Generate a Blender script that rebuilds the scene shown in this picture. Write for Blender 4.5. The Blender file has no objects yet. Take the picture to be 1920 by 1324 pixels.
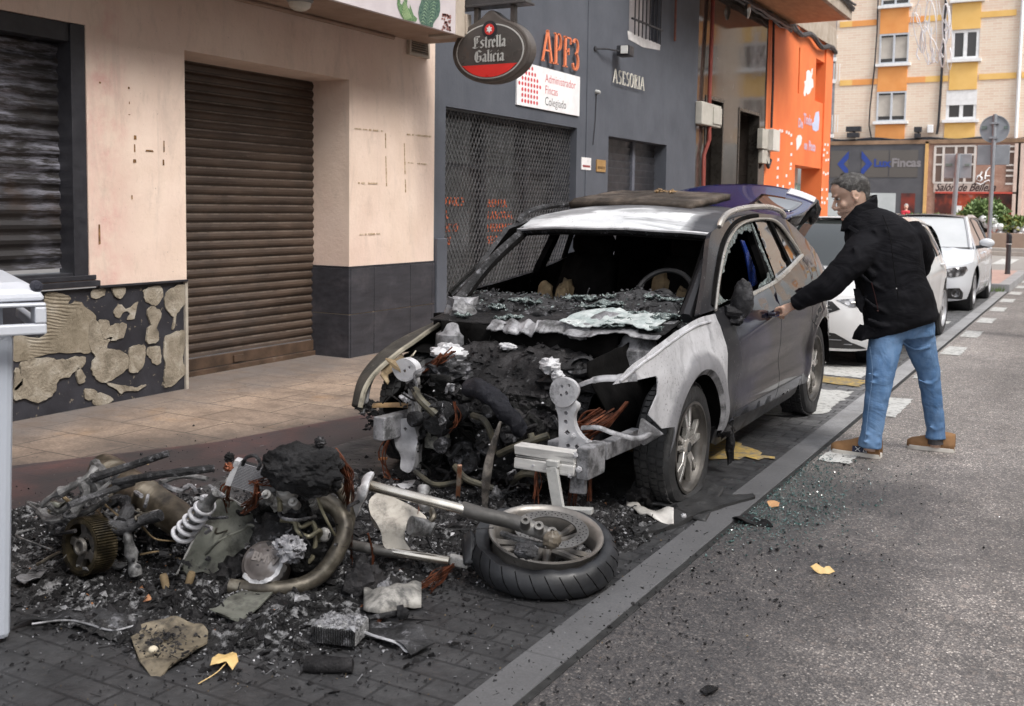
import bpy, bmesh, math, random
from mathutils import Vector, Matrix, noise as mnoise
from mathutils.geometry import delaunay_2d_cdt
S = bpy.context.scene
C = S.collection
rad = math.radians
rnd = random.Random(7)
# ------------------------------------------------------------------ camera
F, CX, PY, ROLL, H = 1960.0, 960.0, 539.0, rad(0.8), 1.5
PITCH, YAW = rad(4.4453), rad(29.2281)
cd = bpy.data.cameras.new('camera'); cam = bpy.data.objects.new('camera', cd); C.objects.link(cam)
cd.sensor_width = 36; cd.lens = F/1920*36; cd.shift_y = -(662-PY)/1920; cd.clip_end = 400; cd.clip_start = .05
fw = Vector((-math.sin(YAW)*math.cos(PITCH), math.cos(YAW)*math.cos(PITCH), -math.sin(PITCH)))
rt = Vector((math.cos(YAW), math.sin(YAW), 0)); up = rt.cross(fw)
r2 = rt*math.cos(ROLL)+up*math.sin(ROLL); u2 = up*math.cos(ROLL)-rt*math.sin(ROLL)
M = Matrix((r2, u2, -fw)).transposed().to_4x4(); M.translation = (0, 0, H); cam.matrix_world = M
S.camera = cam
cd.dof.use_dof = True; cd.dof.focus_distance = 5.6; cd.dof.aperture_fstop = 5.0
# ------------------------------------------------------------------ world, sun, exposure (overcast day)
w = bpy.data.worlds.new('World'); S.world = w; w.use_nodes = True
nt = w.node_tree; bg = nt.nodes['Background']
sky = nt.nodes.new('ShaderNodeTexSky'); sky.sky_type = 'NISHITA'; sky.sun_disc = False
SUN_EL, SUN_AZ = rad(50), rad(108)          # azimuth clockwise from +Y
sky.sun_elevation = SUN_EL; sky.sun_rotation = SUN_AZ
sky.dust_density = 4.0; sky.air_density = 1.0; sky.ozone_density = 1.0
hs = nt.nodes.new('ShaderNodeHueSaturation'); hs.inputs['Saturation'].default_value = 0.22; hs.inputs['Value'].default_value = 1.0
nt.links.new(sky.outputs[0], hs.inputs['Color']); nt.links.new(hs.outputs[0], bg.inputs['Color'])
bg.inputs['Strength'].default_value = 0.15
sl = bpy.data.lights.new('sun', 'SUN'); sl.energy = 1.25; sl.angle = rad(20); sl.color = (1, .96, .9)
so = bpy.data.objects.new('sun', sl); C.objects.link(so)
sd = Vector((math.sin(SUN_AZ)*math.cos(SUN_EL), math.cos(SUN_AZ)*math.cos(SUN_EL), math.sin(SUN_EL)))
so.rotation_euler = sd.to_track_quat('Z', 'Y').to_euler(); so.location = (6, -4, 12)
S.view_settings.view_transform = 'Standard'; S.view_settings.look = 'None'; S.view_settings.gamma = 1
S.view_settings.exposure = 0.98

# ------------------------------------------------------------------ measuring the photograph (pixel -> point on a plane)
def ray(px, py):
    dx, dy = px-CX, py-PY
    c, s = math.cos(-ROLL), math.sin(-ROLL); x = dx*c-dy*s; y = dx*s+dy*c
    fwd = F*math.cos(PITCH)-y*math.sin(PITCH); u = -F*math.sin(PITCH)-y*math.cos(PITCH)
    c, s = math.cos(YAW), math.sin(YAW)
    return Vector((x*c-fwd*s, x*s+fwd*c, u))
def atz(px, py, z=0.):
    r = ray(px, py); return Vector((0, 0, H))+r*((z-H)/r.z)
def atx(px, py, X):
    r = ray(px, py); return Vector((0, 0, H))+r*(X/r.x)
def aty(px, py, Y):
    r = ray(px, py); return Vector((0, 0, H))+r*(Y/r.y)

# ------------------------------------------------------------------ mesh helpers
def lin(c):
    return tuple(((v/255)/12.92 if v/255 < .04045 else ((v/255+.055)/1.055)**2.4) for v in c)
class MB:
    def __init__(s): s.v = []; s.f = []
    def add(s, vs, fs):
        o = len(s.v); s.v += [tuple(v) for v in vs]; s.f += [tuple(i+o for i in f) for f in fs]; return s
    def box(s, x0, x1, y0, y1, z0, z1):
        if x0 > x1: x0, x1 = x1, x0
        if y0 > y1: y0, y1 = y1, y0
        return s.add([(x0,y0,z0),(x1,y0,z0),(x1,y1,z0),(x0,y1,z0),(x0,y0,z1),(x1,y0,z1),(x1,y1,z1),(x0,y1,z1)],
                     [(0,3,2,1),(4,5,6,7),(0,1,5,4),(1,2,6,5),(2,3,7,6),(3,0,4,7)])
    def obox(s, c, ax, ay, az, hx, hy, hz):      # oriented box
        c = Vector(c); ax = Vector(ax).normalized()*hx; ay = Vector(ay).normalized()*hy; az = Vector(az).normalized()*hz
        vs = [c+ax*i+ay*j+az*k for k in (-1, 1) for i, j in ((-1,-1),(1,-1),(1,1),(-1,1))]
        return s.add(vs, [(0,3,2,1),(4,5,6,7),(0,1,5,4),(1,2,6,5),(2,3,7,6),(3,0,4,7)])
    def poly(s, pts): return s.add(pts, [tuple(range(len(pts)))])
    def prism(s, pts, ext):
        ext = Vector(ext); n = len(pts); a = [Vector(p) for p in pts]; b = [p+ext for p in a]
        return s.add(a+b, [tuple(range(n))[::-1], tuple(range(n, 2*n))]+[(i, (i+1) % n, n+(i+1) % n, n+i) for i in range(n)])
    def bar(s, a, b, w, h, up=(0,0,1)):
        a = Vector(a); b = Vector(b); d = (b-a); L = d.length
        if L < 1e-6: return s
        d.normalize(); u = Vector(up)
        if abs(d.dot(u)) > .98: u = Vector((1,0,0))
        sx = d.cross(u).normalized(); sz = sx.cross(d)
        return s.obox((a+b)/2, sx, d, sz, w/2, L/2, h/2)
    def tube(s, pts, r, n=8, cap=True, flat=1.0):
        pts = [Vector(p) for p in pts]; m = len(pts)
        rs = r if isinstance(r, (list, tuple)) else [r]*m
        t = [(pts[min(i+1, m-1)]-pts[max(i-1, 0)]).normalized() for i in range(m)]
        u = t[0].orthogonal().normalized(); vs = []; fs = []
        for i in range(m):
            u = (u-t[i]*u.dot(t[i]))
            u = u.normalized() if u.length > 1e-6 else t[i].orthogonal().normalized()
            v = t[i].cross(u)
            for k in range(n):
                a = 2*math.pi*k/n; vs.append(pts[i]+(u*math.cos(a)+v*math.sin(a)*flat)*rs[i])
        for i in range(m-1):
            for k in range(n):
                k2 = (k+1) % n; fs.append((i*n+k, i*n+k2, (i+1)*n+k2, (i+1)*n+k))
        if cap: fs += [tuple(range(n))[::-1], tuple(range((m-1)*n, m*n))]
        return s.add(vs, fs)
    def lathe(s, prof, o, ax, n=24, cap=True, a0=0, a1=2*math.pi):
        o = Vector(o); ax = Vector(ax).normalized(); u = ax.orthogonal().normalized(); v = ax.cross(u); vs = []; fs = []
        full = abs(a1-a0-2*math.pi) < 1e-6; nn = n if full else n+1; m = len(prof)
        for r, h in prof:
            for k in range(nn):
                a = a0+(a1-a0)*k/n; vs.append(o+ax*h+(u*math.cos(a)+v*math.sin(a))*r)
        for i in range(m-1):
            for k in range(n):
                k2 = (k+1) % nn; fs.append((i*nn+k, i*nn+k2, (i+1)*nn+k2, (i+1)*nn+k))
        if cap and full:
            if prof[0][0] > 1e-5: fs.append(tuple(range(n))[::-1])
            if prof[-1][0] > 1e-5: fs.append(tuple(range((m-1)*n, m*n)))
        return s.add(vs, fs)
    def ball(s, c, r, n=10, m=7, rot=None, nz=0, nsc=3, seed=0):
        c = Vector(c); rr = r if isinstance(r, (tuple, list)) else (r, r, r); vs = []; fs = []
        for i in range(m+1):
            th = math.pi*i/m
            for k in range(n):
                a = 2*math.pi*k/n; d = Vector((math.sin(th)*math.cos(a), math.sin(th)*math.sin(a), math.cos(th)))
                f = 1+(nz*mnoise.noise(d*nsc+Vector((seed*7.3, seed*1.7, seed*3.1))) if nz else 0)
                p = Vector((d.x*rr[0], d.y*rr[1], d.z*rr[2]))*f
                if rot: p = rot @ p
                vs.append(c+p)
        for i in range(m):
            for k in range(n):
                k2 = (k+1) % n; fs.append((i*n+k, (i+1)*n+k, (i+1)*n+k2, i*n+k2))
        return s.add(vs, fs)
    def grid(s, fn, nu, nv):
        vs = [fn(i/nu, j/nv) for j in range(nv+1) for i in range(nu+1)]
        return s.add(vs, [(j*(nu+1)+i, j*(nu+1)+i+1, (j+1)*(nu+1)+i+1, (j+1)*(nu+1)+i) for j in range(nv) for i in range(nu)])
    def build(s, name, m, parent=None, smooth=False, bevel=0, solid=0, sub=0, offs=0, disp=None, weld=False, ang=40, remesh=0):
        me = bpy.data.meshes.new(name); me.from_pydata([tuple(v) for v in s.v], [], s.f); me.validate()
        if weld or remesh:
            bm = bmesh.new(); bm.from_mesh(me); bmesh.ops.remove_doubles(bm, verts=bm.verts, dist=1e-4)
            bmesh.ops.recalc_face_normals(bm, faces=bm.faces); bm.to_mesh(me); bm.free()
        o = bpy.data.objects.new(name, me); C.objects.link(o)
        if m: me.materials.append(m)
        if smooth:
            for p in me.polygons: p.use_smooth = True
        if remesh:
            md = o.modifiers.new('r', 'REMESH'); md.mode = 'VOXEL'; md.voxel_size = remesh; md.use_smooth_shade = True
        if solid:
            md = o.modifiers.new('s', 'SOLIDIFY'); md.thickness = solid; md.offset = offs
        if bevel:
            md = o.modifiers.new('b', 'BEVEL'); md.width = bevel; md.segments = 2; md.limit_method = 'ANGLE'; md.angle_limit = rad(ang)
        if sub:
            md = o.modifiers.new('u', 'SUBSURF'); md.levels = md.render_levels = sub
        if disp:
            for k, (st, sz) in enumerate(disp):
                tx = bpy.data.textures.new(name+'_t', 'CLOUDS'); tx.noise_scale = sz; tx.noise_depth = 3
                md = o.modifiers.new('d', 'DISPLACE'); md.texture = tx; md.strength = st; md.texture_coords = 'LOCAL'; md.mid_level = .5
        if smooth and not remesh and not sub:
            try: me.set_sharp_from_angle(angle=rad(ang))
            except Exception: pass
        if parent is not None: attach(o, parent)
        return o
def attach(o, parent):
    o.parent = parent; o.matrix_parent_inverse = Matrix.Translation(-parent.location) if parent.type == 'EMPTY' else parent_inv(parent)
def parent_inv(p):
    # parts are built in world coordinates: undo only the root empty's translation chain
    return Matrix.Identity(4)
def thing(name, label, cat, loc=(0,0,0), group=None):
    o = bpy.data.objects.new(name, None); C.objects.link(o); o.location = loc; o.empty_display_size = .1
    o['label'] = label; o['category'] = cat
    if group: o['group'] = group
    return o
def tag(o, label, cat, group=None):
    o['label'] = label; o['category'] = cat
    if group: o['group'] = group
    return o
def struct(o, kind='structure'): o['kind'] = kind; return o
def copy_tree(o, parent=None):
    c = o.copy(); C.objects.link(c)
    if parent is not None: c.parent = parent; c.matrix_parent_inverse = o.matrix_parent_inverse
    for ch in list(o.children): copy_tree(ch, c)
    return c
def text_mb(s, o, ux, uz, size, ext=.004, font_off=0.0, sx=1.0, shear=0, align='LEFT', mb=None, resol=3):
    cu = bpy.data.curves.new('txt', 'FONT'); cu.body = s; cu.size = size; cu.extrude = 0; cu.offset = font_off; cu.shear = shear
    cu.align_x = align; cu.resolution_u = resol
    ob = bpy.data.objects.new('txt', cu); C.objects.link(ob); dg = bpy.context.evaluated_depsgraph_get()
    me = ob.evaluated_get(dg).to_mesh(); o = Vector(o); ux = Vector(ux).normalized(); uz = Vector(uz).normalized(); n = ux.cross(uz)
    mb = mb or MB(); vs = [o+ux*v.co.x*sx+uz*v.co.y+n*ext for v in me.vertices]; fs = [tuple(p.vertices) for p in me.polygons]
    mb.add(vs, fs)
    if ext > .003:   # side walls
        ec = {}
        for f in fs:
            for i in range(len(f)):
                a, b = f[i], f[(i+1) % len(f)]; ec.setdefault((min(a,b), max(a,b)), []).append((a, b))
        nv = len(vs); back = [v-n*ext for v in vs]
        mb.add(vs+back, [(l[0][1], l[0][0], l[0][0]+nv, l[0][1]+nv) for k, l in ec.items() if len(l) == 1])
    ob.evaluated_get(dg).to_mesh_clear(); bpy.data.objects.remove(ob); bpy.data.curves.remove(cu)
    return mb

# ------------------------------------------------------------------ materials
MC = {}
class NT:
    def __init__(s, name):
        s.m = bpy.data.materials.new(name); s.m.use_nodes = True; s.t = s.m.node_tree; s.n = s.t.nodes; s.b = s.n['Principled BSDF']
        s.tc = s.n.new('ShaderNodeTexCoord'); s.o = s.tc.outputs['Object']
    def l(s, a, b): s.t.links.new(a, b)
    def node(s, k, **kw):
        n = s.n.new(k)
        for a, v in kw.items(): setattr(n, a, v)
        return n
    def mapping(s, sc=(1,1,1), rot=(0,0,0), loc=(0,0,0), src=None):
        n = s.node('ShaderNodeMapping'); n.inputs['Scale'].default_value = sc; n.inputs['Rotation'].default_value = rot; n.inputs['Location'].default_value = loc
        s.l(src or s.o, n.inputs['Vector']); return n.outputs[0]
    def noise(s, sc, det=6, rough=.55, dist=0, vec=None, out='Fac'):
        n = s.node('ShaderNodeTexNoise'); n.inputs['Scale'].default_value = sc; n.inputs['Detail'].default_value = det
        n.inputs['Roughness'].default_value = rough; n.inputs['Distortion'].default_value = dist
        s.l(vec or s.o, n.inputs['Vector']); return n.outputs[out]
    def voro(s, sc, feat='F1', vec=None, out='Distance', rnd_=1.0):
        n = s.node('ShaderNodeTexVoronoi', feature=feat); n.inputs['Scale'].default_value = sc; n.inputs['Randomness'].default_value = rnd_
        s.l(vec or s.o, n.inputs['Vector']); return n.outputs[out]
    def ramp(s, fac, stops, interp='LINEAR'):
        n = s.node('ShaderNodeValToRGB'); cr = n.color_ramp; cr.interpolation = interp
        while len(cr.elements) < len(stops): cr.elements.new(.5)
        for e, (p, c) in zip(cr.elements, stops):
            e.position = p; e.color = (*c, 1) if isinstance(c, (tuple, list)) else (c, c, c, 1)
        s.l(fac, n.inputs[0]); return n.outputs[0]
    def mix(s, fac, a, b, mode='MIX'):
        n = s.node('ShaderNodeMix', data_type='RGBA', blend_type=mode)
        for k, sock, v in ((0, n.inputs[0], fac), (1, n.inputs[6], a), (2, n.inputs[7], b)):
            if isinstance(v, (int, float)): sock.default_value = v if k == 0 else (v, v, v, 1)
            elif isinstance(v, (tuple, list)): sock.default_value = (*v, 1)
            else: s.l(v, sock)
        return n.outputs[2]
    def math(s, op, a, b=0, c=None):
        n = s.node('ShaderNodeMath', operation=op)
        for i, v in enumerate((a, b, c)):
            if v is None: continue
            if isinstance(v, (int, float)): n.inputs[i].default_value = v
            else: s.l(v, n.inputs[i])
        return n.outputs[0]
    def sep(s, v=None):
        n = s.node('ShaderNodeSeparateXYZ'); s.l(v or s.o, n.inputs[0]); return n.outputs
    def bump(s, h, st=.3, d=.01, prev=None):
        n = s.node('ShaderNodeBump'); n.inputs['Strength'].default_value = st; n.inputs['Distance'].default_value = d
        s.l(h, n.inputs['Height'])
        if prev: s.l(prev, n.inputs['Normal'])
        s.l(n.outputs[0], s.b.inputs['Normal']); return n.outputs[0]
    def set(s, col=None, rough=None, metal=None, coat=None, spec=None):
        for k, v in (('Base Color', col), ('Roughness', rough), ('Metallic', metal), ('Coat Weight', coat), ('Specular IOR Level', spec)):
            if v is None: continue
            if isinstance(v, (int, float)): s.b.inputs[k].default_value = v
            elif isinstance(v, (tuple, list)): s.b.inputs[k].default_value = (*v, 1)
            else: s.l(v, s.b.inputs[k])
        return s.m
def pm(name, cols, sc=4, rough=.7, metal=0, bump=.25, bsc=40, bd=.004, det=8, dist=0, coat=0, spec=None, rv=0.1, stretch=None):
    """noise driven material: cols = ramp stops"""
    if name in MC: return MC[name]
    t = NT(name); vec = t.mapping(stretch) if stretch else None
    f = t.noise(sc, det, .6, dist, vec); col = t.ramp(f, cols) if len(cols) > 1 else cols[0][1]
    r = t.ramp(t.noise(sc*1.7, 4), [(.3, max(0, rough-rv)), (.7, min(1, rough+rv))])
    t.set(col, r, metal, coat, spec)
    if bump: t.bump(t.noise(bsc, 5, .6, 0, vec), bump, bd)
    MC[name] = t.m; return t.m
def flat(name, c, rough=.5, metal=0, coat=0, spec=None):
    if name in MC: return MC[name]
    v = tuple(c); return pm(name, [(.3, tuple(x*.88 for x in v)), (.7, tuple(min(1, x*1.08) for x in v))], sc=6, rough=rough, metal=metal, coat=coat, bump=.08, spec=spec, rv=.05)
def glassm(name, c=(.02,.025,.03), rough=.04):
    t = NT(name); t.set(c, rough, 0, 0, .8); MC[name] = t.m; return t.m

XF = -6.3                                     # building line
def Wp(px, py, X=XF): p = atx(px, py, X); return p.y, p.z
def wall_holes(mb, X, y0, y1, z0, z1, holes, depth=.4, back=True):
    """wall in the plane X facing +X with rectangular holes (ya,yb,za,zb,d) and their reveals"""
    ys = sorted({y0, y1, *[h[0] for h in holes], *[h[1] for h in holes]}); zs = sorted({z0, z1, *[h[2] for h in holes], *[h[3] for h in holes]})
    ys = [y for y in ys if y0 <= y <= y1]; zs = [z for z in zs if z0 <= z <= z1]
    def inh(y, z): return any(h[0] < y < h[1] and h[2] < z < h[3] for h in holes)
    for a, b in zip(ys, ys[1:]):
        for c, d in zip(zs, zs[1:]):
            if not inh((a+b)/2, (c+d)/2): mb.poly([(X,a,c),(X,b,c),(X,b,d),(X,a,d)])
    for a, b, c, d, dp in holes:
        x = X-dp
        mb.poly([(X,a,c),(X,a,d),(x,a,d),(x,a,c)]); mb.poly([(X,b,c),(x,b,c),(x,b,d),(X,b,d)])
        mb.poly([(X,a,d),(X,b,d),(x,b,d),(x,a,d)]); mb.poly([(X,a,c),(x,a,c),(x,b,c),(X,b,c)])
    return mb

# ================================================================== GROUND
def soot_mask(t, cx, cy, rx, ry, nz=1.2):
    x, y, z = t.sep()[0:3]
    dx = t.math('DIVIDE', t.math('SUBTRACT', x, cx), rx); dy = t.math('DIVIDE', t.math('SUBTRACT', y, cy), ry)
    d = t.math('SQRT', t.math('ADD', t.math('MULTIPLY', dx, dx), t.math('MULTIPLY', dy, dy)))
    n = t.math('MULTIPLY', t.math('SUBTRACT', t.noise(1.3, 8, .62), .5), nz)
    return t.math('ADD', d, n)
def soot(t, col, dark=(.012,.012,.014), strong=.93, k=.6):
    a = soot_mask(t, -2.8, 3.3, 2.0, 1.9, 1.1); b = soot_mask(t, -2.75, 5.0, 1.6, 2.2, 1.1)
    d = t.math('MINIMUM', a, b)
    d2 = t.math("MULTIPLY", d, k); f = t.ramp(d2, [(.50, strong), (.62, strong*.72), (.78, strong*.22), (.98, 0.0)])
    return t.mix(f, col, dark), f
def m_asphalt():
    t = NT('asphalt'); cell = t.voro(135, out='Color'); cd_ = t.voro(135)
    v = t.sep(cell)[0]
    peb = t.ramp(v, [(0, (.10,.094,.092)), (.45, (.145,.135,.129)), (.8, (.20,.185,.172)), (.95, (.36,.33,.30)), (1, (.6,.56,.52))])
    c2 = t.voro(48, out='Color'); big = t.ramp(t.sep(c2)[1], [(.9, 0.0), (.96, .7)])
    peb = t.mix(big, peb, (.27,.235,.21))
    peb = t.mix(t.ramp(cd_, [(.35, 0.), (.75, .75)]), peb, (.045,.042,.042))
    lg = t.ramp(t.noise(.55, 5), [(.3, .78), (.7, 1.25)]); peb = t.mix(1.0, peb, lg, 'MULTIPLY')
    peb = t.mix(1.0, peb, t.ramp(t.noise(7, 6), [(.3, .82), (.7, 1.15)]), 'MULTIPLY')
    n = t.math('MULTIPLY', t.math('SUBTRACT', t.noise(1.6, 9, .68), .5), 1.3)
    x, y, z = t.sep()[0:3]
    a = t.math('ADD', t.math('MULTIPLY', t.math('ADD', x, 1.46), .62), t.math('SUBTRACT', n, .12))             # soot blown out across the road from the kerb
    yy = t.math('ABSOLUTE', t.math('SUBTRACT', y, 3.6)); b = t.math('MULTIPLY', t.math('SUBTRACT', yy, 1.6), .5)
    d = t.math('MAXIMUM', a, t.math('ADD', b, n)); f = t.ramp(d, [(.02, .93), (.30, .72), (.62, .25), (.9, 0.)])
    fine = t.ramp(t.noise(60, 3), [(.35, .75), (.65, 1.0)]); f = t.mix(1.0, f, fine, 'MULTIPLY')
    wh = t.ramp(t.noise(1.1, 3, .5, 0, t.mapping((1.6,.12,1))), [(.35, .84), (.65, 1.12)]); peb = t.mix(1.0, peb, wh, 'MULTIPLY'); pt = t.ramp(t.noise(2.6, 7, .7), [(.6, 0.), (.72, .3)]); peb = t.mix(pt, peb, (.34,.32,.31)); col = t.mix(f, peb, (.016,.016,.018))
    col = t.mix(1.0, col, (1.8,1.75,1.73), 'MULTIPLY')
    rg = t.ramp(f, [(0, .62), (1, .45)]); t.set(col, rg)
    p = t.bump(cd_, .45, .005); t.bump(t.noise(9, 6), .3, .02, p); return t.m
M_ASPH = m_asphalt()
def m_pavers():
    t = NT('pavers'); vec = t.mapping((1,1,1))
    br = t.node('ShaderNodeTexBrick'); t.l(vec, br.inputs['Vector']); br.inputs['Scale'].default_value = 1
    br.inputs['Brick Width'].default_value = .22; br.inputs['Row Height'].default_value = .112; br.inputs['Mortar Size'].default_value = .007
    br.inputs['Color1'].default_value = (.20,.20,.205,1); br.inputs['Color2'].default_value = (.13,.13,.135,1); br.inputs['Mortar'].default_value = (.025,.025,.025,1)
    br.inputs['Mortar Smooth'].default_value = .3
    col = t.mix(1.0, br.outputs['Color'], t.ramp(t.noise(30, 6), [(.3, .7), (.7, 1.25)]), 'MULTIPLY')
    col = t.mix(t.ramp(t.noise(3, 6), [(.5, 0.), (.75, .5)]), col, (.06,.055,.05))
    raw = col; col, f = soot(t, col, (.012,.012,.0135), .92, .585)
    lum = t.ramp(t.noise(7, 8, .7), [(.35, 0.), (.7, .45)]); col = t.mix(lum, col, t.mix(.6, raw, (.03,.03,.033))); t.set(col, t.ramp(t.noise(4, 5), [(.35, .38), (.65, .75)]))
    p = t.bump(br.outputs['Fac'], -1., .02); p = t.bump(t.noise(25, 6), .5, .012, p); return t.m
M_PAV = m_pavers()
def m_side():
    t = NT('sidewalk_tiles'); vec = t.mapping((1,1,1), (0,0,0))
    br = t.node('ShaderNodeTexBrick', offset=.5); t.l(vec, br.inputs['Vector']); br.inputs['Scale'].default_value = 1
    br.inputs['Brick Width'].default_value = .6; br.inputs['Row Height'].default_value = .4; br.inputs['Mortar Size'].default_value = .006
    br.inputs['Color1'].default_value = (.44,.335,.25,1); br.inputs['Color2'].default_value = (.37,.28,.21,1); br.inputs['Mortar'].default_value = (.09,.07,.055,1)
    col = t.mix(1.0, br.outputs['Color'], t.ramp(t.noise(60, 4), [(.3, .72), (.7, 1.2)]), 'MULTIPLY')
    x, y, z = t.sep()[0:3]
    g = t.ramp(t.math('ADD', x, t.math('MULTIPLY', t.noise(1.1, 6, .65), 1.4)), [(0, 0), (1, 0)])
    wl = t.math('ADD', t.math('MULTIPLY', t.math('SUBTRACT', -5.35, x), 1.1), t.math('MULTIPLY', t.math('SUBTRACT', t.noise(1.4, 8, .7), .5), 2.2))
    col = t.mix(t.ramp(wl, [(.15, 0.), (1, .72)]), col, (.12,.12,.125))        # grime along the wall
    col = t.mix(t.ramp(t.noise(3.1, 10, .75, .4), [(.44, 0.), (.66, .75)]), col, (.17,.125,.095))
    col = t.mix(t.ramp(t.noise(1.9, 5, .6, 0, t.mapping(loc=(5,2,0))), [(.6, 0.), (.75, .45)]), col, (.40,.22,.08))
    col = t.mix(t.ramp(t.noise(26, 3, .5, 0, t.mapping(loc=(3,3,0))), [(.68, 0.), (.72, .8)]), col, (.06,.05,.045))
    col = t.mix(t.ramp(t.noise(6, 9, .75, .3), [(.5, 0.), (.68, .45)]), col, (.12,.09,.07)); col = t.mix(1.0, col, (.80,.79,.80), 'MULTIPLY'); col, f = soot(t, col, (.03,.028,.03), .88, .52); t.set(col, .72)
    p = t.bump(br.outputs['Fac'], -.5, .006); t.bump(t.noise(70, 4), .25, .004, p); return t.m
M_SIDE = m_side()
def m_red():
    t = NT('red_paving'); br = t.node('ShaderNodeTexBrick', offset=.5); t.l(t.o, br.inputs['Vector']); br.inputs['Scale'].default_value = 1
    br.inputs['Brick Width'].default_value = .4; br.inputs['Row Height'].default_value = .4; br.inputs['Mortar Size'].default_value = .005
    br.inputs['Color1'].default_value = (.25,.085,.07,1); br.inputs['Color2'].default_value = (.19,.078,.068,1); br.inputs['Mortar'].default_value = (.07,.04,.035,1)
    col = t.mix(1.0, br.outputs['Color'], t.ramp(t.noise(45, 5), [(.3, .7), (.7, 1.25)]), 'MULTIPLY')
    col = t.mix(t.ramp(t.noise(1.6, 8, .65, .5), [(.42, 0.), (.60, .85)]), col, (.075,.062,.068))
    col, f = soot(t, col, (.02,.019,.021), .93, .5); t.set(col, .62); t.bump(t.noise(50, 5), .3, .005, t.bump(br.outputs['Fac'], -.5, .006)); return t.m
M_RED = m_red()
def m_kerb():
    t = NT('kerb_stone'); x, y, z = t.sep()[0:3]
    br = t.math('FRACT', t.math('MULTIPLY', y, 1.0)); j = t.ramp(br, [(0, .25), (.012, 1.0)])
    col = t.ramp(t.noise(120, 3), [(.3, (.27,.27,.28)), (.7, (.47,.47,.48))])
    col = t.mix(t.ramp(t.noise(2.5, 7, .65), [(.4, 0.), (.7, .5)]), col, (.13,.125,.12))
    col = t.mix(1.0, col, j, 'MULTIPLY')
    col, f = soot(t, col, (.05,.05,.054), .82, .55); t.set(col, .65); t.bump(t.noise(80, 4), .2, .003); return t.m
M_KERB = m_kerb()
struct(MB().box(-60, 60, -12, 120, -.3, 0).build('ground', pm('ground_grey', [(.3, (.10,.095,.09)), (.7, (.14,.13,.125))], 3), None))
struct(MB().poly([(-1.46,-8,.006),(9,-8,.006),(9,27.9,.006),(-1.46,27.9,.006)]).build('road', M_ASPH))
struct(MB().poly([(-40,27.9,.006),(60,27.9,.006),(60,40.2,.006),(-40,40.2,.006)]).build('cross_street', pm('far_asphalt', [(.3, (.25,.23,.215)), (.7, (.33,.31,.29))], 3, bsc=80)))
def kb(y0, y1): return MB().box(-1.61, -1.46, y0, y1, -.05, .012)
struct(kb(-6, 22.0).build('kerb', M_KERB, bevel=.004))
struct(MB().poly([(-4.05,-6,.006),(-1.61,-6,.006),(-1.61,22,.006),(-4.05,22,.006)]).build('parking_bay', M_PAV))
struct(MB().poly([(-6.9,-6,.006),(-5.4,-6,.006),(-5.4,3.4,.006),(-4.75,4.7,.006),(-4.4,6.4,.006),(-4.3,8,.006),(-4.3,27,.006),(-6.9,27,.006)]).build('sidewalk', M_SIDE))
struct(MB().poly([(-5.4,-6,.006),(-4.05,-6,.006),(-4.05,27,.006),(-4.3,27,.006),(-4.3,8,.006),(-4.4,6.4,.006),(-4.75,4.7,.006),(-5.4,3.4,.006)]).build('red_paving', M_RED))
pv = MB().box(-4.05, -1.62, 22.0, 27.5, 0, .14); struct(pv.build('corner_pavement', pm('pink_pavement', [(.3, (.42,.27,.23)), (.7, (.52,.36,.31))], 6, bsc=60), bevel=.01))
k2 = MB().box(-4.05, -1.42, 21.85, 22.0, -.05, .15); k2.box(-1.62, -1.42, 22.0, 27.5, -.05, .15); struct(k2.build('corner_kerb', M_KERB, bevel=.01))
struct(MB().box(-30, 30, 40.2, 52, 0, .15).build('far_pavement', pm('far_pave', [(.3, (.30,.26,.23)), (.7, (.42,.37,.33))], 2), bevel=.01))
def m_paint(name, c, lo=.36, hi=.5):
    t = NT(name); wear = t.ramp(t.noise(22, 9, .75), [(lo, 0.), (hi, 1.)])
    col = t.mix(wear, (.16,.155,.15), c); col = t.mix(t.ramp(t.noise(5, 5), [(.4, 0.), (.8, .5)]), col, tuple(v*.6 for v in c))
    t.set(col, .6); t.bump(t.noise(60, 4), .3, .004); return t.m
M_WP = m_paint('white_road_paint', (.62,.62,.6)); M_YP = m_paint('yellow_road_paint', (.50,.34,.09), .40, .58)
def ragged(pts, z, seg=.05, amp=.012, seed=0):
    out = []
    for i, (a, b) in enumerate(zip(pts, pts[1:]+pts[:1])):
        a = Vector(a).to_2d(); b = Vector(b).to_2d(); n = max(1, int((b-a).length/seg)); pr = Vector((-(b-a).y, (b-a).x)).normalized()
        for k in range(n):
            p = a.lerp(b, k/n); q = p+pr*amp*mnoise.noise(Vector((p.x*14+seed, p.y*14, 0)))*2; out.append((q.x, q.y, z))
    return out
wm = MB()
for y0, y1 in ((7.9, 8.75), (6.28, 6.75), (9.9, 10.5)): wm.poly(ragged([(-1.40,y0),(-1.22,y0),(-1.22,y1),(-1.40,y1)], .011, seed=y0))
for y0 in (11.75, 13.55, 15.45, 17.4, 19.3, 21.2, 23.1, 25): wm.poly(ragged([(-1.40,y0),(-1.20,y0),(-1.20,y0+.75),(-1.40,y0+.75)], .011, seed=y0))
struct(wm.build('road_marking', M_WP))
wp = MB(); wp.poly(ragged([(-3.9,7.62),(-2.0,7.50),(-1.70,7.75),(-1.70,8.85),(-3.9,8.7)], .011, amp=.035)); wp.poly(ragged([(-3.9,9.66),(-1.8,9.62),(-1.75,10.3),(-3.9,10.3)], .011, amp=.03))
wp.poly(ragged([(-3.9,15.0),(-1.70,15.0),(-1.70,15.35),(-3.9,15.35)], .011))
struct(wp.build('parking_marking', M_WP))
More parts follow.
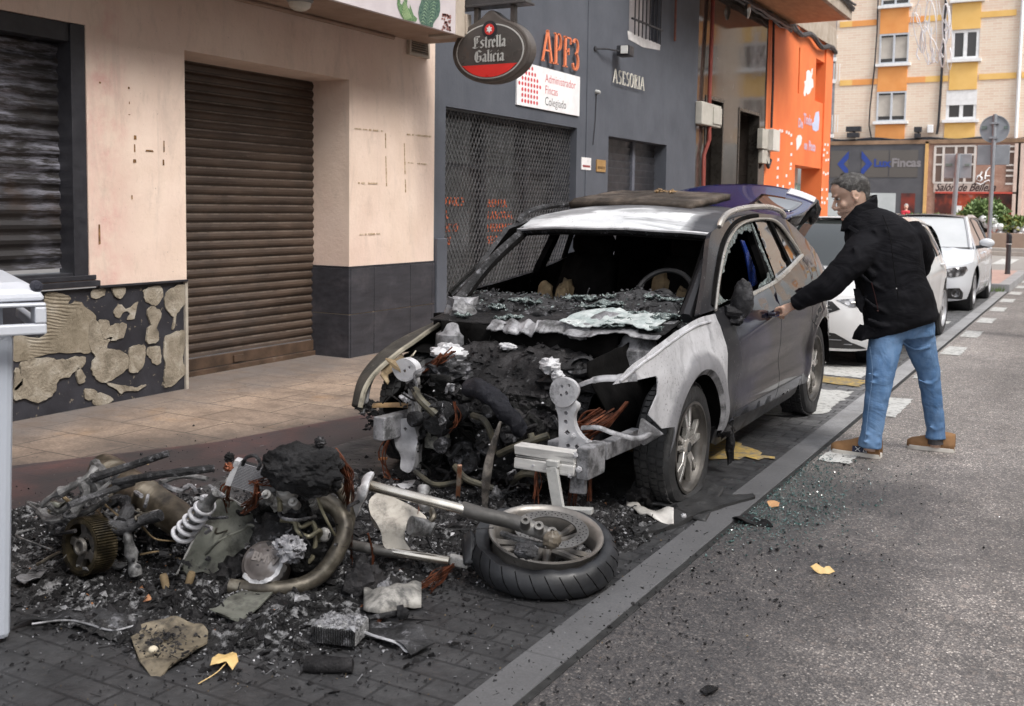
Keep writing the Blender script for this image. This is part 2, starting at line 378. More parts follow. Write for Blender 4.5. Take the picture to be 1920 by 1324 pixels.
yp = MB(); yp.poly(ragged([(-2.9,5.7),(-1.95,5.95),(-1.62,6.15),(-1.95,6.5),(-2.9,6.4)], .014, amp=.05, seed=3)); yp.poly(ragged([(-2.9,9.25),(-1.68,9.12),(-1.7,9.5),(-2.9,9.6)], .014, amp=.03))

struct(yp.build('yellow_marking', M_YP))
struct(MB().box(-1.459, -1.43, -6, 22, 0, .0085).build('kerb_joint', pm('tar_joint', [(.4, (.01,.01,.01)), (.7, (.03,.03,.03))], 9)))
fx = MB()
for i in range(9): fx.poly([(-6+i*1.1,33.5,.011),(-5.5+i*1.1,33.5,.011),(-5.5+i*1.1,37.5,.011),(-6+i*1.1,37.5,.011)])
struct(fx.build('far_crossing_marking', M_WP))

# ================================================================== BEIGE BUILDING
def m_render(name, a, b, stain=(.30,.22,.17), pink=(.55,.33,.29)):
    t = NT(name); col = t.ramp(t.noise(2.2, 8, .6), [(.3, a), (.7, b)])
    col = t.mix(t.ramp(t.noise(.8, 6, .6, 0, t.mapping((1,1,.5))), [(.45, 0.), (.75, .55)]), col, pink)
    col = t.mix(t.ramp(t.noise(7, 9, .75, 0, t.mapping((1,1,.35), loc=(2,7,1))), [(.55, 0.), (.8, .45)]), col, stain)
    col = t.mix(t.ramp(t.noise(38, 4, .6, 0, t.mapping(loc=(1,1,9))), [(.70, 0.), (.74, .7)]), col, stain)
    x, y, z = t.sep()[0:3]; gr_ = t.math('MULTIPLY', t.ramp(t.math('ADD', t.math('MULTIPLY', t.math('ABSOLUTE', t.math('SUBTRACT', y, 5.2)), 2.2), t.noise(4, 6)), [(.4, 1.), (1., 0.)]), t.ramp(t.noise(5, 7, .7), [(.4, 0.), (.6, .6)])); col = t.mix(gr_, col, (.55,.27,.25)); col = t.mix(t.ramp(t.noise(2.4, 8, .75, 1.2, t.mapping((1,1.5,.25), loc=(0,2,3))), [(.52, 0.), (.72, .35)]), col, (.36,.30,.26)); t.set(col, .85); t.bump(t.noise(35, 7, .65), .45, .008, t.bump(t.noise(3, 5), .35, .03)); return t.m
M_BEI = m_render('beige_render', (.64,.50,.41), (.73,.59,.50), (.26,.20,.165), (.60,.42,.37))
bb = thing('beige_building', 'beige rendered building with two rolled-down metal shutters and bare black plinth', 'building', (XF-.3, 6, 0))
lsh = (3.0, 5.05, .93, 2.73, .13); gar = (5.965, 8.03, 0, 2.68, .48)
mb = MB(); wall_holes(mb, XF, 0.5, 9.5, .88, 3.22, [lsh, (gar[0], gar[1], .88, gar[3], gar[4])]); mb.f = [f for f in mb.f if not (all(abs(mb.v[i][2]-.88) < 1e-6 for i in f) and any(mb.v[i][0] < XF-.4 for i in f))]; mb.poly([(XF,.5,3.22),(XF,9.5,3.22),(XF,9.5,7.5),(XF,.5,7.5)])
mb.poly([(XF,9.5,3.2),(XF-.05,9.5,3.2),(XF-.05,9.5,7.5),(XF,9.5,7.5)])
mb.build('wall', M_BEI, bb)
for yy, zz in ((8.35, 1.75), (8.9, 1.3)): pass
# left shutter
M_SL1 = NT('sooty_slats')
t = M_SL1; x, y, z = t.sep()[0:3]
ash = t.mix(1.0, t.ramp(t.noise(14, 8, .7, 0, t.mapping((1,.35,2.5))), [(.45, 0.), (.62, 1.)]), t.ramp(t.noise(1.4, 4, .5, 0, t.mapping(loc=(0,1,4))), [(.40, 0.), (.60, 1.)]), 'MULTIPLY')
col = t.mix(ash, (.028,.025,.025), (.27,.27,.32)); col = t.mix(t.ramp(t.noise(3, 7), [(.55, 0.), (.75, .6)]), col, (.07,.04,.025))
t.set(col, .45, .35); t.bump(t.noise(50, 5), .25, .003)
def slats(y0, y1, z0, z1, X, pitch, bulge, m, parent, name='shutter'):
    b = MB(); n = int((z1-z0)/pitch)+1; prof = []
    for i in range(n):
        zz = z1-i*pitch
        for u, d in ((0, 0), (.06, -.006), (.12, 0), (.2, .35), (.45, 1.0), (.7, .85), (.92, .12)):
            q = zz-u*pitch
            if q < z0: break
            prof.append((X+bulge*(d if d > 0 else d*60*bulge), q))
    NY = 12
    for (xa, za), (xb, zb) in zip(prof, prof[1:]):
        for k in range(NY):
            ya = y0+(y1-y0)*k/NY; yb = y0+(y1-y0)*(k+1)/NY
            wv = lambda yy, zz: .004*mnoise.noise(Vector((yy*2.2, zz*1.7, 0)))
            b.poly([(xa+wv(ya,za),ya,za),(xa+wv(yb,za),yb,za),(xb+wv(yb,zb),yb,zb),(xb+wv(ya,zb),ya,zb)])
    return b.build(name, m, parent, smooth=True, ang=70)
slats(3.0, 4.93, .99, 2.62, XF-.16, .104, .020, M_SL1.m, bb).name = 'window_shutter'
M_BLK = pm('black_paint', [(.3, (.012,.012,.016)), (.7, (.03,.03,.036))], 8, .5, bump=.3, bsc=30)
fb = MB(); fb.box(XF-.17, XF-.005, 4.93, 5.047, .93, 2.727); fb.box(XF-.17, XF-.02, 3.0, 4.93, 2.6, 2.727); fb.box(XF-.17, XF-.02, 3.0, 4.93, .93, .985); fb.box(XF-.02, XF+.012, 3.0, 5.10, .93, .965)
fb.build('shutter_frame', M_BLK, bb, bevel=.004)
sl_ = MB(); sl_.box(XF-.16, XF+.03, 3.0, 5.12, .885, .925); sl_.box(XF-.02, XF+.02, 5.12, 5.965, .868, .885); sl_.build('ledge', M_BLK, bb, bevel=.003)
# garage shutter
t = NT('brown_slats'); x, y, z = t.sep()[0:3]; fz_ = t.math('FRACT', t.math('DIVIDE', t.math('SUBTRACT', 2.68, z), .08)); col = t.ramp(t.noise(3.5, 8, .65, 0, t.mapping((1,.5,2))), [(.3, (.032,.02,.014)), (.7, (.085,.058,.042))])
x, y, z = t.sep()[0:3]
col = t.mix(t.ramp(t.noise(16, 8, .7, 0, t.mapping((1,.3,2.5))), [(.58, 0.), (.72, .55)]), col, (.17,.14,.12))
col = t.mix(t.ramp(t.noise(2, 6, .6, 0, t.mapping(loc=(0,4,4))), [(.5, 0.), (.75, .7)]), col, (.02,.016,.014))
lip = t.mix(1.0, t.ramp(fz_, [(0, .75), (.13, .75), (.18, 0.), (.97, 0.), (1, .75)]), t.ramp(t.noise(5, 7, .7, 0, t.mapping((1,1,.6))), [(.35, .15), (.6, 1.)]), 'MULTIPLY'); col = t.mix(lip, col, (.20,.165,.14)); col = t.mix(t.ramp(fz_, [(.86, 0.), (.93, .9), (.97, .9), (1, 0.)]), col, (.008,.006,.005))  # highlight on the worn lips and darkness of the gaps put into the colour
t.set(col, .5, .2); t.bump(t.noise(45, 5), .3, .003); M_SL2 = t.m
slats(5.6, 8.03, .16, 2.68, XF-.45, .080, .016, M_SL2, bb).name = 'garage_shutter'
br_ = MB(); br_.box(XF-.46, XF-.425, 5.6, 8.02, .055, .155); br_.box(XF-.47, XF-.40, 5.6, 8.02, .0, .05); br_.box(XF-.425, XF-.40, 6.9, 7.02, .07, .13)
br_.build('shutter_bottom_rail', pm('rusty_rail', [(.35, (.05,.032,.022)), (.65, (.12,.075,.05)), (.75, (.2,.17,.15))], 5, .6, .3), bb, bevel=.004)
# plinth, left: black with remains of mortar
t = NT('black_plinth'); col = t.ramp(t.noise(5, 8), [(.3, (.010,.010,.014)), (.7, (.03,.03,.038))])
col = t.mix(t.ramp(t.noise(30, 4, .5), [(.66, 0.), (.7, .7)]), col, (.2,.17,.13)); t.set(col, .55); t.bump(t.noise(30, 6), .4, .006)
pl = MB(); wall_holes(pl, XF-.015, .5, 5.965, 0, .87, []); pl.poly([(XF-.015,5.965,0),(XF-.48,5.965,0),(XF-.48,5.965,.88),(XF-.015,5.965,.88)])
plo = pl.build('plinth', t.m, bb)
t = NT('old_mortar'); ridge = t.node('ShaderNodeTexWave', wave_type='BANDS', bands_direction='Z'); ridge.inputs['Scale'].default_value = 14; ridge.inputs['Distortion'].default_value = 7
ridge.inputs['Detail'].default_value = 2; ridge.inputs['Detail Scale'].default_value = .6; t.l(t.mapping((1,.5,1), (rad(20),0,0)), ridge.inputs['Vector'])
col = t.ramp(t.noise(6, 8, .65), [(.3, (.14,.115,.08)), (.55, (.23,.195,.145)), (.75, (.34,.31,.26))])
rg = t.mix(t.ramp(t.noise(1.6, 2, .5, 0, t.mapping(loc=(3,0,3))), [(.45, 0.), (.5, 1.)]), 0.5, ridge.outputs['Fac'])
t.set(col, .9); t.bump(t.noise(40, 7, .7), .8, .012, t.bump(rg, .5, .012)); M_MORT = t.m
M_MOR2 = pm('rough_mortar', [(.3, (.12,.10,.075)), (.5, (.25,.215,.165)), (.68, (.36,.33,.28)), (.8, (.5,.48,.45))], 7, .9, bump=1., bsc=55, bd=.012, dist=.5)
def crop4(pts): return [(x*.3399, 440+y*.3399) for x, y in pts]
patches = [
 [(255,330),(330,322),(385,350),(380,390),(440,372),(500,420),(540,470),(500,500),(495,560),(500,610),(500,650),(420,650),(300,655),(200,680),(80,700),(75,560),(255,560)],
 [(500,490),(545,478),(560,520),(575,575),(620,570),(590,625),(660,635),(710,680),(715,730),(640,790),(600,815),(540,800),(510,760),(520,700),(530,660),(500,620)],
 [(130,705),(250,680),(330,690),(400,675),(470,672),(455,730),(400,770),(330,800),(300,860),(250,910),(200,935),(130,900),(85,905),(80,850),(120,790)],
 [(795,300),(830,285),(880,290),(897,330),(880,375),(845,390),(810,370),(795,335)],
 [(915,320),(960,292),(1030,280),(1036,330),(1010,400),(975,440),(960,520),(950,510),(955,455),(920,410),(910,360)],
 [(850,400),(880,415),(886,455),(865,510),(875,560),(865,595),(830,598),(810,580),(815,530),(838,505),(815,455),(820,415)],
 [(630,440),(655,390),(680,395),(700,415),(745,380),(765,385),(750,450),(720,472),(705,462),(720,430),(690,425),(660,455)],
 [(560,470),(600,475),(615,510),(640,490),(690,485),(703,520),(680,570),(640,585),(600,580),(570,575),(560,530)],
 [(715,625),(760,612),(805,618),(800,665),(780,740),(750,765),(720,745),(712,690)],
 [(825,625),(880,612),(895,660),(890,700),(860,715),(835,690),(815,665)],
 [(905,590),(915,560),(980,540),(1020,545),(1020,640),(1015,700),(1028,750),(990,800),(930,840),(905,820),(910,770),(920,720),(905,670)],
 [(620,290),(690,295),(685,335),(655,352),(630,330)], [(505,310),(575,305),(570,345),(515,348)],
 [(600,820),(680,835),(750,840),(810,828),(790,850),(700,865),(660,870)], [(430,740),(465,760),(470,810),(445,825),(430,790)],
 [(520,880),(600,880),(630,905),(590,935),(525,940)], [(470,850),(535,860),(520,900),(480,910)], [(80,770),(110,740),(120,800),(85,860)],
]
for i, pp in enumerate(patches):
    pts = []
    q = [Vector(Wp(*p)) for p in crop4(pp)]
    n = len(q)
    for k in range(n):   # smooth closed curve with a little raggedness
        p0, p1, p2, p3 = q[k-1], q[k], q[(k+1) % n], q[(k+2) % n]
        for u in (0, .25, .5, .75):
            c = .5*((2*p1)+(p2-p0)*u+(2*p0-5*p1+4*p2-p3)*u*u+(3*p1-p0-3*p2+p3)*u**3)
            c = c+Vector((mnoise.noise(Vector((c.x*40,c.y*40,0))), mnoise.noise(Vector((c.x*40,c.y*40,5)))))*.012+Vector((mnoise.noise(Vector((c.x*9,c.y*9,0))), mnoise.noise(Vector((c.x*9,c.y*9,5)))))*.02
            pts.append((XF-.013, min(c.x, 5.955), max(.004, min(.862, c.y))))
    MB().prism(pts, (.007+.004*(i % 3), 0, 0)).build('mortar_patch', M_MORT if i == 0 else M_MOR2, plo)
me_ = MB(); me_.box(XF-.016, XF+.006, 5.945, 5.972, 0, .868); me_.build('corner_bead', pm('cement', [(.3, (.28,.25,.21)), (.7, (.42,.38,.33))], 8, .85), bb)
# white ash smear on the plinth corner is part of patches; pillar tiles
t = NT('slate_tiles'); x, y, z = t.sep()[0:3]
col = t.ramp(t.noise(9, 8, .6, 0, t.mapping((1,.4,2.5), (rad(25),0,0))), [(.3, (.018,.018,.023)), (.7, (.040,.040,.048))])
col = t.mix(t.ramp(t.noise(3, 7, .7), [(.5, 0.), (.75, .5)]), col, (.11,.10,.11)); t.set(col, .5); t.bump(t.noise(20, 6), .25, .005); M_SLATE = t.m
tp = MB()
for ya, yb in ((8.034, 8.40), (8.408, 9.03), (9.038, 9.44), (9.448, 9.5)):
    for za, zb in ((0, .425), (.433, .875)): tp.box(XF-.01, XF+.022, ya, yb, za, zb)
for za, zb in ((0, .425), (.433, .875)): tp.box(XF-.46, XF+.016, 8.008, 8.033, za, zb)
tp.build('pillar_tiles', M_SLATE, bb, bevel=.003)
MB().box(XF-.44, XF+.012, 8.02, 9.5, 0, .87).build('tile_joints', pm('grout', [(.3, (.33,.27,.2)), (.7, (.45,.38,.3))], 9, .9), bb)
MB().box(XF-.46, XF+.012, 8.012, 9.5, .876, .896).build('plinth_strip', M_BLK, bb, bevel=.002)
# wall scars
sc_ = MB()
for px, py, w_, h_ in ((253,258,6,10),(252,278,3,18),(280,283,18,4),(252,302,7,8),(307,275,3,28),(306,305,4,14),(186,440,4,46),(241,165,4,5),(187,155,4,4),(242,193,2,6),(242,215,4,2),(247,370,3,10)):
    y, z = Wp(px, py); s = .00338*(XF/-6.3); hy = w_*.0022; hz = h_*.0016
    sc_.poly(ragged_pts if False else [(XF+.0035, y-hy, z-hz), (XF+.0035, y+hy, z-hz*.9), (XF+.0035, y+hy*.8, z+hz), (XF+.0035, y-hy*.9, z+hz)])
sc_.build('rust_mark', pm('rust_mark', [(.35, (.06,.03,.012)), (.6, (.25,.13,.05)), (.75, (.4,.28,.16))], 25, .9), bb)
gl = MB()
for a, b in (((665,241),(718,246)),((665,343),(708,344)),((763,252),(808,256)),((722,250),(724,350)),((757,252),(760,370)),((765,305),(800,308)),((668,440),(712,438))):
    ya, za = Wp(*a); yb, zb = Wp(*b)
    N = 14
    for k in range(N):
        if rnd.random() < .2: continue
        u0, u1 = k/N, (k+.9)/N; A_ = Vector((XF+.003, ya+(yb-ya)*u0, za+(zb-za)*u0)); B_ = Vector((XF+.003, ya+(yb-ya)*u1, za+(zb-za)*u1))
        gl.bar(A_, B_, .006, .012+.008*rnd.random(), up=(1,0,0)) if abs(za-zb) > abs(ya-yb) else gl.bar(A_, B_, .006, .010+.008*rnd.random())
gl.build('glue_mark', pm('glue_mark', [(.35, (.35,.24,.13)), (.7, (.62,.52,.42))], 30, .9), bb)
# canopy with painted leaves
YE = 9.87; XC = -5.62
cn = thing('shop_canopy', 'pinkish canopy with painted green leaves over the beige wall', 'canopy', (-6, 8, 3.2))
cp = MB(); cp.box(XF, XC, .5, 9.3, 3.19, 3.23); cp.box(XF+.02, XC-.02, 8.8, 8.83, 3.23, 3.25)
cp.build('soffit', pm('canopy_soffit', [(.3, (.25,.17,.125)), (.7, (.36,.26,.2))], 3, .8), cn)
fa = MB(); zf = 3.175
fa.box(XC-.02, XC+.02, .5, 8.80, zf, zf+.9); fa.build('fascia', pm('canopy_fascia', [(.3, (.45,.40,.42)), (.7, (.6,.55,.56))], 2, .6), cn)
fb = MB(); fb.box(XC-.30, XC+.03, 8.80, 8.96, zf-.01, zf+.9); fb.box(XC-.0, XC+.05, 8.96, 9.05, zf+.02, zf+.22); fb.build('end_cap', pm('canopy_end', [(.3, (.33,.28,.23)), (.7, (.48,.41,.34))], 3, .8), cn, bevel=.006)
MB().tube([(XF+.03, y, 3.17) for y in (.5, 3, 6, 8.7)], .022, 8).build('pipe', MC['canopy_soffit'], cn, smooth=True)
def fc(x, y, d=.004): p = atx(680+x*.09896, y*.09896, XC+.02+d); return (XC+.02+d, p.y, p.z)
def leafpoly(pts, m, d): return MB().poly([fc(*p, d) for p in pts]).build('painted_leaf', m, cn)
GL1 = pm('leaf_green', [(.35, (.05,.12,.05)), (.65, (.17,.27,.13))], 60, .6); GL2 = pm('leaf_dark', [(.35, (.02,.06,.06)), (.6, (.10,.17,.12))], 40, .6)
leafpoly([(660,-40),(720,-40),(710,60),(740,90),(790,0),(800,-40),(850,-40),(840,90),(860,150),(890,170),(895,75),(930,180),(970,290),(1040,355),(1010,410),(930,400),(850,385),(770,360),(720,270),(680,180),(655,80)], GL1, .004)
leafpoly([(1120,-40),(1450,-40),(1470,80),(1470,200),(1440,310),(1370,400),(1340,450),(1330,520),(1230,495),(1110,460),(1070,370),(1055,240),(1070,130),(1100,50)], GL2, .004)
vn = MB()
for k in range(9):
    y0 = 470-k*60
    for sg in (-1, 1):
        vn.poly([fc(1215+k*6, y0, .008), fc(1215+sg*75+k*10, y0-85, .008), fc(1215+sg*(125)+k*12, y0-100+60, .008), fc(1215+sg*70+k*8, y0-60, .008)])
vn.build('leaf_vein', pm('leaf_vein', [(.3, (.16,.25,.16)), (.7, (.3,.4,.28))], 20), cn)
vn = MB()
for k in range(6): vn.poly([fc(800+k*22, 380-k*8, .008), fc(740+k*8, 250-k*45, .008), fc(755+k*8, 245-k*45, .008), fc(820+k*22, 385-k*8, .008)])
vn.build('leaf_vein', pm('leaf_vein2', [(.3, (.2,.32,.14)), (.7, (.35,.45,.25))], 20), cn)
dt = MB()
for i in range(46):
    x = 1500+rnd.random()*165; y = 270+rnd.random()*310
    if x < 1540 and rnd.random() < .6: continue
    cxy = [fc(x+18*math.cos(a)*(1+.3*rnd.random()), y+22*math.sin(a), .004) for a in [i_*math.pi/3 for i_ in range(6)]]; dt.poly(cxy)
dt.build('painted_dot', pm('dot_red', [(.3, (.2,.09,.08)), (.7, (.33,.16,.14))], 30), cn)
# vent
vt = thing('wall_vent', 'small louvred vent grille high on the beige wall beside the grey wall', 'vent', (XF, 9.15, 3.15))
va, vb = 8.97, 9.34; vm = pm('vent_metal', [(.3, (.3,.25,.19)), (.7, (.42,.36,.3))], 6, .6)
f_ = MB(); f_.box(XF-.0, XF+.04, va, vb, 3.04, 3.07); f_.box(XF, XF+.04, va, vb, 3.26, 3.185+.1); f_.box(XF, XF+.04, va, va+.035, 3.07, 3.26); f_.box(XF, XF+.04, vb-.035, vb, 3.07, 3.26); f_.build('vent_frame', vm, vt, bevel=.003)
MB().box(XF, XF+.006, va+.035, vb-.035, 3.07, 3.26).build('vent_back', M_BLK, vt)
f_ = MB()
for k in range(8): f_.obox((XF+.022, (va+vb)/2, 3.085+k*.0235), (1,0,-.8), (0,1,0), (.8,0,1), .016, (vb-va)/2-.036, .002)
f_.build('louvre', vm, vt)
# bulkhead lamp under the canopy
lp = thing('ceiling_lamp', 'round bulkhead lamp under the canopy above the garage shutter', 'lamp', (-5.85, 6.78, 3.17))
MB().lathe([(.0,0),(.11,0),(.11,.03),(.09,.045),(0,.045)], (-5.85,6.80,3.19), (0,0,-1), 24).build('lamp_base', pm('lamp_grey', [(.3,(.2,.2,.2)),(.7,(.3,.3,.3))]), lp, smooth=True)
MB().lathe([(.095,0),(.085,.035),(.05,.06),(0,.068)], (-5.85,6.80,3.147), (0,0,-1), 24).build('lamp_glass', pm('lamp_glass', [(.3,(.5,.48,.42)),(.7,(.6,.57,.5))], rough=.2), lp, smooth=True)

# ================================================================== GREY BUILDING
M_GRY = NT('grey_render'); t = M_GRY
col = t.ramp(t.noise(2, 8, .6), [(.3, (.060,.066,.082)), (.7, (.085,.092,.112))])
col = t.mix(t.ramp(t.noise(6, 8, .7, 0, t.mapping((1,1.6,.15))), [(.55, 0.), (.8, .35)]), col, (.12,.125,.14)); t.set(col, .75); t.bump(t.noise(45, 6), .3, .005, t.bump(t.noise(2.5, 5), .2, .03))
gb = thing('grey_building', 'dark grey rendered building with a lattice grille shopfront and small shutter window', 'building', (XF-.3, 13.7, 0))
gra = (9.72, 13.02, .0, 2.58, .45); sh2 = (14.08, 16.43, 0.9, 2.54, .3); wn = (14.74, 15.98, 4.1, 5.3, .2)
mb = MB(); wall_holes(mb, XF, 9.5, 17.85, 0, 7.5, [gra, sh2, wn]); mb.build('wall', M_GRY.m, gb)
pb = MB(); pb.box(XF, XF+.045, 9.44+.07, 9.71, 0, 1.14); pb.box(XF, XF+.012, 13.3, 13.312, 1.2, 5.5); pb.build('pilaster', M_GRY.m, gb, bevel=.01)
# shopfront behind the lattice
GLS = glassm('dark_glass', (.055,.055,.055), .08)
MB().poly([(XF-.42,9.6,.0),(XF-.42,13.1,.0),(XF-.42,13.1,2.6),(XF-.42,9.6,2.6)]).build('shop_glass', GLS, gb)
fr = MB()
for yy in (9.78, 11.05, 12.15, 12.95): fr.box(XF-.42, XF-.34, yy, yy+.13, .0, 2.58)
fr.box(XF-.42, XF-.35, 9.7, 13.0, 1.95, 2.0); fr.box(XF-.42, XF-.35, 9.7, 13.0, .35, .45); fr.build('shop_frame', pm('black_alu', [(.3, (.015,.015,.018)), (.7, (.03,.03,.035))], 6, .4, .3), gb)
tb = MB(); tb2 = MB()
for k, (a, b) in enumerate((('CONTABLE', 'RENTA'), ('FISCAL', 'LABORAL'), ('JURIDICO', 'HERENCIA'), ('FINCAS', 'SEGUROS'))):
    z0 = 1.50-.155*k
    text_mb(a, (XF-.41, 9.97, z0), (0,1,0), (0,0,1), .135, .002, .004, 1.15, mb=tb); text_mb(b, (XF-.41, 11.33, z0-.01), (0,1,0), (0,0,1), .135, .002, .004, 1.15, mb=tb2)
tb.build('window_lettering', flat('orange_vinyl', (.62,.13,.04), .6), gb); tb2.build('window_lettering', MC['orange_vinyl'], gb)
gr = MB(); L0, L1, z0, z1 = 9.72, 13.02, .46, 2.57; px_, pz_ = .074, .118; sl = pz_/px_
def clipbar(c, s):
    pts = []
    ya = L0; za = c+s*(ya-L0); yb = L1; zb = c+s*(yb-L0)
    if s > 0:
        if za < z0: ya = L0+(z0-c)/s; za = z0
        if zb > z1: yb = L0+(z1-c)/s; zb = z1
    else:
        if za > z1: ya = L0+(z1-c)/s; za = z1
        if zb < z0: yb = L0+(z0-c)/s; zb = z0
    if yb > ya and ya < L1 and yb > L0: gr.bar((XF-.10, ya, za), (XF-.10, yb, zb), .006, .011, up=(1,0,0))
k = z0-sl*(L1-L0)
while k < z1: clipbar(k, sl); k += pz_
k = z0
while k < z1+sl*(L1-L0): clipbar(k, -sl); k += pz_
gr.build('security_grille', pm('grille_metal', [(.3, (.10,.10,.105)), (.7, (.2,.2,.21))], 5, .45, .6), gb)
gr = MB(); gr.box(XF-.13, XF-.06, 9.72, 13.02, .30, .455); gr.box(XF-.13, XF-.06, 9.72, 13.02, 2.56, 2.58)
for k in range(4): gr.box(XF-.12, XF-.05, 9.72, 13.02, .01+k*.073, .07+k*.073)
gr.build('grille_rail', pm('rail_grey', [(.3, (.09,.095,.10)), (.7, (.13,.135,.14))], 5, .4, .5), gb, bevel=.004)
# shutter window
sb = MB()
for k in range(15):
    z = .92+k*.108; sb.add([(XF-.22,14.08,z),(XF-.22,15.4,z),(XF-.20,15.4,z+.095),(XF-.20,14.08,z+.095)], [(0,1,2,3)]); sb.add([(XF-.22,15.5,z),(XF-.22,16.43,z),(XF-.20,16.43,z+.095),(XF-.20,15.5,z+.095)], [(0,1,2,3)])
    sb.box(XF-.225, XF-.199, 14.08, 16.43, z+.095, z+.108)
sb.build('window_shutter', pm('anthracite', [(.3, (.028,.028,.033)), (.7, (.05,.05,.057))], 5, .45, .2), gb)
MB().box(XF-.23, XF-.17, 15.4, 15.5, .9, 2.54).build('shutter_post', pm('post_blue', [(.3, (.08,.085,.11)), (.7, (.11,.115,.14))], 5), gb)
# barred window
MB().poly([(XF-.15,14.74,4.1),(XF-.15,15.98,4.1),(XF-.15,15.98,5.3),(XF-.15,14.74,5.3)]).build('window_pane', pm('pale_pane', [(.3, (.5,.48,.5)), (.7, (.65,.62,.64))], 3, .2), gb)
wb = MB(); wb.prism([(XF+.001,14.68,4.14),(XF+.001,14.72,4.02),(XF+.001,15.3,3.98),(XF+.001,16.0,4.03),(XF+.001,16.02,4.12)], (.006,0,0)); wb.build('window_sill', pm('white_plaster', [(.3, (.45,.43,.43)), (.7, (.65,.63,.62))], 9, .8), gb)
bs = MB()
for k in range(8): y = 14.85+k*.15; bs.tube([(XF+.05,y,4.1),(XF+.05,y,5.3)], .011, 6)
bs.box(XF+.03, XF+.06, 14.75, 16.0, 4.32, 4.345); bs.box(XF+.03, XF+.06, 14.75, 16.0, 4.95, 4.975); bs.build('window_bars', pm('bar_iron', [(.3, (.02,.02,.025)), (.7, (.05,.05,.055))], 5, .5, .5), gb)
MB().tube([(XF+.05,16.55,4.25),(XF+.05,16.55,6.5)], .02, 8).build('rusty_pipe', pm('rust_red', [(.3, (.10,.03,.02)), (.7, (.18,.06,.04))], 9), gb)
# --- serif stroke letters
SER = {'A': [((0,0),(.42,1),.07),((.42,1),(.84,0),.14),((.19,.36),(.66,.36),.06),((-.08,.02),(.14,.02),.045),((.68,.02),(1.0,.02),.045)],
 'P': [((.2,0),(.2,1),.15),((.02,.98),(.45,.98),.05),((.02,.02),(.4,.02),.045),('arc',(.42,.74),.24,.25,-90,90,.12),((.2,.49),(.42,.49),.05)],
 'F': [((.2,0),(.2,1),.15),((.02,.97),(.72,.97),.06),((.72,.98),(.72,.78),.05),((.2,.53),(.52,.53),.06),((.53,.64),(.53,.42),.05),((.02,.02),(.4,.02),.045)],
 '3': [('arc',(.32,.76),.24,.24,-80,150,.11),('arc',(.32,.27),.28,.27,-160,85,.13)],
 'S': [('arc',(.34,.75),.24,.24,40,270,.10),('arc',(.34,.26),.25,.25,-140,90,.12)],
 'E': [((.2,0),(.2,1),.15),((.02,.97),(.68,.97),.06),((.68,.98),(.68,.8),.05),((.2,.52),(.52,.52),.06),((.02,.03),(.72,.03),.06),((.72,.02),(.72,.22),.05)],
 'O': [('arc',(.42,.5),.38,.5,0,360,.12)], 'I': [((.2,0),(.2,1),.15),((.02,.98),(.38,.98),.045),((.02,.02),(.38,.02),.045)],
 'R': [((.2,0),(.2,1),.15),((.02,.98),(.45,.98),.05),((.02,.02),(.4,.02),.045),('arc',(.42,.75),.23,.24,-90,90,.12),((.4,.5),(.78,.02),.12),((.2,.51),(.42,.51),.05),((.66,.02),(.92,.02),.045)]}
def serif(mb, s, o, h, wsc, gap, ext):
    o = Vector(o); x = 0
    for ch in s:
        for k in SER[ch]:
            if k[0] == 'arc':
                _, (cx, cy), rx, ry, a0, a1, w_ = k; N = 14; P = [Vector((0, (x+(cx+rx*math.cos(rad(a0+(a1-a0)*i/N)))*wsc)*h, (cy+ry*math.sin(rad(a0+(a1-a0)*i/N)))*h)) for i in range(N+1)]
                for a, b in zip(P, P[1:]):
                    d = (b-a).normalized(); ang = abs(d.z); mb.bar(o+a-d*.01*h, o+b+d*.01*h, ext, w_*h*(.3+.55*ang), up=(0, -d.z, d.y) if True else None)
            else:
                a, b, w_ = k; A_ = o+Vector((0, (x+a[0]*wsc)*h, a[1]*h)); B_ = o+Vector((0, (x+b[0]*wsc)*h, b[1]*h)); d = (B_-A_).normalized()
                mb.bar(A_, B_, ext, w_*h*.78, up=(0, -d.z, d.y))
        x += (max([.42 if ch == 'I' else .95 if ch == 'A' else .62 if ch in '3SI' else .82]))*wsc+gap
    return mb
M_ORL = pm('orange_letter', [(.3, (.72,.19,.08)), (.7, (.8,.24,.11))], 5, .5)
a3 = serif(MB(), 'APF3', (XF+.05, 11.88, 3.34), .40, .74, .07, .022).build('wall_letters', M_ORL, None, bevel=0)
tag(a3, 'large orange serif letters APF3 standing off the grey wall', 'lettering')
as_ = serif(MB(), 'ASESORIA', (XF+.035, 14.13, 3.315), .20, .80, .16, .012).build('wall_letters', pm('cream_letter', [(.3, (.6,.57,.5)), (.7, (.72,.69,.62))], 5, .5), None)
tag(as_, 'small cream serif letters ASESORIA on the grey wall', 'lettering')
# Administrador panel
ad = thing('wall_sign', 'white panel with red dot pattern and Administrador Fincas Colegiado lettering', 'sign', (XF, 12.1, 3))
ya, yb, za, zb = 11.28, 13.04, 2.74, 3.27
MB().box(XF+.002, XF+.022, ya, yb, za, zb).build('panel', flat('white_panel', (.80,.79,.80), .35), ad)
dm = MB()
rows = [(3, (1,2,3,4)), (2, (0,1,2,3,4)), (1, (0,1,2,3,4,5))]
rows = [((2.5,3.5)), ((1,2,3,4)), ((0,1,2,3,4,5)), ((-1,0,1,2,3,4,5,6)), ((0,1,2,3,4,5)), ((0,1,2,3,4,5)), ((0,1,2,3,4,5))]
rows = [(1.2,2.2,3.2), (.2,1.2,2.2,3.2,4.2), (0,1,2,3,4,5), (-1,0,1,2,3,4,5,6), (0,1,2,3,4,5), (0,1,2,3,4,5), (0,1,2,3,4,5)]
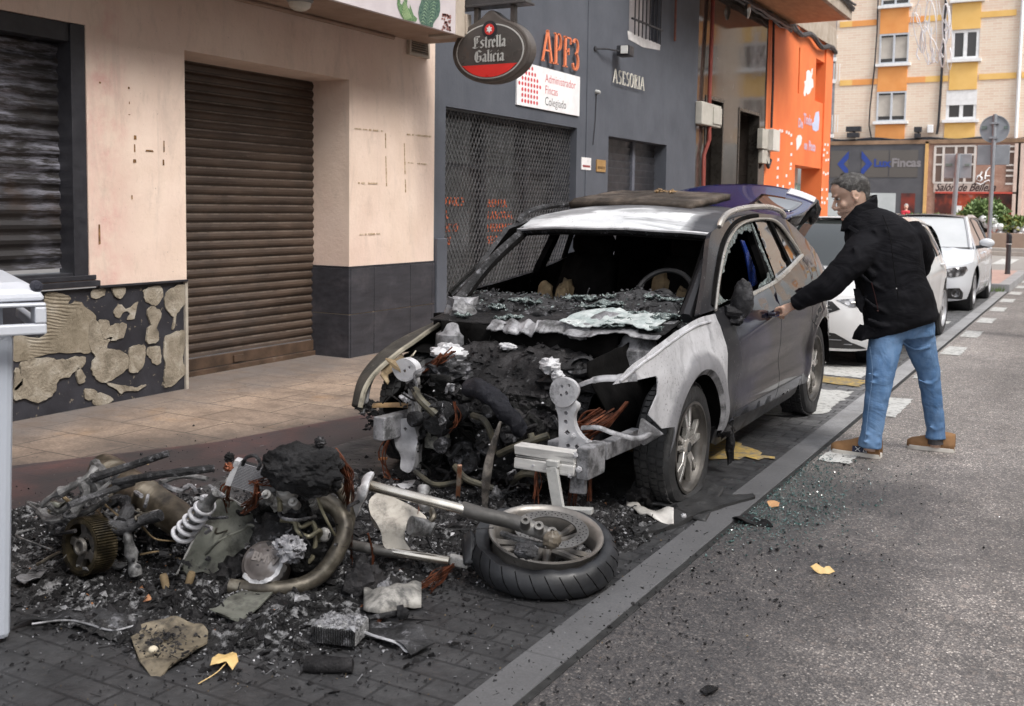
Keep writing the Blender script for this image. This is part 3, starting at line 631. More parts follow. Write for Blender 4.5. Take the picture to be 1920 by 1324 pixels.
for r_, cs in enumerate(rows):
    for c in cs:
        cy = ya+.13+c*.078; cz = zb-.055-r_*.069; dm.poly([(XF+.0235, cy+.025*math.cos(a), cz+.025*math.sin(a)) for a in [k*math.pi/5 for k in range(10)]])
dm.build('dot_pattern', flat('sign_red', (.55,.04,.05), .5), ad)
tb = MB(); text_mb('Administrador', (XF+.022, ya+.73, zb-.18), (0,1,0), (0,0,1), .155, .0015, -.001, .98, mb=tb); text_mb('Fincas', (XF+.022, ya+.73, zb-.325), (0,1,0), (0,0,1), .155, .0015, -.001, .98, mb=tb); tb.build('red_lettering', MC['sign_red'], ad)
text_mb('Colegiado', (XF+.022, ya+.73, zb-.47), (0,1,0), (0,0,1), .155, .0015, -.001, .98).build('black_lettering', flat('sign_black', (.02,.02,.025)), ad)
p1 = thing('plaque', 'small white plaque with dark red band by the lattice grille', 'plaque', (XF, 13.33, 2.1))
MB().box(XF, XF+.012, 13.17, 13.47, 2.02, 2.19).build('plate', flat('white_plate', (.75,.73,.73), .3), p1); f_ = MB(); f_.box(XF+.012, XF+.0135, 13.2, 13.44, 2.055, 2.085); f_.build('band', flat('dark_red', (.25,.04,.04)), p1)
p2 = thing('plaque', 'small brass plaque left of the dark shutter window', 'plaque', (XF, 13.8, 2.1))
MB().box(XF, XF+.014, 13.66, 13.97, 2.01, 2.18).build('plate', pm('brass', [(.3, (.42,.24,.08)), (.7, (.55,.33,.13))], 9, .35, .5), p2)
text_mb('ABOGADOS', (XF+.014, 13.685, 2.05), (0,1,0), (0,0,1), .055, .0015, .001, .85).build('lettering', flat('brass_dark', (.08,.04,.01)), p2)
fl = thing('flood_lamp', 'black floodlight on a short arm from the grey wall', 'lamp', (XF, 13.55, 3.71))
MB().tube([(XF,13.54,3.72),(XF+.10,13.75,3.74),(XF+.13,14.1,3.755)], .013, 8).build('arm', M_BLK, fl, smooth=True)
f_ = MB(); f_.lathe([(.035,0),(.035,.02),(0,.02)], (XF,13.54,3.72), (1,0,0), 12); f_.build('mount', M_BLK, fl)
MB().obox((XF+.16,14.25,3.77), (1,.1,0), (-.1,1,0), (0,0,1), .10, .11, .075).build('housing', M_BLK, fl, bevel=.012)
MB().obox((XF+.20,14.12,3.775), (1,.1,0), (-.1,1,0), (0,0,1), .05, .012, .055).build('lens', flat('lens_white', (.6,.6,.58), .2), fl)
sn = thing('wall_sensor', 'small round grey sensor on the grey wall below the floodlight', 'sensor', (XF, 13.5, 2.95)); yS, zS = Wp(1117, 172)
MB().lathe([(.03,0),(.03,.05),(.02,.07),(0,.075)], (XF,yS,zS), (1,0,-.2), 14).build('sensor_body', flat('sensor_grey', (.35,.35,.34)), sn, smooth=True)
MB().tube([(XF+.012,yS,zS-.02),(XF+.012,yS-.02,zS-.4),(XF+.012,yS-.08,zS-.75)], .006, 5).build('cable', M_BLK, sn)

# ================================================================== MARBLE ENTRANCE
t = NT('brown_marble'); x, y, z = t.sep()[0:3]
col = t.ramp(t.noise(5, 9, .7, .6), [(.3, (.035,.028,.024)), (.6, (.07,.058,.05)), (.75, (.11,.095,.085))])
jy = t.math('FRACT', t.math('MULTIPLY', y, 1.25)); jz = t.math('FRACT', t.math('MULTIPLY', z, .9))
col = t.mix(t.ramp(jy, [(.97, 0.), (.985, .8)]), col, (.015,.012,.01)); col = t.mix(t.ramp(jz, [(.985, 0.), (.992, .6)]), col, (.015,.012,.01))
t.set(col, .06, 0, 0, .35); t.bump(t.noise(.9, 3), .04, .05); M_MAR = t.m
mbd = thing('marble_entrance', 'polished brown marble facade with two black doorways', 'building', (XF-.3, 20, 0))
d1 = (18.75, 19.6, 0, 3.42, .4); d2 = (20.25, 21.65, 0, 3.42, .5)
mb = MB(); wall_holes(mb, XF, 17.85, 22.22, 0, 5.65, [(18.3, 19.35, 0, 3.55, .35), (20.3, 21.75, 0, 3.5, .5)]); mb.build('wall', M_MAR, mbd)
f_ = MB(); f_.box(XF-.36, XF-.32, 18.3, 19.35, 0, 3.55); f_.box(XF-.5, XF-.46, 20.3, 21.75, 0, 3.5); f_.build('door', glassm('black_door', (.006,.006,.007), .15), mbd)
f_ = MB()
for y0, y1, zt in ((18.3, 19.35, 3.55), (20.3, 21.75, 3.5)): f_.box(XF-.2, XF+.015, y0, y0+.06, 0, zt); f_.box(XF-.2, XF+.015, y1-.06, y1, 0, zt); f_.box(XF-.2, XF+.014, y0+.06, y1-.06, zt-.06, zt)
f_.build('door_frame', pm('dark_frame', [(.3, (.02,.018,.016)), (.7, (.04,.035,.03))], 5, .3), mbd)
M_MB = pm('meter_box', [(.3, (.36,.34,.30)), (.7, (.5,.48,.43))], 4, .6)
mtr = thing('meter_box', 'weathered cream meter box on a red pipe at the left of the marble', 'meter box', (XF, 18.1, 3.2))
def yz(px, py): return Wp(px, py)
a = Wp(1304,190); b = Wp(1339,246)
MB().box(XF, XF+.13, a[0], b[0], b[1]+.05, a[1]).build('box_body', M_MB, mtr, bevel=.015); MB().box(XF+.13, XF+.15, a[0]+.55*(b[0]-a[0]), b[0]-.02, b[1]+.1, a[1]-.05).build('box_door', M_MB, mtr, bevel=.005)
rp = thing('drain_pipe', 'rusty red pipe running up the marble facade', 'pipe', (XF, 18.5, 0))
MB().tube([(XF+.05, Wp(1315,360)[0], 0), (XF+.05, Wp(1315,290)[0], Wp(1315,290)[1]), (XF+.08, Wp(1322,262)[0], Wp(1322,262)[1]), (XF+.08, Wp(1322,180)[0], Wp(1324,180)[1]), (XF+.06, Wp(1331,0)[0], Wp(1331,0)[1]), (XF+.06, Wp(1331,0)[0]+.03, 7)], .038, 8).build('pipe', pm('red_pipe', [(.3, (.15,.025,.018)), (.7, (.25,.05,.035))], 6), rp, smooth=True)
m2 = thing('meter_box', 'cream meter box between the marble and the orange wall', 'meter box', (XF, 22.2, 2.8))
a = Wp(1420,241); b = Wp(1443,283)
MB().box(XF, XF+.12, a[0], a[0]+.45*(b[0]-a[0]), b[1], a[1]).build('box_body', M_MB, m2, bevel=.01); MB().box(XF, XF+.22, a[0]+.47*(b[0]-a[0]), b[0], b[1]-.02, a[1]+.02).build('box_body', flat('box_white', (.6,.58,.54)), m2, bevel=.01)
MB().box(XF, XF+.1, a[0]+.1, b[0]-.3, b[1]-.3, b[1]-.02).build('junction', M_MB, m2, bevel=.01)
cb = MB(); cb.tube([(XF+.06, Wp(1447,0)[0], 5.6), (XF+.05, Wp(1446,60)[0], Wp(1446,60)[1]), (XF+.07, Wp(1443,160)[0], Wp(1443,160)[1]), (XF+.06, Wp(1441,240)[0], Wp(1441,240)[1])], .03, 6)
cb.tube([(XF+.06, Wp(1428,296)[0], Wp(1428,296)[1]), (XF+.10, Wp(1432,314)[0], Wp(1432,314)[1]), (XF+.08, Wp(1438,300)[0], Wp(1438,300)[1])], .035, 6)
tag(cb.build('cable_bundle', M_BLK, None, smooth=True), 'black cables running down the orange wall into the meter box', 'cable')
lb = thing('entrance_lamp', 'small chrome lamp under the balcony at the marble facade', 'lamp', (XF+.2, 20.5, 5.2))
pL = Wp(1383, 20); MB().lathe([(.05,0),(.06,.12),(.03,.25),(0,.27)], (XF+.2, pL[0], pL[1]+.1), (0,0,-1), 12).build('lamp_shade', flat('chrome_l', (.5,.5,.5), .15, 1), lb, smooth=True)
MB().tube([(XF+.2, pL[0], pL[1]+.1), (XF+.2, pL[0], pL[1]+.5)], .015, 6).build('stem', M_BLK, lb)

# ================================================================== ORANGE BUILDING
t = NT('orange_render'); col = t.ramp(t.noise(1.2, 6), [(.3, (.70,.15,.038)), (.7, (.78,.20,.055))]); col = t.mix(t.ramp(t.noise(1.5, 7, .6, 0, t.mapping((1,1,.3), loc=(0,3,0))), [(.55, 0.), (.8, .4)]), col, (.55,.10,.03)); t.set(col, .7); t.bump(t.noise(40, 5), .2, .005); M_OR = t.m
ob = thing('orange_building', 'bright orange shop facade with painted pictures and slot windows', 'building', (XF-.3, 25.3, 0))
oL = 22.22; oR = 28.35; pe = Wp(1497, 130)[0]; pr = Wp(1546, 200)[0]
s1 = (Wp(1499,90)[0], Wp(1503,90)[0], Wp(1499,175)[1], Wp(1501,88)[1], .35)
s2 = (Wp(1531,180)[0], Wp(1546,180)[0], Wp(1535,190)[1], Wp(1535,110)[1], .5)
pw = (Wp(1490,350)[0], Wp(1546,350)[0], .0, Wp(1520,313)[1], .5)
zt = 5.75
mb = MB(); mb.box(XF-.5, XF, oL, pe, 0, zt); wall_holes(mb, XF-.04, pe, pr, 0, zt, [(pe+.05, pe+.28, s1[2], s1[3], .3), (s2[0], pr-.001, s2[2], s2[3], .5), (pe+.01, pr-.001, 0, pw[3], .5)]); mb.box(XF-.5, XF, pr, oR, 0, zt-.1)
mb.build('wall', M_OR, ob)
cc = MB(); cc.box(XF-.5, XF+.03, pe-.4, oR+.2, zt, zt+.5); cc.build('concrete_beam', pm('old_concrete', [(.3, (.28,.23,.18)), (.7, (.42,.36,.3))], 4, .85), ob)
bk = MB(); bk.box(XF-.5, XF, pe-.4, oR+.2, zt+.5, 7.6); 
t = NT('dark_brick'); b_ = t.node('ShaderNodeTexBrick'); t.l(t.mapping((1,1,1), (rad(90),0,rad(90))), b_.inputs['Vector']); b_.inputs['Scale'].default_value = 1; b_.inputs['Brick Width'].default_value = .25; b_.inputs['Row Height'].default_value = .07; b_.inputs['Mortar Size'].default_value = .008
b_.inputs['Color1'].default_value = (.28,.12,.07,1); b_.inputs['Color2'].default_value = (.2,.09,.06,1); b_.inputs['Mortar'].default_value = (.3,.24,.19,1); t.set(b_.outputs['Color'], .85); M_DBR = t.m
bk.build('brick_wall', M_DBR, ob)
MB().tube([(XF+.07, y, 5.62+.08*math.sin(y*3)) for y in [21.5+.4*i for i in range(18)]], .06, 6).build('cable_run', M_BLK, ob)
pbx = MB(); pbx.poly([(XF-.5,pe+.02,0),(XF-.5,pr-.5,0),(XF-.5,pr-.5,pw[3]),(XF-.5,pe+.02,pw[3])]); pbx.build('shop_window', flat('poster_white', (.62,.64,.6), .4), ob)
cols = [(.55,.5,.15),(.2,.45,.4),(.5,.12,.3),(.2,.2,.5),(.5,.2,.3),(.5,.15,.2),(.3,.3,.55),(.2,.5,.35)]
k = 0
for r_, row in enumerate((('MENU', 'PAN DIA'), ('Los', 'REVISTAS'), ('JUGUE', 'HELADOS'), ('CAFE', 'BEBIDAS'))):
    for c, wd in enumerate(row):
        text_mb(wd, (XF-.497, pe+.25+c*1.1, pw[3]-.62-r_*.42), (0,1,0), (0,0,1), .33, .002, .012, .95).build('poster_lettering', flat('poster%d' % k, cols[k], .5), ob); k += 1
def ow(pts, name, m, d=.004):   # painted shape traced on the orange wall
    MB().prism([(XF-.038, *Wp(x, y, XF-.038)) for x, y in pts][::-1], (d, 0, 0)).build(name, m, ob)
cr6 = lambda L: [(1440+x*.2870, 40+y*.2870) for x, y in L]
WHP = flat('mural_white', (.75,.73,.72), .6)
ow(cr6([(236,490),(232,470),(240,420),(236,395),(248,385),(250,330),(262,318),(275,325),(280,345),(284,310),(292,308),(290,345),(283,372),(294,380),(296,430),(284,440),(272,470),(256,480),(248,465),(244,488)]), 'dove_mural', WHP)
ow(cr6([(186,845),(183,770),(195,745),(212,742),(222,760),(216,800),(200,830)]), 'bread_mural', WHP)
ow(cr6([(300,640),(312,595),(332,588),(335,640),(330,710),(312,720),(292,710),(286,670),(300,655)]), 'figure_mural', flat('mural_blue', (.5,.55,.72), .6))
u = (0,1,0)
def otext(s, px, py, h, m, sx=1): y, z = Wp(px, py, XF-.03); text_mb(s, (XF-.037, y, z), u, (0,0,1), h, .004, .012, sx).build('mural_lettering', m, ob)
LM = flat('mural_lilac', (.55,.4,.5), .6)
otext('De', 1497, 238, .30, LM, 1.2); otext('Todo', 1507, 231, .34, LM, 1.1); otext('un', 1508, 279, .28, LM, 1.1); otext('Poco', 1516.5, 281, .32, LM, 1.05)
dd = MB()
for x, y in ((75,715),(90,718),(120,725),(135,732),(150,745),(152,800),(65,842),(150,872),(65,905),(148,935),(62,960),(146,962),(60,1020),(118,1010),(140,1060),(60,1075),(372,806),(390,808),(362,876),(378,908),(392,905),(362,990),(390,995),(376,1000),(352,1100),(382,1100),(350,1155),(385,1160),(352,1185),(368,1188),(96,1082),(366,840),(385,860)):
    yy, zz = Wp(1440+x*.287, 40+y*.287, XF); dd.prism([(XF+.0, yy-.07, zz-.035), (XF, yy+.07, zz-.02), (XF, yy+.05, zz+.04), (XF, yy-.05, zz+.03)], (.012,0,0))
dd.build('paint_dot', WHP, ob)
# balcony overhead
bal = thing('balcony', 'overhanging brick balcony slab above the marble facade', 'balcony', (-5.6, 20, 5.5))
zb_ = 5.62; x1 = -4.98; y0_, y1_ = 14.5, 23.6
MB().box(XF, x1, y0_, y1_, zb_, zb_+.16).build('slab', pm('terracotta_soffit', [(.3, (.36,.17,.085)), (.7, (.5,.27,.14))], 2.5, .85, stretch=(4,1,1)), bal)
MB().box(x1, x1+.09, y0_, y1_+.05, zb_-.0, zb_+.3).build('slab_edge', MC['old_concrete'], bal, bevel=.01)
MB().box(x1-.10, x1+.05, y0_, y1_, zb_+.3, 7.2).build('parapet', M_DBR, bal)
f_ = MB()
for j in range(3): f_.tube([(x1+.12+.02*j, y, zb_+.22+.05*j+.04*math.sin(y*2.3+j)) for y in [y0_+.35*i for i in range(27)]], .028, 5)
f_.build('cable_run', M_BLK, bal)
f_ = MB()
for j in range(4): f_.tube([(XF+.06+.05*j, y, zb_-.09-.06*(j % 2)+.06*mnoise.noise(Vector((y*1.7, j*3, 0)))) for y in [17.0+.3*i for i in range(23)]], .04, 5)
f_.build('cable_bundle', M_BLK, bal)

# ================================================================== BEER SIGN
YS = 9.0
bs_ = thing('hanging_sign', 'oval hanging beer sign reading Estrella Galicia with red base', 'sign', (-5.3, YS, 3.05))
pC = aty(921, 94, YS); cx_, cz_ = pC.x+.0, pC.z
RX, RZ = .445, .315
def ell(rx, rz, n=48, bump=0, dz=0):
    out = []
    for k in range(n):
        a = 2*math.pi*k/n; x = rx*math.cos(a); z = rz*math.sin(a)
        if bump:
            b = bump*math.exp(-(x/.10)**2) if z > 0 else 0; z += b
        out.append((cx_+x, z+cz_+dz))
    return out
def plate(rx, rz, y0, y1, m, nm, bump=0, dz=0, bev=0): return MB().prism([(x, y0, z) for x, z in ell(rx, rz, 64, bump, dz)], (0, y1-y0, 0)).build(nm, m, bs_, bevel=bev)
RIM = pm('sign_rim', [(.3, (.055,.045,.04)), (.7, (.10,.085,.075))], 4, .45)
plate(RX, RZ, YS-.02, YS+.13, RIM, 'sign_body', .085, -.01, .02)
plate(RX*.90, RZ*.895, YS-.028, YS-.02, RIM, 'rim_step', 0, -.015, .003)
plate(RX*.865, RZ*.85, YS-.031, YS-.028, flat('sign_silver', (.55,.55,.53), .35, .3), 'silver_line', 0, -.015)
plate(RX*.835, RZ*.81, YS-.034, YS-.031, pm('sign_brown', [(.3, (.05,.045,.042)), (.6, (.075,.065,.06)), (.75, (.11,.06,.04))], 3, .3), 'sign_face', 0, -.015)
pts = [(x, z) for x, z in ell(RX*.80, RZ*.80, 72, 0, -.015) if z < cz_-.155]
pts.sort(); MB().prism([(x, YS-.037, z) for x, z in [(pts[0][0]-.028, cz_-.145)]+pts+[(pts[-1][0]+.028, cz_-.145)]], (0, .004, 0)).build('red_base', flat('beer_red', (.62,.035,.03), .3), bs_)
def disc(r, y, m, nm, z=.245): MB().lathe([(0,0),(r,0),(r,.004),(0,.004)], (cx_, y, cz_+z), (0,-1,0), 28).build(nm, m, bs_)
disc(.085, YS-.034, flat('badge_black', (.015,.015,.02), .4), 'badge_ring', .195); disc(.053, YS-.038, MC['beer_red'], 'badge_centre', .195)
star = [(cx_+(.038 if k % 2 == 0 else .02)*math.sin(k*math.pi/6), YS-.044, cz_+.195+(.038 if k % 2 == 0 else .02)*math.cos(k*math.pi/6)) for k in range(12)]
MB().prism(star, (0, .002, 0)).build('badge_star', flat('star_white', (.75,.75,.75)), bs_)
BL = {  # broad-nib strokes (x in widths, y in x-heights)
 'E': (.95, [[(.25,1.45),(.2,1.3),(.28,.2),(.2,.1)],[(.25,1.45),(.75,1.5),(.9,1.4)],[(.28,.85),(.75,.85)],[(-.02,.12),(.3,.0),(.55,.05),(.85,.2)],[(.55,1.3),(.55,.6)]]),
 's': (.55, [[(.45,.92),(.25,1.0),(.1,.85),(.15,.65),(.42,.42),(.42,.2),(.25,.02),(.05,.12)]]),
 't': (.45, [[(.22,1.35),(.2,.15),(.32,.0),(.42,.1)],[(.05,.95),(.4,.98)]]),
 'r': (.48, [[(.05,.9),(.17,.95),(.17,.1),(.1,.02),(.28,.0)],[(.17,.8),(.35,1.0),(.46,.85)]]),
 'e': (.55, [[(.42,.6),(.15,.5)],[(.42,.6),(.42,.85),(.25,1.0),(.1,.85),(.1,.2),(.25,.0),(.45,.15)]]),
 'l': (.32, [[(.05,1.45),(.15,1.5),(.15,.15),(.24,.0),(.33,.1)]]),
 'a': (.60, [[(.1,.85),(.25,1.0),(.42,.88),(.42,.12),(.5,.0),(.6,.1)],[(.42,.6),(.2,.5),(.08,.3),(.18,.05),(.42,.15)]]),
 'G': (1.0, [[(.85,1.3),(.55,1.5),(.25,1.35),(.1,.9),(.12,.4),(.35,.05),(.6,.02),(.82,.2),(.82,.75),(.55,.75)],[(.35,1.3),(.4,.3)]]),
 'i': (.32, [[(.05,.92),(.15,.97),(.15,.12),(.24,0),(.33,.1)],[(.15,1.3),(.2,1.36)]]),
 'c': (.48, [[(.42,.88),(.28,1.0),(.1,.82),(.1,.2),(.25,0),(.43,.15)]])}
def blackletter(s, xc, z0, h, sx, y):
    W_ = sum(BL[c][0] for c in s)+.06*(len(s)-1); x = -W_/2; mb = MB(); nib = Vector((.115, 0, .062))*h
    for c in s:
        wd, sts = BL[c]
        for st in sts:
            for a, b in zip(st, st[1:]):
                A_ = Vector((xc+(x+a[0])*h*sx, y, z0+a[1]*h)); B_ = Vector((xc+(x+b[0])*h*sx, y, z0+b[1]*h))
                up_ = Vector((0,0,.02*h)); q = [A_-nib, A_+nib, B_+nib, B_-nib]
                mb.prism(q, (0,-.003,0)); mb.prism([A_-nib-up_, A_-nib+up_, A_+nib+up_, A_+nib-up_], (0,-.0034,0))
        x += wd+.06
    return mb
lt = blackletter('Estrella', cx_+.0, cz_+.022, .075, 1.06, YS-.036); lb_ = blackletter('Galicia', cx_, cz_-.115, .075, 1.12, YS-.036)
lt.add(lb_.v, lb_.f); lt.build('sign_lettering', MC['sign_silver'], bs_)
f_ = MB(); f_.box(cx_-.215, cx_-.165, YS+.02, YS+.07, cz_+.27, 3.50); f_.box(cx_+.20, cx_+.25, YS+.02, YS+.07, cz_+.235, 3.50); f_.build('hanger', RIM, bs_)
f_ = MB(); f_.box(XF, -4.93, YS-.03, YS+.12, 3.455, 3.75); f_.box(XF, -4.90, YS-.05, YS+.14, 3.45, 3.475); f_.build('bracket', pm('dark_bracket', [(.3, (.03,.03,.032)), (.7, (.055,.05,.05))], 5, .45), bs_, bevel=.006)

# ================================================================== FAR BRICK BUILDING
YF = 52.0
def fp(px, py, Y=YF): p = aty(px, py, Y); return p.x, p.z
t = NT('cream_brick'); bk_ = t.node('ShaderNodeTexBrick'); t.l(t.mapping((1,1,1), (rad(90),0,0)), bk_.inputs['Vector'])
bk_.inputs['Scale'].default_value = 1; bk_.inputs['Brick Width'].default_value = .42; bk_.inputs['Row Height'].default_value = .115; bk_.inputs['Mortar Size'].default_value = .012
bk_.inputs['Color1'].default_value = (.70,.56,.45,1); bk_.inputs['Color2'].default_value = (.62,.42,.32,1); bk_.inputs['Mortar'].default_value = (.74,.68,.60,1); bk_.inputs['Bias'].default_value = -.35
col = t.mix(t.ramp(t.noise(.9, 5, .7, 0, t.mapping((.45,1,1.6))), [(.5, 0.), (.7, .55)]), bk_.outputs['Color'], (.60,.38,.28)); col = t.mix(.25, col, (.74,.64,.52)); t.set(col, .85); M_CBR = t.m
fbd = thing('brick_apartment_building', 'cream brick apartment block with orange and yellow window panels at the street end', 'building', (-5, YF, 0))
zsh = fp(1740, 262)[1]
wins = [('o', (1650,65,1703,118), 1), ('o', (1645,173,1698,227), 1), ('y', (1785,57,1835,110), 2), ('y', (1775,170,1830,224), 3), ('o', (1655,-45,1706,8), 1), ('y', (1790,-55,1842,-3), 2)]
hs_ = []
for c, (a, b, d, e), k in wins: x0, z1 = fp(a, b); x1, z0 = fp(d, e); hs_.append((c, x0, x1, z0, z1, k))
for i in range(5):
    for j, (z0, z1) in enumerate(((5.75,7.1),(8.45,9.8),(11.2,12.5))): hs_.append(('oy'[i % 2]+str(i), -.6+i*2.7, .75+i*2.7, z0, z1, 1+i % 2))
M_ORP = pm('orange_panel', [(.3, (.68,.27,.075)), (.7, (.76,.34,.11))], 1.5, .8); M_YEP = pm('yellow_panel', [(.3, (.70,.42,.12)), (.7, (.78,.50,.17))], 1.5, .8)
xa, xb = -12.3, 14.0
mb = MB(); xs = sorted({xa, xb, *[h[1] for h in hs_], *[h[2] for h in hs_]}); zs = sorted({zsh, 16, *[h[3] for h in hs_], *[h[4] for h in hs_]})
for a, b in zip(xs, xs[1:]):
    for c, d in zip(zs, zs[1:]):
        if not any(h[1] < (a+b)/2 < h[2] and h[3] < (c+d)/2 < h[4] for h in hs_): mb.poly([(a,YF,c),(b,YF,c),(b,YF,d),(a,YF,d)])
xL = fp(1573, 100)[0]
mb2 = MB(); mb2.v = []; 
mb.build('wall', M_CBR, fbd)
FW = flat('white_frame', (.74,.74,.75), .4); FG = flat('grey_frame', (.5,.52,.56), .4)
for c, x0, x1, z0, z1, k in hs_:
    fr = MB(); m = FG if k == 1 else FW; t_ = .07 if k == 1 else .13; xm = (x0+x1)/2
    y0_, y1_ = YF+.02, YF+.12
    if k == 1: y0_, y1_ = YF-.05, YF+.05
    fr.box(x0, x0+t_, y0_, y1_, z0, z1); fr.box(x1-t_, x1, y0_, y1_, z0, z1); fr.box(x0+t_, x1-t_, y0_, y1_, z1-t_, z1); fr.box(x0+t_, x1-t_, y0_, y1_, z0, z0+t_); fr.box(xm-t_*.6, xm+t_*.6, y0_, y1_, z0+t_, z1-t_)
    f_ = fr.build('window', m, fbd)
    MB().box(x0-.12, x1+.12, YF-.22, YF+.02, z0-.13, z0-.001).build('sill', FW, f_)
    MB().poly([(x0,YF+.1,z0),(x1,YF+.1,z0),(x1,YF+.1,z1),(x0,YF+.1,z1)]).build('pane', glassm('far_glass', (.03,.025,.025), .08), f_)
    for s in (0, 1):
        a = x0+t_ if s == 0 else xm+t_*.6; b = xm-t_*.6 if s == 0 else x1-t_
        if k == 1: MB().poly([(a,YF+.06,z0+t_+.18),(b,YF+.06,z0+t_+.18),(b,YF+.06,z1-t_-.08),(a,YF+.06,z1-t_-.08)]).build('blind', pm('blind', [(.3, (.42,.38,.34)), (.7, (.52,.48,.43))], 3, .8), f_)
    if k == 3: MB().box(x0, x1, YF-.01, YF+.13, z1-(z1-z0)*.5, z1).build('blind', FW, f_)
for c, x0, x1, z0, z1, k in hs_:                                   # coloured panels under each window
    below = [h for h in hs_ if h[0] == c and h[4] < z0-.5]; zb = max([h[4] for h in below]) if below else zsh
    sk = (x0-[h for h in below][0][1])*0 if below else 0
    MB().box(x0-.02, x1-.02, YF-.05, YF+.0, zb+.01, z0-.14).build('wall_panel', M_ORP if c[0] == 'o' else M_YEP, fbd)
bd = MB(); bd2 = MB()
for py_, hgt in ((45, 10), (155, 10)):
    zc = fp(1600, py_)[1]
    for px0, px1, q in ((1575, 1598, 0), (1598, 1645, 1), (1700, 1735, 1), (1735, 1778, 0), (1835, 1905, 0), (1915, 1960, 0)):
        x0 = fp(px0, py_)[0]; x1 = fp(px1, py_)[0]; (bd2 if q else bd).box(x0, x1, YF-.04, YF-.001, zc-.13, zc+.13)
bd.build('string_course', M_YEP, fbd); bd2.build('string_course', M_ORP, fbd)
# recessed balcony column at the left edge
bl_ = MB(); xq = fp(1572, 200)[0]; xr = fp(1560, 200)[0]
for zc in (fp(1565, 70)[1], fp(1565, 112)[1], fp(1565, 153)[1], fp(1565, 255)[1]): bl_.box(xr-1.5, xq-.15, YF-.15, YF-.05, zc-.09, zc+.09)
bl_.build('balcony_edge', FW, fbd)
MB().box(xr-1.5, xq-.2, YF-.03, YF-.01, zsh, 16).build('balcony_recess', pm('dim_glass', [(.3, (.15,.15,.17)), (.7, (.3,.3,.32))], 2, .4), fbd)
f_ = MB()
for z in (fp(1565, 235)[1], fp(1565, 140)[1]):
    for i in range(8): f_.box(xr-.6+i*.13, xr-.57+i*.13, YF-.14, YF-.11, z-.35, z+.5)
f_.build('railing', FW, fbd)
# downpipe
dpp = thing('downpipe', 'white downpipe on the cream brick block right of the yellow panels', 'pipe', (fp(1912, 100)[0], YF-.1, zsh))
MB().tube([(fp(1913, 100)[0], YF-.1, zsh-.35), (fp(1913, 100)[0], YF-.1, 16)], .075, 8).build('pipe', FW, dpp, smooth=True)
cb = MB()
def wire(pts, r=.035, Y=YF-.09):
    cb.tube([(fp(x, y)[0], Y, fp(x, y)[1]) for x, y in pts], r, 5)
wire([(1648,-30),(1645,60),(1640,130),(1632,200),(1630,235),(1634,258)]); wire([(1775,-30),(1772,40),(1768,100),(1764,170),(1760,230),(1757,252)], .06)
for j in range(3): wire([(1562+i*18, 262+2*math.sin(i*1.1+j)+j*2.0-i*.15) for i in range(22)], .045)
tag(cb.build('facade_cable', M_BLK, None), 'black cables strung above the shopfronts and up the cream brick wall', 'cable')
for px_, py_, m, lab in ((1603, 247, M_BLK, 'black twin spotlights above the dark grey shopfront'), (1723, 248, M_BLK, 'small black spotlight above the shopfronts near the white box')):
    q = thing('spotlight', lab, 'lamp', (fp(px_, py_)[0], YF-.3, fp(px_, py_)[1]), 'spotlights over the shops'); x, z = fp(px_, py_); s = .34 if px_ < 1700 else .16
    MB().box(x-s, x+s, YF-.45, YF-.15, z-.02, z+.22).build('housing', m, q, bevel=.02); MB().box(x-s*.8, x+s*.8, YF-.5, YF-.2, z-.3, z-.08).build('housing', m, q, bevel=.02); MB().box(x-.03, x+.03, YF-.2, YF, z-.3, z+.2).build('bracket', m, q)
wbx = thing('utility_box', 'small white box on the brick above the beauty salon', 'box', (*[fp(1745, 240)[0], YF-.1], fp(1745, 240)[1]))
x, z = fp(1745, 243); MB().box(x-.13, x+.13, YF-.2, YF, z-.16, z+.2).build('box_body', FW, wbx, bevel=.02)
# shop 1 (dark grey)
s1b = thing('shopfront', 'dark grey shopfront with blue diamond and Lux Fincas lettering', 'shopfront', (fp(1650, 300)[0], YF, 0))
x0 = fp(1557, 320)[0]-1; x1 = fp(1736, 320)[0]
DG = pm('shop_grey', [(.3, (.06,.06,.07)), (.7, (.085,.085,.095))], 2, .6)
MB().box(x0, x1, YF-.25, YF, 0.1, zsh).build('fascia', DG, s1b)
gz1, gz0 = fp(1600, 283)[1], fp(1600, 333)[1]
gg = glassm('shop_glass_far', (.10,.09,.085), .05)
for a, b in ((1560, 1593), (1618, 1668), (1670, 1723)): MB().box(fp(a, 300)[0], fp(b, 300)[0], YF-.27, YF-.24, gz0, gz1).build('upper_window', gg, s1b)
zg = fp(1600, 362)[1]
MB().box(x0, fp(1680, 400)[0], YF-.27, YF-.24, .3, zg).build('lower_window', pm('white_window', [(.3, (.38,.41,.42)), (.7, (.5,.53,.54))], 1, .1), s1b)
MB().box(fp(1690, 400)[0], fp(1716, 400)[0], YF-.27, YF-.24, .1, zg).build('door', pm('red_door_glass', [(.4, (.05,.03,.03)), (.6, (.2,.04,.03))], 1.2, .1), s1b)
BLU = flat('logo_blue', (.02,.05,.26), .4)
lg = MB()
def diam(cxp, half):
    c = fp(cxp, 308); w_ = fp(cxp+21, 308)[0]-c[0]; h_ = .62; Yd = YF-.285; o = [(-w_, 0), (0, h_), (w_, 0), (0, -h_)]; i_ = [(-w_*.42, 0), (0, h_*.42), (w_*.42, 0), (0, -h_*.42)]
    for k in range(4):
        a, b, c_, d = o[k], o[(k+1) % 4], i_[(k+1) % 4], i_[k]
        if half < 0 and (a[0]+b[0]) > 0: continue
        if half > 0 and (a[0]+b[0]) < 0: continue
        lg.poly([(c[0]+q[0], Yd, c[1]+q[1]) for q in (a, b, c_, d)])
diam(1593, -1); diam(1617, 1); lg.build('logo', BLU, s1b)
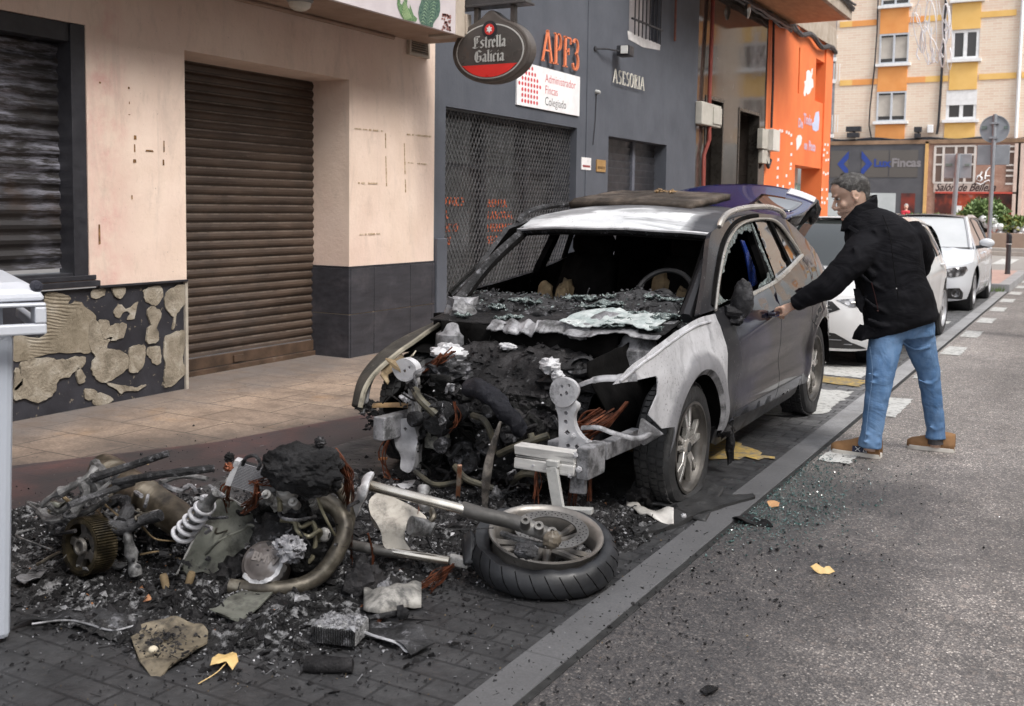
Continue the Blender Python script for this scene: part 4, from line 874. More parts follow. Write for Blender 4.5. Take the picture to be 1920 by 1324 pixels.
xt, zt_ = fp(1640, 313); text_mb('Lux', (xt, YF-.285, zt_), (1,0,0), (0,0,1), 0.50, .001, .02).build('lettering', BLU, s1b)
xt, zt_ = fp(1673, 313); text_mb('Fincas', (xt, YF-.285, zt_), (1,0,0), (0,0,1), .55, .001, .02, .98).build('lettering', flat('letter_grey', (.22,.205,.215)), s1b)
# shop 2 (beauty salon)
s2b = thing('shopfront', 'brown marble beauty salon front with Salón de Belleza in script', 'shopfront', (fp(1820, 300)[0], YF, 0))
xa_, xb_ = fp(1737, 320)[0], fp(1905, 320)[0]
BM = pm('brown_stone', [(.3, (.27,.15,.11)), (.6, (.36,.22,.17)), (.75, (.45,.32,.26))], 2.5, .25)
MB().box(xa_, xb_, YF-.2, YF, .1, zsh-.2).build('fascia', BM, s2b)
MB().box(xa_-.05, xa_+.09, YF-.3, YF-.05, .1, zsh-.1).build('gold_trim', flat('gold_trim', (.6,.36,.14)), s2b)
MB().box(fp(1752, 350)[0], fp(1855, 350)[0], YF-.24, YF-.2, fp(1752, 361)[1], fp(1752, 345)[1]).build('sign_board', pm('salon_board', [(.3, (.42,.34,.30)), (.7, (.5,.42,.38))], 2), s2b)
gq = glassm('brown_glass', (.13,.085,.07), .08)
wx = [1754, 1770, 1793, 1811, 1829]; g_ = MB(); fr = MB(); zz = [fp(1760, q)[1] for q in (275, 291, 309, 343)]
g_.box(fp(1753, 300)[0], fp(1829, 300)[0], YF-.22, YF-.2, zz[3], zz[0])
for a in wx: x = fp(a, 300)[0]; fr.box(x-.05, x+.05, YF-.26, YF-.22, zz[3], zz[0])
for z in zz: fr.box(fp(1753, 300)[0], fp(1829, 300)[0], YF-.255, YF-.22, z-.04, z+.04)
g_.build('upper_window', gq, s2b); fr.build('window_frame', pm('cream_frame', [(.3, (.5,.45,.42)), (.7, (.62,.57,.54))], 3), s2b)
g_ = MB(); fr = MB(); xw0, xw1 = fp(1888, 300)[0], fp(1903, 300)[0]; g_.box(xw0, xw1, YF-.22, YF-.2, fp(1890, 345)[1], zz[0])
for q in (275, 285, 310, 320, 330, 345): z = fp(1890, q)[1]; fr.box(xw0, xw1, YF-.26, YF-.22, z-.04, z+.04)
g_.build('upper_window', gq, s2b); fr.build('window_frame', MC['cream_frame'], s2b)
zr = fp(1760, 363)[1]
MB().box(fp(1753, 400)[0], fp(1905, 400)[0], YF-.25, YF-.2, .1, zr).build('lower_window', pm('salon_window', [(.35, (.03,.02,.02)), (.5, (.10,.03,.025)), (.62, (.35,.06,.03)), (.72, (.3,.27,.25))], .9, .12, det=3), s2b)
MB().box(fp(1753, 400)[0], fp(1905, 400)[0], YF-.3, YF-.2, zr, zr+.08).build('red_awning_rail', flat('awning_red', (.45,.06,.04)), s2b)
MB().box(fp(1792, 400)[0], fp(1804, 400)[0], YF-.27, YF-.25, fp(1800, 402)[1], fp(1800, 386)[1]).build('paper_notice', FW, s2b)
xt, zt_ = fp(1754, 358); text_mb('Salón de Belleza', (xt, YF-.245, zt_), (1,0,0), (0,0,1), .50, .001, .012, .78, .45).build('script_lettering', flat('script_dark', (.04,.02,.02)), s2b)
MB().box(fp(1828, 330)[0], fp(1863, 330)[0], YF-.24, YF-.2, fp(1840, 346)[1], fp(1840, 315)[1]).build('logo_panel', BM, s2b)
lm = MB()
def sw(pts, r): lm.tube([(fp(x, y)[0], YF-.27, fp(x, y)[1]) for x, y in pts], r, 5, flat=.3)
sw([(1841,327),(1834,331),(1832,337),(1838,340),(1845,337)], .05); sw([(1843,322),(1838,330),(1843,334),(1840,340)], .045); sw([(1848,336),(1850,322),(1856,315),(1862,314)], .045); sw([(1846,342),(1854,338),(1861,342)], .04); sw([(1850,330),(1858,330),(1861,338)], .035); sw([(1832,343),(1840,346),(1846,343)],.035)
lm.build('logo', FW, s2b)
pl_ = MB()
for px_ in (1908, 1915): x = fp(px_, 300)[0]; pl_.box(x-.12, x+.12, YF-.3, YF-.02, .1, zsh-.25)
pl_.build('shop_column', pm('pinkish_stone', [(.3, (.5,.38,.33)), (.7, (.6,.48,.42))], 2), s2b)
MB().box(xb_-.1, 3.0, YF-.15, YF, .1, zsh).build('side_wall', MC['pinkish_stone'], s2b)
lgt = MB(); lgt.box(xa_-7, 3, YF-.3, YF, zsh-.2, zsh-.02); lgt.build('canopy_edge', pm('dark_edge', [(.3, (.16,.10,.06)), (.7, (.3,.19,.12))], 2), s2b)
# christmas light ornament strung across the street
orn = thing('street_ornament', 'white wire light ornament of swirling loops hanging across the street', 'ornament', (-4.5, 30, 7))
OM = flat('ornament_white', (.78,.78,.8), .4); o_ = MB(); YO = 30.0
def oo(px, py, dy=0): p = aty(px, py, YO); return Vector((p.x, YO+dy, p.z))
def loop(cx, cy, rx, ry, tilt=0, r=.012, n=18):
    o_.tube([oo(cx+rx*math.cos(a)*math.cos(tilt)-ry*math.sin(a)*math.sin(tilt), cy+rx*math.cos(a)*math.sin(tilt)+ry*math.sin(a)*math.cos(tilt), .15*math.sin(a)) for a in [2*math.pi*k/n for k in range(n+1)]], r, 4)
for a in ((1745,60,11,58,0,.014),(1750,30,7,32,.1,.012),(1722,60,7,35,-.15,.014),(1738,85,9,35,-.1,.012),(1773,45,6,36,.05,.02),(1779,75,6,55,0,.012),(1728,20,10,25,.2,.01),(1768,100,4,25,.1,.02),(1716,38,8,30,.3,.008),(1752,95,6,22,-.2,.016),(1730,78,5,20,.1,.018),(1772,20,9,28,-.2,.01)): loop(*a)
for k in range(16):
    x = 1712+rnd.random()*72; y = 10+rnd.random()*90; o_.tube([oo(x, y), oo(x+rnd.uniform(-4,4), y+12), oo(x+rnd.uniform(-3,3), y+22)], .022, 5)
o_.build('wire_loops', OM, orn); MB().tube([oo(1700, -60), oo(1748, 0), oo(1800, -60)], .008, 4).build('suspension_wire', M_BLK, orn)
# signs seen from behind
SG = pm('galvanised', [(.3, (.30,.32,.35)), (.7, (.42,.44,.48))], 3, .45, .3)
rs = thing('road_sign', 'round traffic sign seen from behind over a square plate on a tall grey pole', 'road sign', (0, 24, 0)); YR = 24.0
c = aty(1864.5, 242, YR); r = (aty(1893, 242, YR).x-aty(1836, 242, YR).x)/2; bx = aty(1854.5, 448, YR); tx = aty(1866, 214, YR)
rs.location = (bx.x, YR, .14)
MB().tube([(bx.x, YR, .14), (bx.x, YR, bx.z), (tx.x, YR, tx.z)], .042, 12).build('pole', SG, rs, smooth=True)
MB().lathe([(0,0),(r,0),(r,.03),(r-.02,.03),(r-.02,.01),(0,.01)], (c.x, YR+.06, c.z), (0,-1,0), 40).build('sign_disc', SG, rs)
a = aty(1832, 272, YR); b = aty(1892, 309, YR); MB().box(a.x, b.x, YR+.05, YR+.07, b.z, a.z).build('sign_plate', SG, rs, bevel=.01)
f_ = MB(); f_.box(c.x-r*.85, c.x-r*.5, YR+.015, YR+.03, c.z+.0, c.z+.07); f_.box(c.x+r*.6, c.x+r*.85, YR+.015, YR+.03, c.z, c.z+.06); f_.build('sticker', pm('sticker', [(.3, (.14,.2,.18)), (.7, (.22,.27,.26))]), rs)
f_ = MB(); f_.box(c.x-.08, c.x+.08, YR-.05, YR+.05, c.z+.1, c.z+.14); f_.box(c.x-.09, c.x+.07, YR-.05, YR+.05, c.z-.2, c.z-.16); f_.build('clamp', SG, rs)
rs2 = thing('road_sign', 'rectangular traffic sign seen from behind on a shorter grey pole', 'road sign', (0, 27, 0)); Y2 = 27.0
a = aty(1771, 289, Y2); b = aty(1820, 334, Y2); p0 = aty(1788, 403, Y2); p1 = aty(1797, 288, Y2); rs2.location = (p0.x, Y2, 0)
MB().tube([(p0.x-.0, Y2, 0), (p0.x, Y2, p0.z), (p1.x, Y2, p1.z)], .055, 10).build('pole', SG, rs2, smooth=True)
MB().box(a.x, b.x, Y2+.05, Y2+.07, b.z, a.z).build('sign_plate', SG, rs2, bevel=.02)
f_ = MB(); f_.box(a.x+.03, a.x+.18, Y2+.02, Y2+.05, (a.z+b.z)/2, (a.z+b.z)/2+.06); f_.box(b.x-.15, b.x-.04, Y2+.02, Y2+.05, (a.z+b.z)/2, (a.z+b.z)/2+.05); f_.build('sticker', MC['sticker'], rs2)
# bollard
bo = thing('bollard', 'black bollard on the pink corner pavement behind the parked cars', 'bollard', (0,0,0)); pb_ = atz(1889, 514, .14); bo.location = pb_
pt = aty(1893, 437, pb_.y); hh = pt.z-.14
BMt = pm('bollard_black', [(.3, (.045,.042,.045)), (.7, (.075,.07,.075))], 6, .5)
MB().lathe([(.062,0),(.06,.02),(.055,.06),(.05,hh*.72),(.052,hh*.74)], pb_, (0,0,1), 16).build('post', BMt, bo, smooth=True)
MB().lathe([(.05,hh*.74),(.06,hh*.76),(.06,hh*.82),(.05,hh*.84),(.06,hh*.9),(.045,hh*.97),(0,hh)], pb_, (0,0,1), 16).build('cap', M_BLK, bo, smooth=True)
MB().lathe([(.056,hh*.725),(.056,hh*.745)], pb_, (0,0,1), 16).build('band', FW, bo)
# planter and shrubs
PL = pm('planter_stone', [(.3, (.27,.19,.145)), (.7, (.38,.28,.22))], 1.2, .85); Yp = 40.6
pln = thing('planter_wall', 'low brown stone planter along the far pavement holding green shrubs', 'planter', (-2, Yp, 0))
xp = aty(1780, 450, Yp).x-8; zt2 = aty(1880, 437, Yp).z
f_ = MB(); f_.box(xp, 6, Yp, Yp+.35, 0.1, zt2); f_.build('wall', PL, pln, bevel=.02); MB().box(xp, 6, Yp-.25, Yp, 0, .28).build('plinth', pm('planter_plinth', [(.3, (.3,.27,.25)), (.7, (.4,.37,.34))], 2), pln, bevel=.02)
MB().box(xp, 6, Yp+.35, Yp+1.6, 0.1, zt2-.1).build('soil', pm('soil', [(.3, (.03,.02,.015)), (.7, (.06,.045,.03))]), pln)
jn = MB()
for px_ in (1826, 1888, 1945): x = aty(px_, 460, Yp).x; jn.box(x-.03, x+.03, Yp-.004, Yp+.02, .28, zt2)
jn.build('joint', M_BLK, pln)
LG = [pm('leaf_a', [(.3, (.05,.10,.025)), (.7, (.13,.20,.06))], 3, .6), pm('leaf_b', [(.3, (.09,.15,.045)), (.7, (.22,.30,.11))], 3, .6), pm('leaf_c', [(.3, (.16,.16,.03)), (.7, (.32,.30,.08))], 3, .6)]
def shrub(name, lab, c, rx, ry, rz, n, mats, flowers=0, seed=1, leaf=.09):
    R = random.Random(seed); s = thing(name, lab, 'shrub', c, 'shrubs in the far planter'); c = Vector(c)
    st = MB()
    for k in range(7):
        a = R.uniform(0, 6.28); e = c+Vector((math.cos(a)*rx*.6, math.sin(a)*ry*.6, rz*1.1)); st.tube([c, (c+e)/2+Vector((0,0,.1)), e], [.04, .03, .012], 5)
    st.build('stem', pm('bark', [(.3, (.06,.045,.03)), (.7, (.12,.09,.06))]), s)
    clumps = [(Vector((R.uniform(-1,1), R.uniform(-1,1), R.uniform(-.2,1))), R.uniform(.25,.45)) for _ in range(26)]
    mbs = [MB() for _ in mats]
    for k in range(n):
        cl, cr = R.choice(clumps); d = Vector((R.gauss(0,1), R.gauss(0,1), R.gauss(0,1))).normalized()*cr*R.uniform(.5,1.05)
        q = cl*.75+d; 
        if q.length > 1.25: q *= 1.2/q.length
        p = c+Vector((q.x*rx, q.y*ry, (q.z*.5+.5)*rz*1.0))
        u_ = Vector((R.gauss(0,1), R.gauss(0,1), R.gauss(0,.7)+.4)).normalized(); v_ = u_.orthogonal().normalized(); v_.rotate(Matrix.Rotation(R.uniform(0,6.28), 3, u_)); L = leaf*R.uniform(.6,1.4)
        mbs[R.randrange(len(mats))].add([p, p+u_*L*.5+v_*L*.22, p+u_*L, p+u_*L*.5-v_*L*.22], [(0,1,2,3)])
    for m_, mt in zip(mbs, mats): m_.build('foliage', mt, s)
    if flowers:
        f_ = MB()
        for k in range(flowers): a = R.uniform(0, 6.28); f_.ball(c+Vector((math.cos(a)*rx*R.uniform(.5,1), -ry*R.uniform(.6,1.0), rz*R.uniform(.1,.55))), R.uniform(.06,.13), 6, 4, nz=.3)
        f_.build('blossom', FW, s)
zc = zt2-.15
def bush(px0, px1, ptop, **k):
    a = aty(px0, 430, Yp+.8); b = aty(px1, 430, Yp+.8); zt_ = aty((px0+px1)/2, ptop, Yp+.8).z; return ((a.x+b.x)/2, Yp+.9, zc), (b.x-a.x)/2, .8, zt_-zc
for px0, px1, ptop, n, mt, fl_, sd_, lab in ((1812,1884,376,5200,[LG[0],LG[1]],10,1,'large rounded green shrub behind the round sign pole'), (1862,1935,408,3200,[LG[2],LG[0],LG[1]],22,2,'yellowish shrub with white blossoms right of the sign pole'),
    (1786,1832,400,2200,[LG[2],LG[1]],0,3,'small pale green shrub behind the second white car'), (1935,2010,400,1600,[LG[0],LG[2]],4,4,'shrub at the right edge of the planter'), (1690,1790,404,1200,[LG[1]],0,5,'low shrub hidden behind the white cars')):
    c, rx, ry, rz = bush(px0, px1, ptop); shrub('shrub', lab, c, rx, ry, rz, n, mt, fl_, sd_, .16)

# brick building across the street (seen mirrored in the glass and the marble)
opp = thing('opposite_building', 'brick apartment block across the street mirrored in car windows', 'building', (9.5, 10, 0))
mb = MB(); hs2 = []
for i in range(12):
    for j in range(5): hs2.append((-10+i*3.4, -8.8+i*3.4, 3.8+j*2.8, 5.1+j*2.8))
ys = sorted({-14, 34, *[h[0] for h in hs2], *[h[1] for h in hs2]}); zs = sorted({0, 17.5, *[h[2] for h in hs2], *[h[3] for h in hs2]})
for a, b in zip(ys, ys[1:]):
    for c, d in zip(zs, zs[1:]):
        if not any(h[0] < (a+b)/2 < h[1] and h[2] < (c+d)/2 < h[3] for h in hs2): mb.poly([(13.5,a,c),(13.5,a,d),(13.5,b,d),(13.5,b,c)])
t = NT('opposite_brick'); b_ = t.node('ShaderNodeTexBrick'); t.l(t.mapping((1,1,1), (rad(90),0,rad(90))), b_.inputs['Vector']); b_.inputs['Scale'].default_value = 1; b_.inputs['Brick Width'].default_value = .3; b_.inputs['Row Height'].default_value = .1
b_.inputs['Color1'].default_value = (.42,.27,.17,1); b_.inputs['Color2'].default_value = (.36,.21,.13,1); b_.inputs['Mortar'].default_value = (.4,.33,.25,1); t.set(b_.outputs['Color'], .85)
mb.build('wall', t.m, opp)
wf = MB(); wg = MB()
for a, b, c, d in hs2: wf.box(13.45, 13.55, a, a+.1, c, d); wf.box(13.45, 13.55, b-.1, b, c, d); wf.box(13.45, 13.55, a, b, c, c+.1); wf.box(13.45, 13.55, a, b, d-.1, d); wf.box(13.46, 13.54, (a+b)/2-.05, (a+b)/2+.05, c, d); wg.poly([(13.56,a,c),(13.56,a,d),(13.56,b,d),(13.56,b,c)])
wf.build('window_frames', FW, opp); wg.build('window_panes', glassm('opp_glass', (.03,.03,.035), .1), opp)

# ================================================================== CAR TOOLS
def resamp(pts, step):
    out = []
    for a, b in zip(pts, pts[1:]+pts[:1]):
        a = Vector(a); b = Vector(b); n = max(1, int(math.ceil((b-a).length/step)))
        out += [a.lerp(b, k/n) for k in range(n)]
    return out
def crom(pts, k=6, closed=False):
    P = [Vector(p) for p in pts]; n = len(P); out = []
    rng = range(n) if closed else range(n-1)
    for i in rng:
        p0 = P[(i-1) % n] if closed or i > 0 else P[0]*2-P[1]; p1 = P[i]; p2 = P[(i+1) % n]; p3 = P[(i+2) % n] if closed or i+2 < n else P[-1]*2-P[-2]
        for j in range(k):
            u = j/k; out.append(.5*((2*p1)+(p2-p0)*u+(2*p0-5*p1+4*p2-p3)*u*u+(3*p1-p0-3*p2+p3)*u**3))
    if not closed: out.append(P[-1].copy())
    return out
def inpoly(p, poly):
    x, y = p[0], p[1]; c = False; n = len(poly); j = n-1
    for i in range(n):
        a, b = poly[i], poly[j]
        if (a[1] > y) != (b[1] > y) and x < (b[0]-a[0])*(y-a[1])/(b[1]-a[1])+a[0]: c = not c
        j = i
    return c
def dist_edge(p, poly):
    d = 9; n = len(poly); p = Vector(p)
    for i in range(n):
        a = Vector(poly[i]); b = Vector(poly[(i+1) % n]); e = b-a; L = e.length_squared
        u = 0 if L == 0 else max(0, min(1, (p-a).dot(e)/L)); d = min(d, (a+e*u-p).length)
    return d
def fill2d(outline, step=.06, holes=()):
    o = [Vector((p[0], p[1])) for p in resamp([Vector((q[0], q[1])) for q in outline], step)]
    hs = [[Vector((p[0], p[1])) for p in resamp([Vector((q[0], q[1])) for q in h], step)] for h in holes]
    xs = [p.x for p in o]; ys = [p.y for p in o]; inner = []
    y = min(ys)+step*.5; r = 0
    while y < max(ys):
        x = min(xs)+(step*.5 if r % 2 else step)
        while x < max(xs):
            if inpoly((x, y), o) and dist_edge((x, y), o) > step*.45 and not any(inpoly((x, y), h) or dist_edge((x, y), h) < step*.45 for h in hs): inner.append(Vector((x, y)))
            x += step
        y += step*.87; r += 1
    vs = list(o); es = [(i, (i+1) % len(o)) for i in range(len(o))]
    for h in hs: b = len(vs); vs += h; es += [(b+i, b+(i+1) % len(h)) for i in range(len(h))]
    vs += inner
    V, E_, Fc, *_ = delaunay_2d_cdt(vs, es, [], 0, 1e-6)
    fs = []
    for f in Fc:
        c = (V[f[0]]+V[f[1]]+V[f[2]])/3
        if inpoly(c, o) and not any(inpoly(c, h) for h in hs): fs.append(tuple(f))
    return V, fs
def panel(name, outline, fn, m, parent, thick=.008, step=.06, back=None, holes=(), gap=0, smooth=True, flip=False, nz=0, nzs=4):
    """2D outline filled with a fine mesh, mapped on the surface fn(u,v)->point, given a thickness (rim and back are separate faces)"""
    V, fs = fill2d(outline, step, holes)
    P = [Vector(fn(v.x, v.y)) for v in V]; N = []
    for v in V:
        e = .004; du = Vector(fn(v.x+e, v.y))-Vector(fn(v.x-e, v.y)); dv = Vector(fn(v.x, v.y+e))-Vector(fn(v.x, v.y-e)); n = du.cross(dv)
        n = n.normalized() if n.length > 1e-12 else Vector((0,0,1)); N.append(-n if flip else n)
    if nz: P = [p+n*nz*mnoise.noise(p*nzs) for p, n in zip(P, N)]
    # orient the faces along N
    out = []
    for f in fs:
        a, b, c = (P[i] for i in f); out.append(f if (b-a).cross(c-a).dot(N[f[0]]) > 0 else f[::-1])
    fs = out; ec = {}
    for f in fs:
        for i in range(3): a, b = f[i], f[(i+1) % 3]; ec.setdefault((min(a,b), max(a,b)), []).append((a, b))
    bd = [l[0] for l in ec.values() if len(l) == 1]
    verts = [tuple(p) for p in P]; n0 = len(verts); verts += [tuple(p-n*thick) for p, n in zip(P, N)]
    faces = list(fs)+[tuple(i+n0 for i in f[::-1]) for f in fs]; mi = [0]*len(fs)+[1]*len(fs)
    ids = sorted({i for e in bd for i in e}); mp = {}
    for i in ids: mp[i] = len(verts); verts.append(tuple(P[i])); verts.append(tuple(P[i]-N[i]*thick))
    for a, b in bd: faces.append((mp[b], mp[a], mp[a]+1, mp[b]+1)); mi.append(0)
    me = bpy.data.meshes.new(name); me.from_pydata(verts, [], faces); o = bpy.data.objects.new(name, me); C.objects.link(o)
    me.materials.append(m); me.materials.append(back or m)
    for p, k in zip(me.polygons, mi): p.material_index = k; p.use_smooth = smooth
    if parent is not None: attach(o, parent)
    return o
def sst(a, b, x): t_ = min(1, max(0, (x-a)/(b-a))); return t_*t_*(3-2*t_)
def lerp(a, b, t_): return a+(b-a)*t_

# car materials
def m_char(name='char', lo=(.004,.004,.005), hi=(.022,.021,.022), ash=(.20,.20,.21), amt=.72, rough=.55, bs=22, bd=.02):
    if name in MC: return MC[name]
    t = NT(name); f = t.noise(9, 9, .7, .3); col = t.ramp(f, [(.3, lo), (.7, hi)])
    col = t.mix(t.ramp(t.noise(3.2, 6, .6), [(.48, 0.), (.66, .55)]), col, tuple(v*3.2 for v in hi))
    a = t.ramp(t.noise(17, 9, .75, 0, t.mapping(loc=(3,1,7))), [(amt-.12, 0.), (amt, .9)]); col = t.mix(a, col, ash)
    t.set(col, t.ramp(t.noise(12, 5), [(.3, rough-.2), (.7, rough+.25)]), None, None, .18); p = t.bump(t.noise(bs, 9, .7), .9, bd); t.bump(t.voro(bs*2.2), .4, bd*.4, p)
    MC[name] = t.m; return t.m
CH = m_char(); CHG = m_char('char_grey', (.009,.009,.010), (.034,.034,.036), (.24,.24,.26), .66); SOOT = pm('soot_black', [(.3, (.002,.002,.002)), (.7, (.008,.0075,.0075))], 8, .85, spec=.05, bump=.5, bsc=30, bd=.01)
CHD = m_char('char_deep', (.002,.002,.002), (.010,.010,.010), (.12,.12,.13), .80, .45)
def m_ash(name='ash_metal', a=(.30,.30,.32), b=(.58,.58,.60), dark=(.07,.07,.075), dk=.62, metal=.25, rough=.55, st=(1,1,1)):
    if name in MC: return MC[name]
    t = NT(name); col = t.ramp(t.noise(5, 9, .65, .4, t.mapping(st)), [(.28, a), (.62, b)])
    d = t.ramp(t.noise(11, 9, .72, 0, t.mapping(st, loc=(4,2,6))), [(dk-.08, 0.), (dk+.08, .85)]); col = t.mix(d, col, dark)
    fl = t.ramp(t.noise(60, 4, .6), [(.62, 0.), (.7, .35)]); col = t.mix(fl, col, (.14,.14,.15))
    t.set(col, t.ramp(t.noise(8, 5), [(.3, rough-.12), (.7, rough+.2)]), metal); t.bump(t.noise(28, 7, .7), .35, .006); MC[name] = t.m; return t.m
ASH = m_ash(); ASHD = m_ash('ash_dark', (.13,.13,.14), (.36,.36,.38), (.03,.03,.03), .52)
COP = pm('copper_wire', [(.35, (.035,.014,.009)), (.65, (.22,.075,.038))], 20, .5, .7, rv=.15); RUB = pm('rubber', [(.3, (.012,.012,.013)), (.7, (.028,.028,.03))], 9, .6, bump=.3, bsc=60)
TAN = pm('scorched_tan', [(.35, (.05,.035,.02)), (.6, (.20,.145,.08)), (.72, (.34,.27,.17))], 9, .8)
t = NT('burnt_paint'); x, y, z = t.sep()[0:3]
col = t.ramp(t.noise(2.5, 7, .6, .5), [(.3, (.004,.0035,.005)), (.7, (.009,.0075,.010))])
blue = t.ramp(t.noise(1.5, 3, .5, .6, t.mapping((.6,.6,1.4), loc=(1,3,0))), [(.52, 0.), (.62, .75)]); col = t.mix(blue, col, (.016,.018,.055))
y2 = t.math('ADD', t.math('SUBTRACT', y, 1.3), t.math('MULTIPLY', t.math('SUBTRACT', t.noise(3, 6), .5), .9))
fr_ = t.ramp(y2, [(.0, 1.), (.75, 0.)]); col = t.mix(fr_, col, (.024,.024,.027)); rgh = t.ramp(y2, [(.0, .38), (.6, .10)])
spk = t.ramp(t.noise(45, 3, .6), [(.66, 0.), (.7, .35)]); col = t.mix(t.mix(1.0, spk, fr_, 'MULTIPLY'), col, (.3,.3,.31))
t.set(col, rgh, 0, t.ramp(y2, [(.1, 0.), (.7, .55)]), .15); t.b.inputs['Coat Roughness'].default_value = .03; t.bump(t.noise(1.4, 3, .5), .04, .03, t.bump(t.noise(50, 5), .05, .002)); BP = t.m
t = NT('burnt_fender'); x, y, z = t.sep()[0:3]
base = t.ramp(t.noise(3.5, 8, .65, .8, t.mapping((1,1,.6))), [(.25, (.30,.30,.32)), (.5, (.50,.50,.52)), (.75, (.66,.66,.69))])
sm = t.ramp(t.noise(8, 9, .7, .4, t.mapping((1,1,.45), loc=(7,0,0))), [(.52, 0.), (.68, .75)]); base = t.mix(sm, base, (.20,.20,.215))
rr = t.math('SQRT', t.math('ADD', t.math('POWER', t.math('SUBTRACT', y, .93), 2), t.math('POWER', t.math('SUBTRACT', z, .30), 2)))
ring = t.ramp(t.math('ADD', rr, t.math('MULTIPLY', t.math('SUBTRACT', t.noise(7, 4), .5), .05)), [(.455, .75), (.485, .0)]); base = t.mix(ring, base, (.17,.17,.185))
sp = t.ramp(t.noise(75, 3, .6), [(.60, 0.), (.66, .6)]); sp2 = t.mix(1.0, sp, t.ramp(t.noise(3, 4, .6, 0, t.mapping(loc=(1,1,1))), [(.4, 0.), (.6, 1.)]), 'MULTIPLY'); base = t.mix(sp2, base, (.07,.07,.075))
t.set(base, .5, .15); t.bump(t.noise(30, 6), .15, .004); FEN = t.m
t = NT('burnt_roof'); x, y, z = t.sep()[0:3]
base = t.ramp(t.noise(3, 7, .6, .5), [(.3, (.50,.52,.54)), (.65, (.74,.75,.77))])
ed = t.math('ADD', t.math('MULTIPLY', t.math('SUBTRACT', t.noise(2.4, 6, .6), .5), 1.1), t.math('MULTIPLY', t.math('SUBTRACT', y, 2.12), 1.4))
ed = t.math('MAXIMUM', ed, t.math('MULTIPLY', t.math('SUBTRACT', t.math('ADD', x, t.math('MULTIPLY', t.noise(5, 5), .12)), .52), 3.5))
base = t.mix(t.ramp(ed, [(-.16, 0.), (.05, .5), (.26, 1.)]), base, (.035,.035,.04))
base = t.mix(t.ramp(t.noise(1.6, 5, .6, .8, t.mapping((.5,2.2,1), loc=(2,2,0))), [(.52, 0.), (.6, .7)]), base, (.09,.09,.10))
base = t.mix(t.ramp(t.noise(50, 4, .6), [(.63, 0.), (.68, .6)]), base, (.12,.12,.12)); t.set(base, .42, .1); t.bump(t.noise(20, 6), .15, .004); ROOFM = t.m
CHROME = pm('dull_chrome', [(.3, (.42,.39,.36)), (.7, (.66,.63,.58))], 7, .32, .7, bump=.1, rv=.1); STEEL = pm('burnt_steel', [(.3, (.22,.21,.20)), (.7, (.42,.40,.38))], 7, .35, .8)

